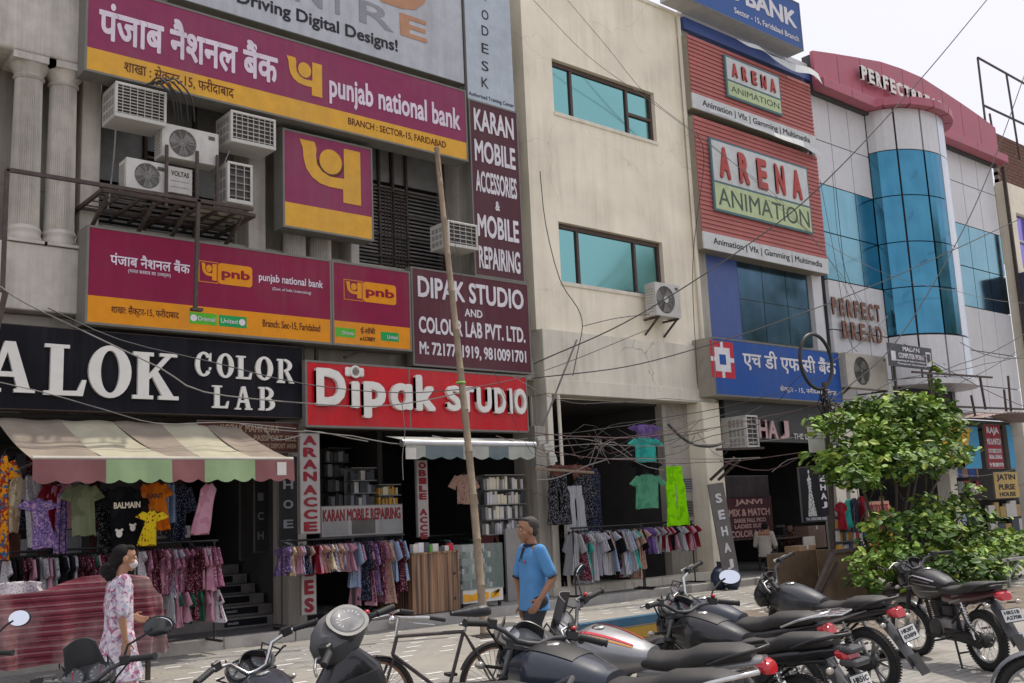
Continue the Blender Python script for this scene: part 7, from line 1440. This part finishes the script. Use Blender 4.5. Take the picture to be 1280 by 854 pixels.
def crate(u0, v0, u1, v1, Y, m, label, D=.4, name='cardboard_box'):
    a, c = at(u0, v0, Y), at(u1, v1, Y); z0 = c.z; t = thing(name, ((a.x+c.x)/2, Y+D/2, z0), label, 'box'); boxp('carton', m, t, a.x, c.x, Y, Y+D, z0, a.z, bevel=.008); boxp('tape', S_paper, t, (a.x+c.x)/2-.03, (a.x+c.x)/2+.03, Y-.002, Y+D*.98, a.z-.08, a.z+.002); return t
crate(999, 683, 1022, 709, 13.6, M_card, 'brown cardboard box with a rounded pale edge near the boutique doorway'); crate(1020, 688, 1038, 716, 13.5, M_card, 'brown cardboard carton beside the utility pole'); crate(1010, 658, 1034, 684, 14.2, mat('brown_ply', (.18, .11, .08), .7, var=.2), 'dark brown wooden chest behind the cardboard boxes')
goods_box(at(1011, 678, 13.6).x, at(1024, 678, 13.6).x, 13.7, 13.75, at(1011, 684, 13.6).z, at(1011, 671, 13.6).z, S_paper, 'open white notebook standing on the cardboard box', 'notebook', cat='book')
k = 0
for r, (v, n) in enumerate(((722, 7), (715, 6), (708, 3))):
    for q in range(n):
        u = 973+q*7.5+r*3; a, c = at(u, v-6.5, 13.9), at(u+7, v, 13.9); goods_box(a.x, c.x, 13.9, 14.2, c.z, a.z-.004, shade('lilac_bundle', '#a9a6bd', var=.15), 'pale lilac packet, %s from the left in the %s row of the floor stack' % (ORD[q], ('bottom', 'middle', 'top')[r]), 'cloth_packet', 'lilac packets stacked on the floor', 'packet'); k += 1
for i, (u, v, w_, lab) in enumerate(((901, 735, 15, 'dark blue plastic bag at the foot of the pillar'), (916, 735, 17, 'crumpled blue grey sack against the leaning plank'))):
    p = onz(u, v+2, .0); t = thing('bag', (p.x, p.y, 0), lab, 'bag'); b = MB(); b.ell((p.x, p.y, .22), (.2, .16, .24), 18, 12); b.v = [(x+.03*mnoise.noise(Vector((x*9, y*9, z*9))), y+.03*mnoise.noise(Vector((x*9+5, y*9, z*9))), max(0, z+.04*mnoise.noise(Vector((x*7, y*9, z*9+3))))) for x, y, z in b.v]; b.cyl((p.x, p.y, .42), (p.x+.03, p.y, .54), .04, 8, .07); b.build('sack', mat('blue_sack', (.03, .045, .085), .6, var=.3, bump=.6, bsc=10), t)
# -- brown board box beside the shrub, painted barrier, bench
M_ply = mat('weathered_plywood', (.15, .10, .055), .8, var=.25, sc_=5, streak=.35, coords='World', dirt=(.07, .05, .035))
t = thing('wooden_hoarding', (15.8, 10.4, 0), 'brown wooden board enclosure round the foot of the shrub', 'hoarding'); Yh = 10.1
a, c, d_ = at(1018, 757, Yh), at(1040, 692, Yh), at(1095, 690, Yh)
b = MB(); b.prism([(a.x-.1, 0), (d_.x, 0), (d_.x, c.z), (c.x, c.z)], -.03, (0, Yh, 0)); b.build('front_board', M_ply, t)
b = MB(); b.bar((a.x-.12, Yh-.03, 0), (c.x-.03, Yh-.03, c.z), .07); b.bar((c.x-.04, Yh-.03, c.z+.03), (d_.x, Yh-.03, c.z+.03), .06); b.bar((a.x+.1, Yh-.035, .05), (c.x+.1, Yh-.035, c.z-.15), .035); b.build('frame', M_rust, t)
boxp('side_board', M_ply, t, d_.x-.03, d_.x, Yh+.03, Yh+1.2, 0, c.z); boxp('back_board', M_ply, t, a.x+.5, d_.x-.04, Yh+1.2, Yh+1.23, 0, c.z)
t = thing('painted_barrier', (8.3, 9.0, 0), 'low barrier with blue, white and yellow stripes behind the silver motorcycle', 'barrier'); Yb = 7.6
a, c = at(745, 778, Yb), at(845, 765, Yb); zt = a.z
S_bblue, S_byel = shade('worn_blue_paint', '#2f5a74', streak=.3), shade('worn_yellow_paint', '#a8842a', streak=.3)
for k, (h0, h1, m) in enumerate(((0, .08, S_bblue), (.08, .10, S_gry), (.10, .22, S_byel), (.22, .27, S_gry), (.27, .37, S_bblue), (.37, .47, S_byel), (.46, .60, S_slate))):
    if zt-h0 > 0: boxp('stripe_board', m, t, a.x-.3, c.x+.4, Yb, Yb+.12, max(0, zt-h1)+.002, zt-h0-.001)
t = thing('bench', (15.5, 8.2, 0), 'low steel bench frame at the right edge behind the shrub', 'bench'); Yh = 8.6; a, c = at(1245, 702, Yh), at(1300, 702, Yh)
b = MB(); b.bar((a.x, Yh, a.z), (c.x, Yh, a.z), .05); b.bar((a.x, Yh+.4, a.z), (c.x, Yh+.4, a.z), .05); b.bar((a.x+.4, Yh, 0), (a.x+.4, Yh, a.z), .05); b.bar((c.x, Yh, 0), (c.x, Yh, a.z), .05); b.bar((a.x+.45, Yh, .2), (a.x+.9, Yh, a.z-.05), .03); b.build('frame', M_steel, t)

for i, (u, v, w_, h, lab) in enumerate(((850, 598, 16, 16, 'faded grey notice sheet, topmost on the grey wall by the lime trousers'), (853, 626, 14, 20, 'dark printed notice below the faded sheet on the grey wall'), (858, 655, 10, 8, 'small notice low on the grey wall beside the red top rack'))):
    a, c = at(u, v, 14.74), at(u+w_, v+h, 14.74); n_ = thing('notice', (a.x, 14.74, c.z), lab, 'notice'); boxp('sheet', S_gry if i % 2 else S_fgry, n_, a.x, c.x, 14.735, 14.745, c.z, a.z)
    for k in range(5): z = a.z-(a.z-c.z)*(k+.7)/6; boxp('print_line', S_ink, n_, a.x+.03, c.x-.03, 14.731, 14.734, z-.008, z+.008)
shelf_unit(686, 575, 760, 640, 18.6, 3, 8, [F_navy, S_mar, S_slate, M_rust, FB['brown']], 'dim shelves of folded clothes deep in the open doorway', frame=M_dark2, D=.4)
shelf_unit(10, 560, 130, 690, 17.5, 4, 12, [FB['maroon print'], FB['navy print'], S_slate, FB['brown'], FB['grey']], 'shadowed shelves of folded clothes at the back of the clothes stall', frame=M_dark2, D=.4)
shelf_unit(410, 560, 440, 632, 15.6, 4, 6, [S_slate, M_acd, S_fgry], 'narrow dim shelf of chargers left in the phone shop', frame=M_dark2)
shelf_unit(905, 690, 960, 600, 18.8, 3, 6, [S_mar], 'x') if False else None
shelf_unit(1095, 575, 1230, 640, 17.2, 3, 14, [S_paper, S_raja, S_hblue, S_gold, FB['peach floral'], S_fgry], 'shadowed shop shelves behind the tree and shrub', frame=M_dark2, D=.4)
shelf_unit(1236, 625, 1290, 690, 16.6, 3, 6, [S_paper, FB['pink'], S_gold, S_slate], 'shop shelves under the gold board at the right', frame=M_dark2, D=.4)
t = thing('shop_awning_frame', tuple(at(930, 575, 14.2)), 'rusty bracket frame under the window air conditioner beside the boutique name', 'bracket')
for u0, v0, u1, v1 in ((888, 600, 918, 572), (898, 600, 925, 575), (895, 562, 955, 560)): MB().bar(at(u0, v0, 14.2), at(u1, v1, 13.6), .05).build('angle_bar', M_rust, t)

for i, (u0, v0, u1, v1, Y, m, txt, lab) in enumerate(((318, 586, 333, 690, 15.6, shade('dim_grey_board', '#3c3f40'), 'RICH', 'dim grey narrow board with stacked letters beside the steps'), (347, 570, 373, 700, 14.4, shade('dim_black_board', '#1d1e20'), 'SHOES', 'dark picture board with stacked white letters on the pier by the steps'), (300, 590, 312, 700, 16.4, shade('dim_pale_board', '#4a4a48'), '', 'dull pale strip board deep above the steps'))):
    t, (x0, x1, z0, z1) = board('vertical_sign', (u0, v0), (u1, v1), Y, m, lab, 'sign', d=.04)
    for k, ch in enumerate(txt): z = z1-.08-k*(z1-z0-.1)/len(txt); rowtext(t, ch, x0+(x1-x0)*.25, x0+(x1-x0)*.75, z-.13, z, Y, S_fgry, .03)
t = thing('shop_door', (7.2, 16.9, 1.0), 'half open dark panelled door at the top of the entrance steps', 'door'); boxp('door_leaf', mat('dark_door', (.07, .05, .04), .6, var=.3), t, 6.3, 7.1, 16.9, 16.95, 1.05, 3.1)
for k in range(3): boxp('panel', M_rust, t, 6.4, 7.0, 16.88, 16.899, 1.15+k*.65, 1.7+k*.65)
boxp('door_handle', M_chrome, t, 7.0, 7.04, 16.84, 16.88, 2.0, 2.15)
# ================================================================== tree, shrub, cables, litter
def leafm(name, c): 
    m = mat(name, c, .6, var=.35, sc_=3, coords='World', spec=.4); b = m.node_tree.nodes['Principled BSDF']; b.inputs['Transmission Weight'].default_value = 0
    b.inputs['Subsurface Weight'].default_value = .0; return m
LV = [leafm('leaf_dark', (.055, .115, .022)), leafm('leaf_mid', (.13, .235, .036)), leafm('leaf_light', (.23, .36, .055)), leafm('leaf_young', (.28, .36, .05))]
M_bark = mat('grey_brown_bark', (.12, .095, .07), .9, var=.35, sc_=10, bump=.6, bsc=30)
def leaf_mass(blobs, n, size, seed, young=.04):
    """blobs: (centre, radii); leaves thickest near each clump's skin, uneven, in small sprays"""
    rnd = random.Random(seed); b = MB(); vol = [r[0]*r[1]*r[2] for c, r in blobs]; tot = sum(v**.8 for v in vol)
    for (c, r), v in zip(blobs, vol):
        k = int(n*v**.8/tot/5)
        for _ in range(k):
            d = Vector((rnd.gauss(0, 1), rnd.gauss(0, 1), rnd.gauss(0, 1))).normalized(); rr = rnd.uniform(.35, 1.0)**.6; nz = mnoise.noise(Vector((d.x*2+c[0], d.y*2, d.z*2+c[2])))
            rr *= .86+.5*nz; p0 = Vector(c)+Vector((d.x*r[0], d.y*r[1], d.z*r[2]))*rr
            for q in range(5):
                p = p0+Vector((rnd.gauss(0, .07), rnd.gauss(0, .07), rnd.gauss(0, .05))); s = size*rnd.uniform(.4, 1.3); ang = rnd.uniform(0, 6.28); tilt = rnd.uniform(-.9, .9)
                N = Vector((rnd.gauss(0, .55)+d.x*.4, rnd.gauss(0, .55)+d.y*.4, 1)).normalized(); U = N.orthogonal().normalized(); U.rotate(Matrix.Rotation(ang, 3, N)); V = N.cross(U)
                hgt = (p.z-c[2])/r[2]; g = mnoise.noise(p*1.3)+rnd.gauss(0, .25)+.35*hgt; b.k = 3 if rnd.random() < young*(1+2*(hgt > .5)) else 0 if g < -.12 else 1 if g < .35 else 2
                b.add([p-U*s*.55, p-U*s*.15+V*s*.36+N*s*.05, p+U*s*.3+V*s*.28+N*s*.03, p+U*s*.6-N*s*.1, p+U*s*.3-V*s*.28+N*s*.03, p-U*s*.15-V*s*.36+N*s*.05], [(0, 1, 2, 3), (0, 3, 4, 5)])
    return b
def limb(b, pts, r0, r1, n=8): N = len(pts); b.tube(pts, [r0+(r1-r0)*k/(N-1) for k in range(N)], n)
Yt = 10.6
def bl(u, v, du, dv, dy=0., ry=None):
    c = at(u, v, Yt+dy); a = at(u+du, v, Yt+dy); e = at(u, v-dv, Yt+dy); rx = abs(a.x-c.x); return (tuple(c), (rx*.75, ry or rx*.7, abs(e.z-c.z)))
t = thing('tree', (at(1128, 760, Yt).x, Yt, 0), 'leafy green young tree between the utility pole and the yellow banner', 'tree')
bx = t.location.x; b = MB(); top = at(1125, 560, Yt)
stems = [(1100, 600), (1060, 560), (1150, 540), (1185, 580), (1120, 520), (1170, 500)]
for i, (u, v) in enumerate(stems):
    e = at(u, v, Yt+random.uniform(-.5, .5)); s0 = Vector((bx+random.uniform(-.15, .15), Yt+random.uniform(-.15, .15), 0)); mid = s0.lerp(e, .5)+Vector((.15*sin(i*2), .1, -.15)); limb(b, [s0, s0.lerp(mid, .5)+Vector((0, 0, .1)), mid, mid.lerp(e, .5)+Vector((0, 0, .12)), e], .055-.004*i, .015)
tr = b.build('trunk', M_bark, t)
b = MB(); rnd = random.Random(11)
for k in range(46):
    u, v = rnd.uniform(1060, 1215), rnd.uniform(560, 680); a = at(u, v, Yt+rnd.uniform(-.4, .4)); e = a+Vector((rnd.gauss(0, .35), rnd.gauss(0, .2), rnd.uniform(.1, .7))); limb(b, [a, a.lerp(e, .5)+Vector((.03, 0, .04)), e], .010, .004, 5)
b.build('twigs', M_bark, t, kind='stuff')
crown = [bl(1085, 545, 48, 32), bl(1060, 585, 36, 26, -.3), bl(1130, 528, 52, 36, .2), bl(1165, 535, 32, 26), bl(1120, 575, 70, 34, -.4), bl(1040, 530, 28, 18, -.2), bl(1070, 600, 34, 18, -.5), bl(1128, 578, 34, 18, -.2), bl(1100, 510, 46, 16, .1), bl(1172, 490, 8, 30, 0), bl(1170, 462, 6, 10, 0), bl(1150, 510, 30, 18, .1), bl(1030, 578, 16, 12, -.2)]
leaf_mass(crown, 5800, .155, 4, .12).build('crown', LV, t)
t = thing('shrub', (at(1170, 770, 9.6).x, 9.6, 0), 'broad leafy shrub growing low under the tree behind the parked motorcycles', 'shrub'); Yt = 9.6
b = MB()
for k in range(9):
    s0 = Vector((t.location.x+random.uniform(-.5, .5), 9.6+random.uniform(-.3, .3), 0)); e = at(1110+k*17, 660+8*sin(k*2), Yt+random.uniform(-.3, .3)); limb(b, [s0, s0.lerp(e, .5)+Vector((.1*sin(k), 0, .15)), e], .03, .008, 6)
b.build('stems', M_bark, t)
sh = [bl(1150, 668, 48, 34), bl(1195, 655, 34, 34, .2), bl(1125, 692, 30, 24, -.2), bl(1175, 710, 60, 36, -.3), bl(1220, 690, 45, 34), bl(1255, 680, 34, 20, .1), bl(1085, 710, 22, 40, -.1), bl(1100, 660, 20, 22, .1), bl(1165, 632, 22, 20, .2), bl(1205, 622, 16, 20, .2), bl(1235, 715, 34, 22, .1), bl(1275, 672, 16, 10, .1), bl(1190, 742, 45, 20)]
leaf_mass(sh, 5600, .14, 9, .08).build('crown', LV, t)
# trees across the road, seen in the window glass
for i, (x, y, h, r) in enumerate(((49.5, -13, 19.5, 6), (61, -12, 19.5, 6), (74, -13, 18, 6.5), (88, -12, 18, 7))):
    t = thing('street_tree', (x, y, 0), ('tall dark street tree whose crown shows in the teal window glass', 'tallest street tree mirrored in the blue glass of the bank', 'lower street tree across the road mirrored in window glass', 'far street tree across the road mirrored in the curved bay')[i], 'tree', 'street trees across the road')
    b = MB(); limb(b, [(x, y, 0), (x+.2, y, h*.3), (x, y+.3, h*.6)], .35, .15, 10); b.build('trunk', M_bark, t)
    leaf_mass([((x, y, h*.72), (r*.8, r*.8, h*.24)), ((x-r*.5, y, h*.58), (r*.5, r*.5, h*.16)), ((x+r*.5, y+.5, h*.6), (r*.55, r*.5, h*.18)), ((x+.5, y-1, h*.88), (r*.4, r*.4, h*.12))], 5200, .42, 20+i, .02).build('crown', LV, t)
# ------------------------------------------------------------------ cables
M_cab = mat('black_cable', (.03, .03, .032), .6, var=.3); M_cabg = mat('grey_cable', (.19, .18, .17), .7, var=.3); M_cabr = mat('pink_cable', (.10, .05, .05), .6, var=.2)
def cable(pts, label, r=.010, m=M_cab, sag=.02, group=None, name='cable'):
    P = [at(u, v, Y) for u, v, Y in pts]; Q = []
    for i in range(len(P)-1):
        a, c = P[i], P[i+1]; p0 = P[i-1] if i else a*2-c; p3 = P[i+2] if i+2 < len(P) else c*2-a; n = max(3, int((c-a).length*3)); n = min(n, 14)
        for k in range(n):
            f = k/n; Q.append(.5*((2*a)+(c-p0)*f+(2*p0-5*a+4*c-p3)*f*f+(3*a-p0-3*c+p3)*f**3)-Vector((0, 0, sag*sin(pi*f)*(c-a).length)))
    Q.append(P[-1]); o = MB().tube(Q, r, 6).build(name, m, None, loc=P[0]); props(o, label, 'cable', group); return o
G = 'overhead cables'
cable([(1250, -20, 11), (1150, 100, 11.4), (1045, 214, 11.8), (960, 288, 12.4), (800, 393, 13.2), (667, 455, 13.8)], 'long black cable falling from the top right sky to the maroon studio board', .013, sag=.0, group=G)
cable([(1300, 262, 12), (1193, 312, 12), (1080, 362, 12.3), (960, 407, 12.6), (870, 436, 13), (780, 459, 13.5), (665, 473, 13.9)], 'black cable crossing the curved blue bay and the white fascia', .012, sag=.0, group=G)
cable([(1285, 82, 11), (1237, 214, 11.1), (1191, 312, 11.2), (1118, 430, 11.2), (1036, 503, 11.2)], 'straight steep cable from the roof frame down to the utility pole', .012, sag=0, group=G)
cable([(662, -5, 14.2), (735, 70, 14.2), (815, 128, 14.2), (905, 195, 14.0), (975, 250, 13.9), (1040, 330, 13.6), (1075, 400, 13.4)], 'thin wire running over the upper teal window and red siding boards', .006, m=M_cabg, sag=0, group=G)
cable([(705, -5, 14.2), (760, 60, 14.2), (812, 122, 14.2), (900, 190, 14.0), (1000, 280, 13.8), (1110, 420, 13.2)], 'second thin wire crossing the upper wall and siding boards', .006, m=M_cabg, sag=0, group=G)
cable([(0, 358, 13.5), (30, 378, 13.5), (100, 412, 13.5), (200, 460, 13.4), (255, 490, 13.4), (380, 504, 13.4), (470, 508, 13.3), (545, 498, 13.0), (597, 484, 12.9)], 'grey rope cable looping across the black serif sign to the bamboo pole', .010, m=M_cabg, sag=0, group=G)
cable([(60, 385, 13.5), (150, 425, 13.5), (262, 452, 13.5), (380, 480, 13.4), (500, 491, 13.3), (600, 483, 12.9), (690, 460, 13.2), (810, 412, 13.4)], 'dark cable across both serif and red studio signs', .008, sag=.0, group=G)
cable([(0, 478, 13.6), (60, 492, 13.6), (130, 512, 13.5), (200, 530, 13.5), (280, 528, 13.6), (370, 536, 13.7)], 'grey cable sagging along the bottom of the black sign', .007, m=M_cabg, sag=0, group=G)
cable([(675, 214, 14.4), (682, 280, 14.4), (700, 350, 14.4), (722, 385, 14.3), (728, 408, 14.3), (722, 440, 14.2), (716, 470, 14.2)], 'black drop wire down the left of the white building wall', .009, sag=0, group=G)
cable([(728, 408, 14.3), (770, 398, 14.3), (812, 393, 14.3)], 'short wire from the wall hook to the outdoor fan unit', .008, sag=0, group=G)
cable([(641, 150, 14.4), (647, 250, 14.4), (660, 370, 14.3), (668, 470, 14.2), (672, 560, 14.1)], 'thin grey wire down the edge of the white building', .006, m=M_cabg, sag=0, group=G)
cable([(721, 425, 14.0), (700, 478, 14.0), (679, 532, 14.0)], 'slanting grey stay rod at the doorway corner', .018, m=M_cabg, sag=0, group=G)
cable([(870, 165, 14.2), (880, 200, 14.2), (866, 330, 14.3), (872, 480, 14.3)], 'black wire following the drain pipe beside the siding boards', .008, sag=0, group=G)
cable([(835, 530, 13.6), (850, 545, 13.5), (868, 556, 13.5), (890, 558, 13.5), (905, 553, 13.6)], 'thick black cable bundle under the blue Hindi sign corner', .03, sag=0, group=G)
cable([(545, 190, 13.2), (590, 400, 12.9), (620, 470, 12.8), (650, 545, 12.9)], 'thin orange guy string beside the bamboo pole', .005, m=M_cabr, sag=0, group=G)
cable([(502, 500, 13.4), (506, 540, 13.4), (503, 570, 13.4), (504, 600, 13.3)], 'wire with a white plug hanging in front of the phone shop', .006, m=M_cabg, sag=0, group=G)
for i, (pts, r, m) in enumerate((
    ([(660, 540, 13.8), (740, 546, 13.3), (830, 543, 12.8), (960, 520, 12), (1028, 505, 11.3)], .010, M_cabr), ([(640, 560, 13.8), (740, 555, 13.3), (860, 556, 12.7), (1010, 545, 11.6)], .008, M_cabg),
    ([(664, 545, 13.9), (760, 535, 13.4), (830, 522, 13), (940, 500, 12), (1030, 470, 11.3)], .008, M_cab), ([(620, 545, 13.5), (700, 566, 13.4), (790, 575, 13.1), (880, 578, 12.6), (1000, 566, 11.6)], .008, M_cabr),
    ([(670, 600, 13.6), (700, 596, 13.6), (760, 574, 13.3), (850, 573, 12.9), (950, 572, 12.3)], .010, M_cabg), ([(665, 552, 13.9), (720, 548, 13.6), (760, 556, 13.5), (800, 580, 13.4), (830, 588, 13.4)], .007, M_cabg),
    ([(740, 584, 13.5), (752, 560, 13.4), (768, 553, 13.4), (790, 570, 13.3)], .008, M_cabg), ([(668, 580, 13.9), (720, 585, 13.6), (800, 560, 13.2), (890, 535, 12.6)], .006, M_cab), ([(640, 470, 13.6), (700, 500, 13.8), (760, 503, 13.9), (830, 498, 13.9), (880, 502, 13.9)], .006, M_cabg),
    ([(380, 538, 13.7), (440, 545, 13.7), (510, 556, 13.6), (560, 552, 13.6), (640, 560, 13.7)], .009, M_cabg), ([(300, 530, 13.8), (350, 538, 13.8), (400, 540, 13.8), (460, 552, 13.7)], .008, M_cabg), ([(540, 545, 13.8), (600, 552, 13.7), (660, 548, 13.8)], .010, M_cabg), ([(330, 536, 13.8), (345, 550, 13.7), (380, 543, 13.8)], .008, M_cabg),
    ([(1280, 418, 12.5), (1200, 455, 12.2), (1120, 475, 12), (1040, 512, 11.3)], .010, M_cab), ([(1290, 440, 12.6), (1230, 455, 12.4), (1180, 466, 12.2), (1110, 490, 11.8), (1036, 500, 11.3)], .009, M_cab), ([(1270, 440, 12.5), (1205, 476, 12.2), (1160, 500, 12), (1100, 530, 11.8)], .008, M_cab), ([(1130, 430, 12.6), (1200, 470, 12.6), (1290, 512, 12.6)], .009, M_cab),
    ([(1200, 428, 13), (1240, 445, 13), (1290, 447, 13)], .009, M_cab), ([(1010, 520, 11.4), (1100, 514, 11.8), (1200, 513, 12.2), (1290, 516, 12.5)], .009, M_cab), ([(1020, 505, 11.3), (950, 530, 12.2), (890, 545, 13), (840, 560, 13.4)], .008, M_cab), ([(1020, 560, 11.4), (960, 588, 12.2), (900, 576, 12.8)], .008, M_cabr),
    ([(965, 590, 12.4), (985, 575, 12.2), (1015, 570, 11.6)], .008, M_cabg), ([(1165, 595, 12.5), (1190, 590, 12.6), (1215, 595, 12.7), (1270, 586, 12.8)], .007, M_cabg), ([(960, 250, 13.9), (1080, 330, 13.4), (1200, 365, 13), (1290, 380, 12.8)], .006, M_cabg), ([(975, 500, 12.8), (1000, 470, 12.4), (1060, 440, 12), (1110, 395, 12)], .008, M_cab),
    ([(1025, 225, 13.8), (1045, 330, 13.6), (1060, 420, 13.4), (1072, 440, 13.4)], .006, M_cab), ([(1040, 214, 13.8), (1052, 320, 13.6), (1090, 420, 13.3)], .006, M_cab))):
    cable(pts, 'sagging %s wire, %s' % ({'grey_cable': 'grey', 'pink_cable': 'pink', 'black_cable': 'black'}[m.name], 'along the top of the phone shop' if pts[-1][0] < 700 else 'crossing the dark doorway' if pts[0][0] < 760 else 'above the tree and the right banners' if pts[-1][0] > 1095 else 'near the utility pole'), r, m, .012, 'wires in the street tangle', 'wire')
for i in range(12):
    rnd = random.Random(40+i); u = rnd.uniform(645, 900); v = rnd.uniform(528, 560); Y = 13.4-.003*(u-645); cable([(u, v, Y), (u+rnd.uniform(15, 40), v+rnd.uniform(8, 34), Y), (u+rnd.uniform(45, 90), v+rnd.uniform(-12, 20), Y-.1), (u+rnd.uniform(100, 150), v+rnd.uniform(-25, 15), Y-.2)], 'loose thin wire in the knot of cables over the doorway', rnd.uniform(.004, .006), rnd.choice((M_cab, M_cabg, M_cabg, M_cab, M_cabr)), .01, 'loose wires over the doorway', 'wire')
t = thing('cable_knot', tuple(at(748, 556, 13.4)), 'pale knotted bunch of cables hanging in front of the doorway', 'cable'); b = MB()
for k in range(7): rnd = random.Random(k); p = at(748, 553, 13.4); b.tube([p+Vector((rnd.uniform(-.12, .12), 0, rnd.uniform(-.1, .1))), p+Vector((rnd.uniform(-.1, .1), rnd.uniform(-.1, .1), rnd.uniform(-.2, .12))), p+Vector((rnd.uniform(-.3, .3), 0, rnd.uniform(-.4, -.05)))], .007, 5)
b.build('strands', M_cabg, t)
t = thing('junction_box', tuple(at(686, 565, 13.9)), 'white cable junction boxes fixed at the doorway corner pipe', 'box'); 
for u, v in ((684, 560), (690, 574), (676, 550)): p = at(u, v, 13.9); MB().obox(p, (.09, 0, .02), (0, .04, 0), (-.02, 0, .07)).build('casing', M_ac, t, bevel=.01)
# black hoses looping above the air conditioners
for i, (a, c, dz) in enumerate(((183, 215, .0), (189, 223, .1), (195, 231, .2), (201, 239, .3), (186, 219, .15))):
    cable([(a, 106, 13.9), ((a+c)/2-2, 103-i*1.5, 13.8), (c, 122, 13.85), (c+4, 152, 14.1)], 'black hose looping down to the small fan unit, %s from the pilaster' % ORD[i], .014, M_cab, 0, 'hoses above the fan units', 'hose')
cable([(145, 158, 14.3), (142, 200, 14.4), (135, 262, 14.3)], 'white drain hose below the leftmost air conditioner', .012, M_cabg, 0, G, 'hose'); cable([(287, 188, 14.2), (280, 205, 14.2), (276, 215, 14.3)], 'short drain hose below the second white window air conditioner', .010, M_cabg, 0, G, 'hose')
# string of dark pennants deep in the doorway
t = thing('awning_rod', tuple(at(690, 590, 13.8)), 'rough wooden rod across the doorway carrying brown folded tops', 'rod'); MB().tube([at(668, 586, 13.9), at(742, 591, 13.9)], .025, 8).build('rod', M_bam, t)
# balcony railing frame at the right
t = thing('roof_railing', tuple(at(1200, 500, 13)), 'thin dark steel railing on the porch roof above the yellow banner', 'railing')
for u0, v0, u1, v1 in ((1100, 505, 1290, 512), (1140, 465, 1240, 472), (1225, 472, 1232, 512), (1214, 494, 1219, 520), (1260, 470, 1264, 515), (1255, 487, 1258, 515), (1160, 466, 1166, 507)): MB().bar(at(u0, v0, 13.0), at(u1, v1, 13.0), .05).build('rail_bar', M_rust, t)
t = thing('porch_roof', tuple(at(1240, 522, 13.2)), 'curved corrugated porch roof over the banners at the right', 'roof'); A0, A1 = at(1212, 530, 13), at(1300, 525, 13)
b = MB(); b.grid(lambda u, v: (A0.x+(A1.x-A0.x)*u, 12.6+1.4*v, A0.z+.12+.22*sin(pi*u)+.12*v+.012*sin(u*120)), 90, 3, thick=.01); b.build('sheet', mat('rusty_sheet', (.30, .22, .20), .7, var=.3, sc_=4), t)
# dry leaves and rubble by the shrub
b = MB(); rnd = random.Random(77)
for k in range(1500):
    x, y = rnd.uniform(11.5, 16.5), rnd.gauss(8.3, .55); s = rnd.uniform(.012, .04); a = rnd.uniform(0, 6.28); z = .004+rnd.uniform(0, .05)*(1 if rnd.random() < .5 else .2); b.k = rnd.randrange(3)
    U, V = Vector((cos(a), sin(a), rnd.uniform(-.4, .4)))*s, Vector((-sin(a), cos(a), rnd.uniform(-.4, .4)))*s*.6; p = Vector((x, y, z+s*.3)); b.add([p-U, p-V, p+U, p+V], [(0, 1, 2, 3)])
b.build('leaf_litter', [mat('dry_leaf', (.22, .15, .08), .8), mat('dry_leaf_dark', (.08, .055, .035), .8), mat('rubble', (.25, .23, .2), .9)], kind='stuff')
b = MB(); b.add([(10.5, 6.9, .004), (19, 6.9, .004), (19, 10.4, .004), (10.5, 10.4, .004)], [(0, 1, 2, 3)]); b.build('soil_patch', mat('dusty_soil', (.16, .13, .10), .95, var=.3, sc_=3, bump=.6, bsc=18, coords='World'), kind='structure')
rnd = random.Random(9); b = MB()
for k in range(160):
    x, y = rnd.uniform(2, 22), rnd.uniform(8, 13.6); s = rnd.uniform(.008, .022); a = rnd.uniform(0, 6.28); b.k = rnd.randrange(2); p = Vector((x, y, .008)); U, V = Vector((cos(a), sin(a), .1))*s, Vector((-sin(a), cos(a), .2))*s; b.add([p-U, p-V, p+U, p+V], [(0, 1, 2, 3)])
b.build('street_litter', [S_paper, M_card], kind='stuff')
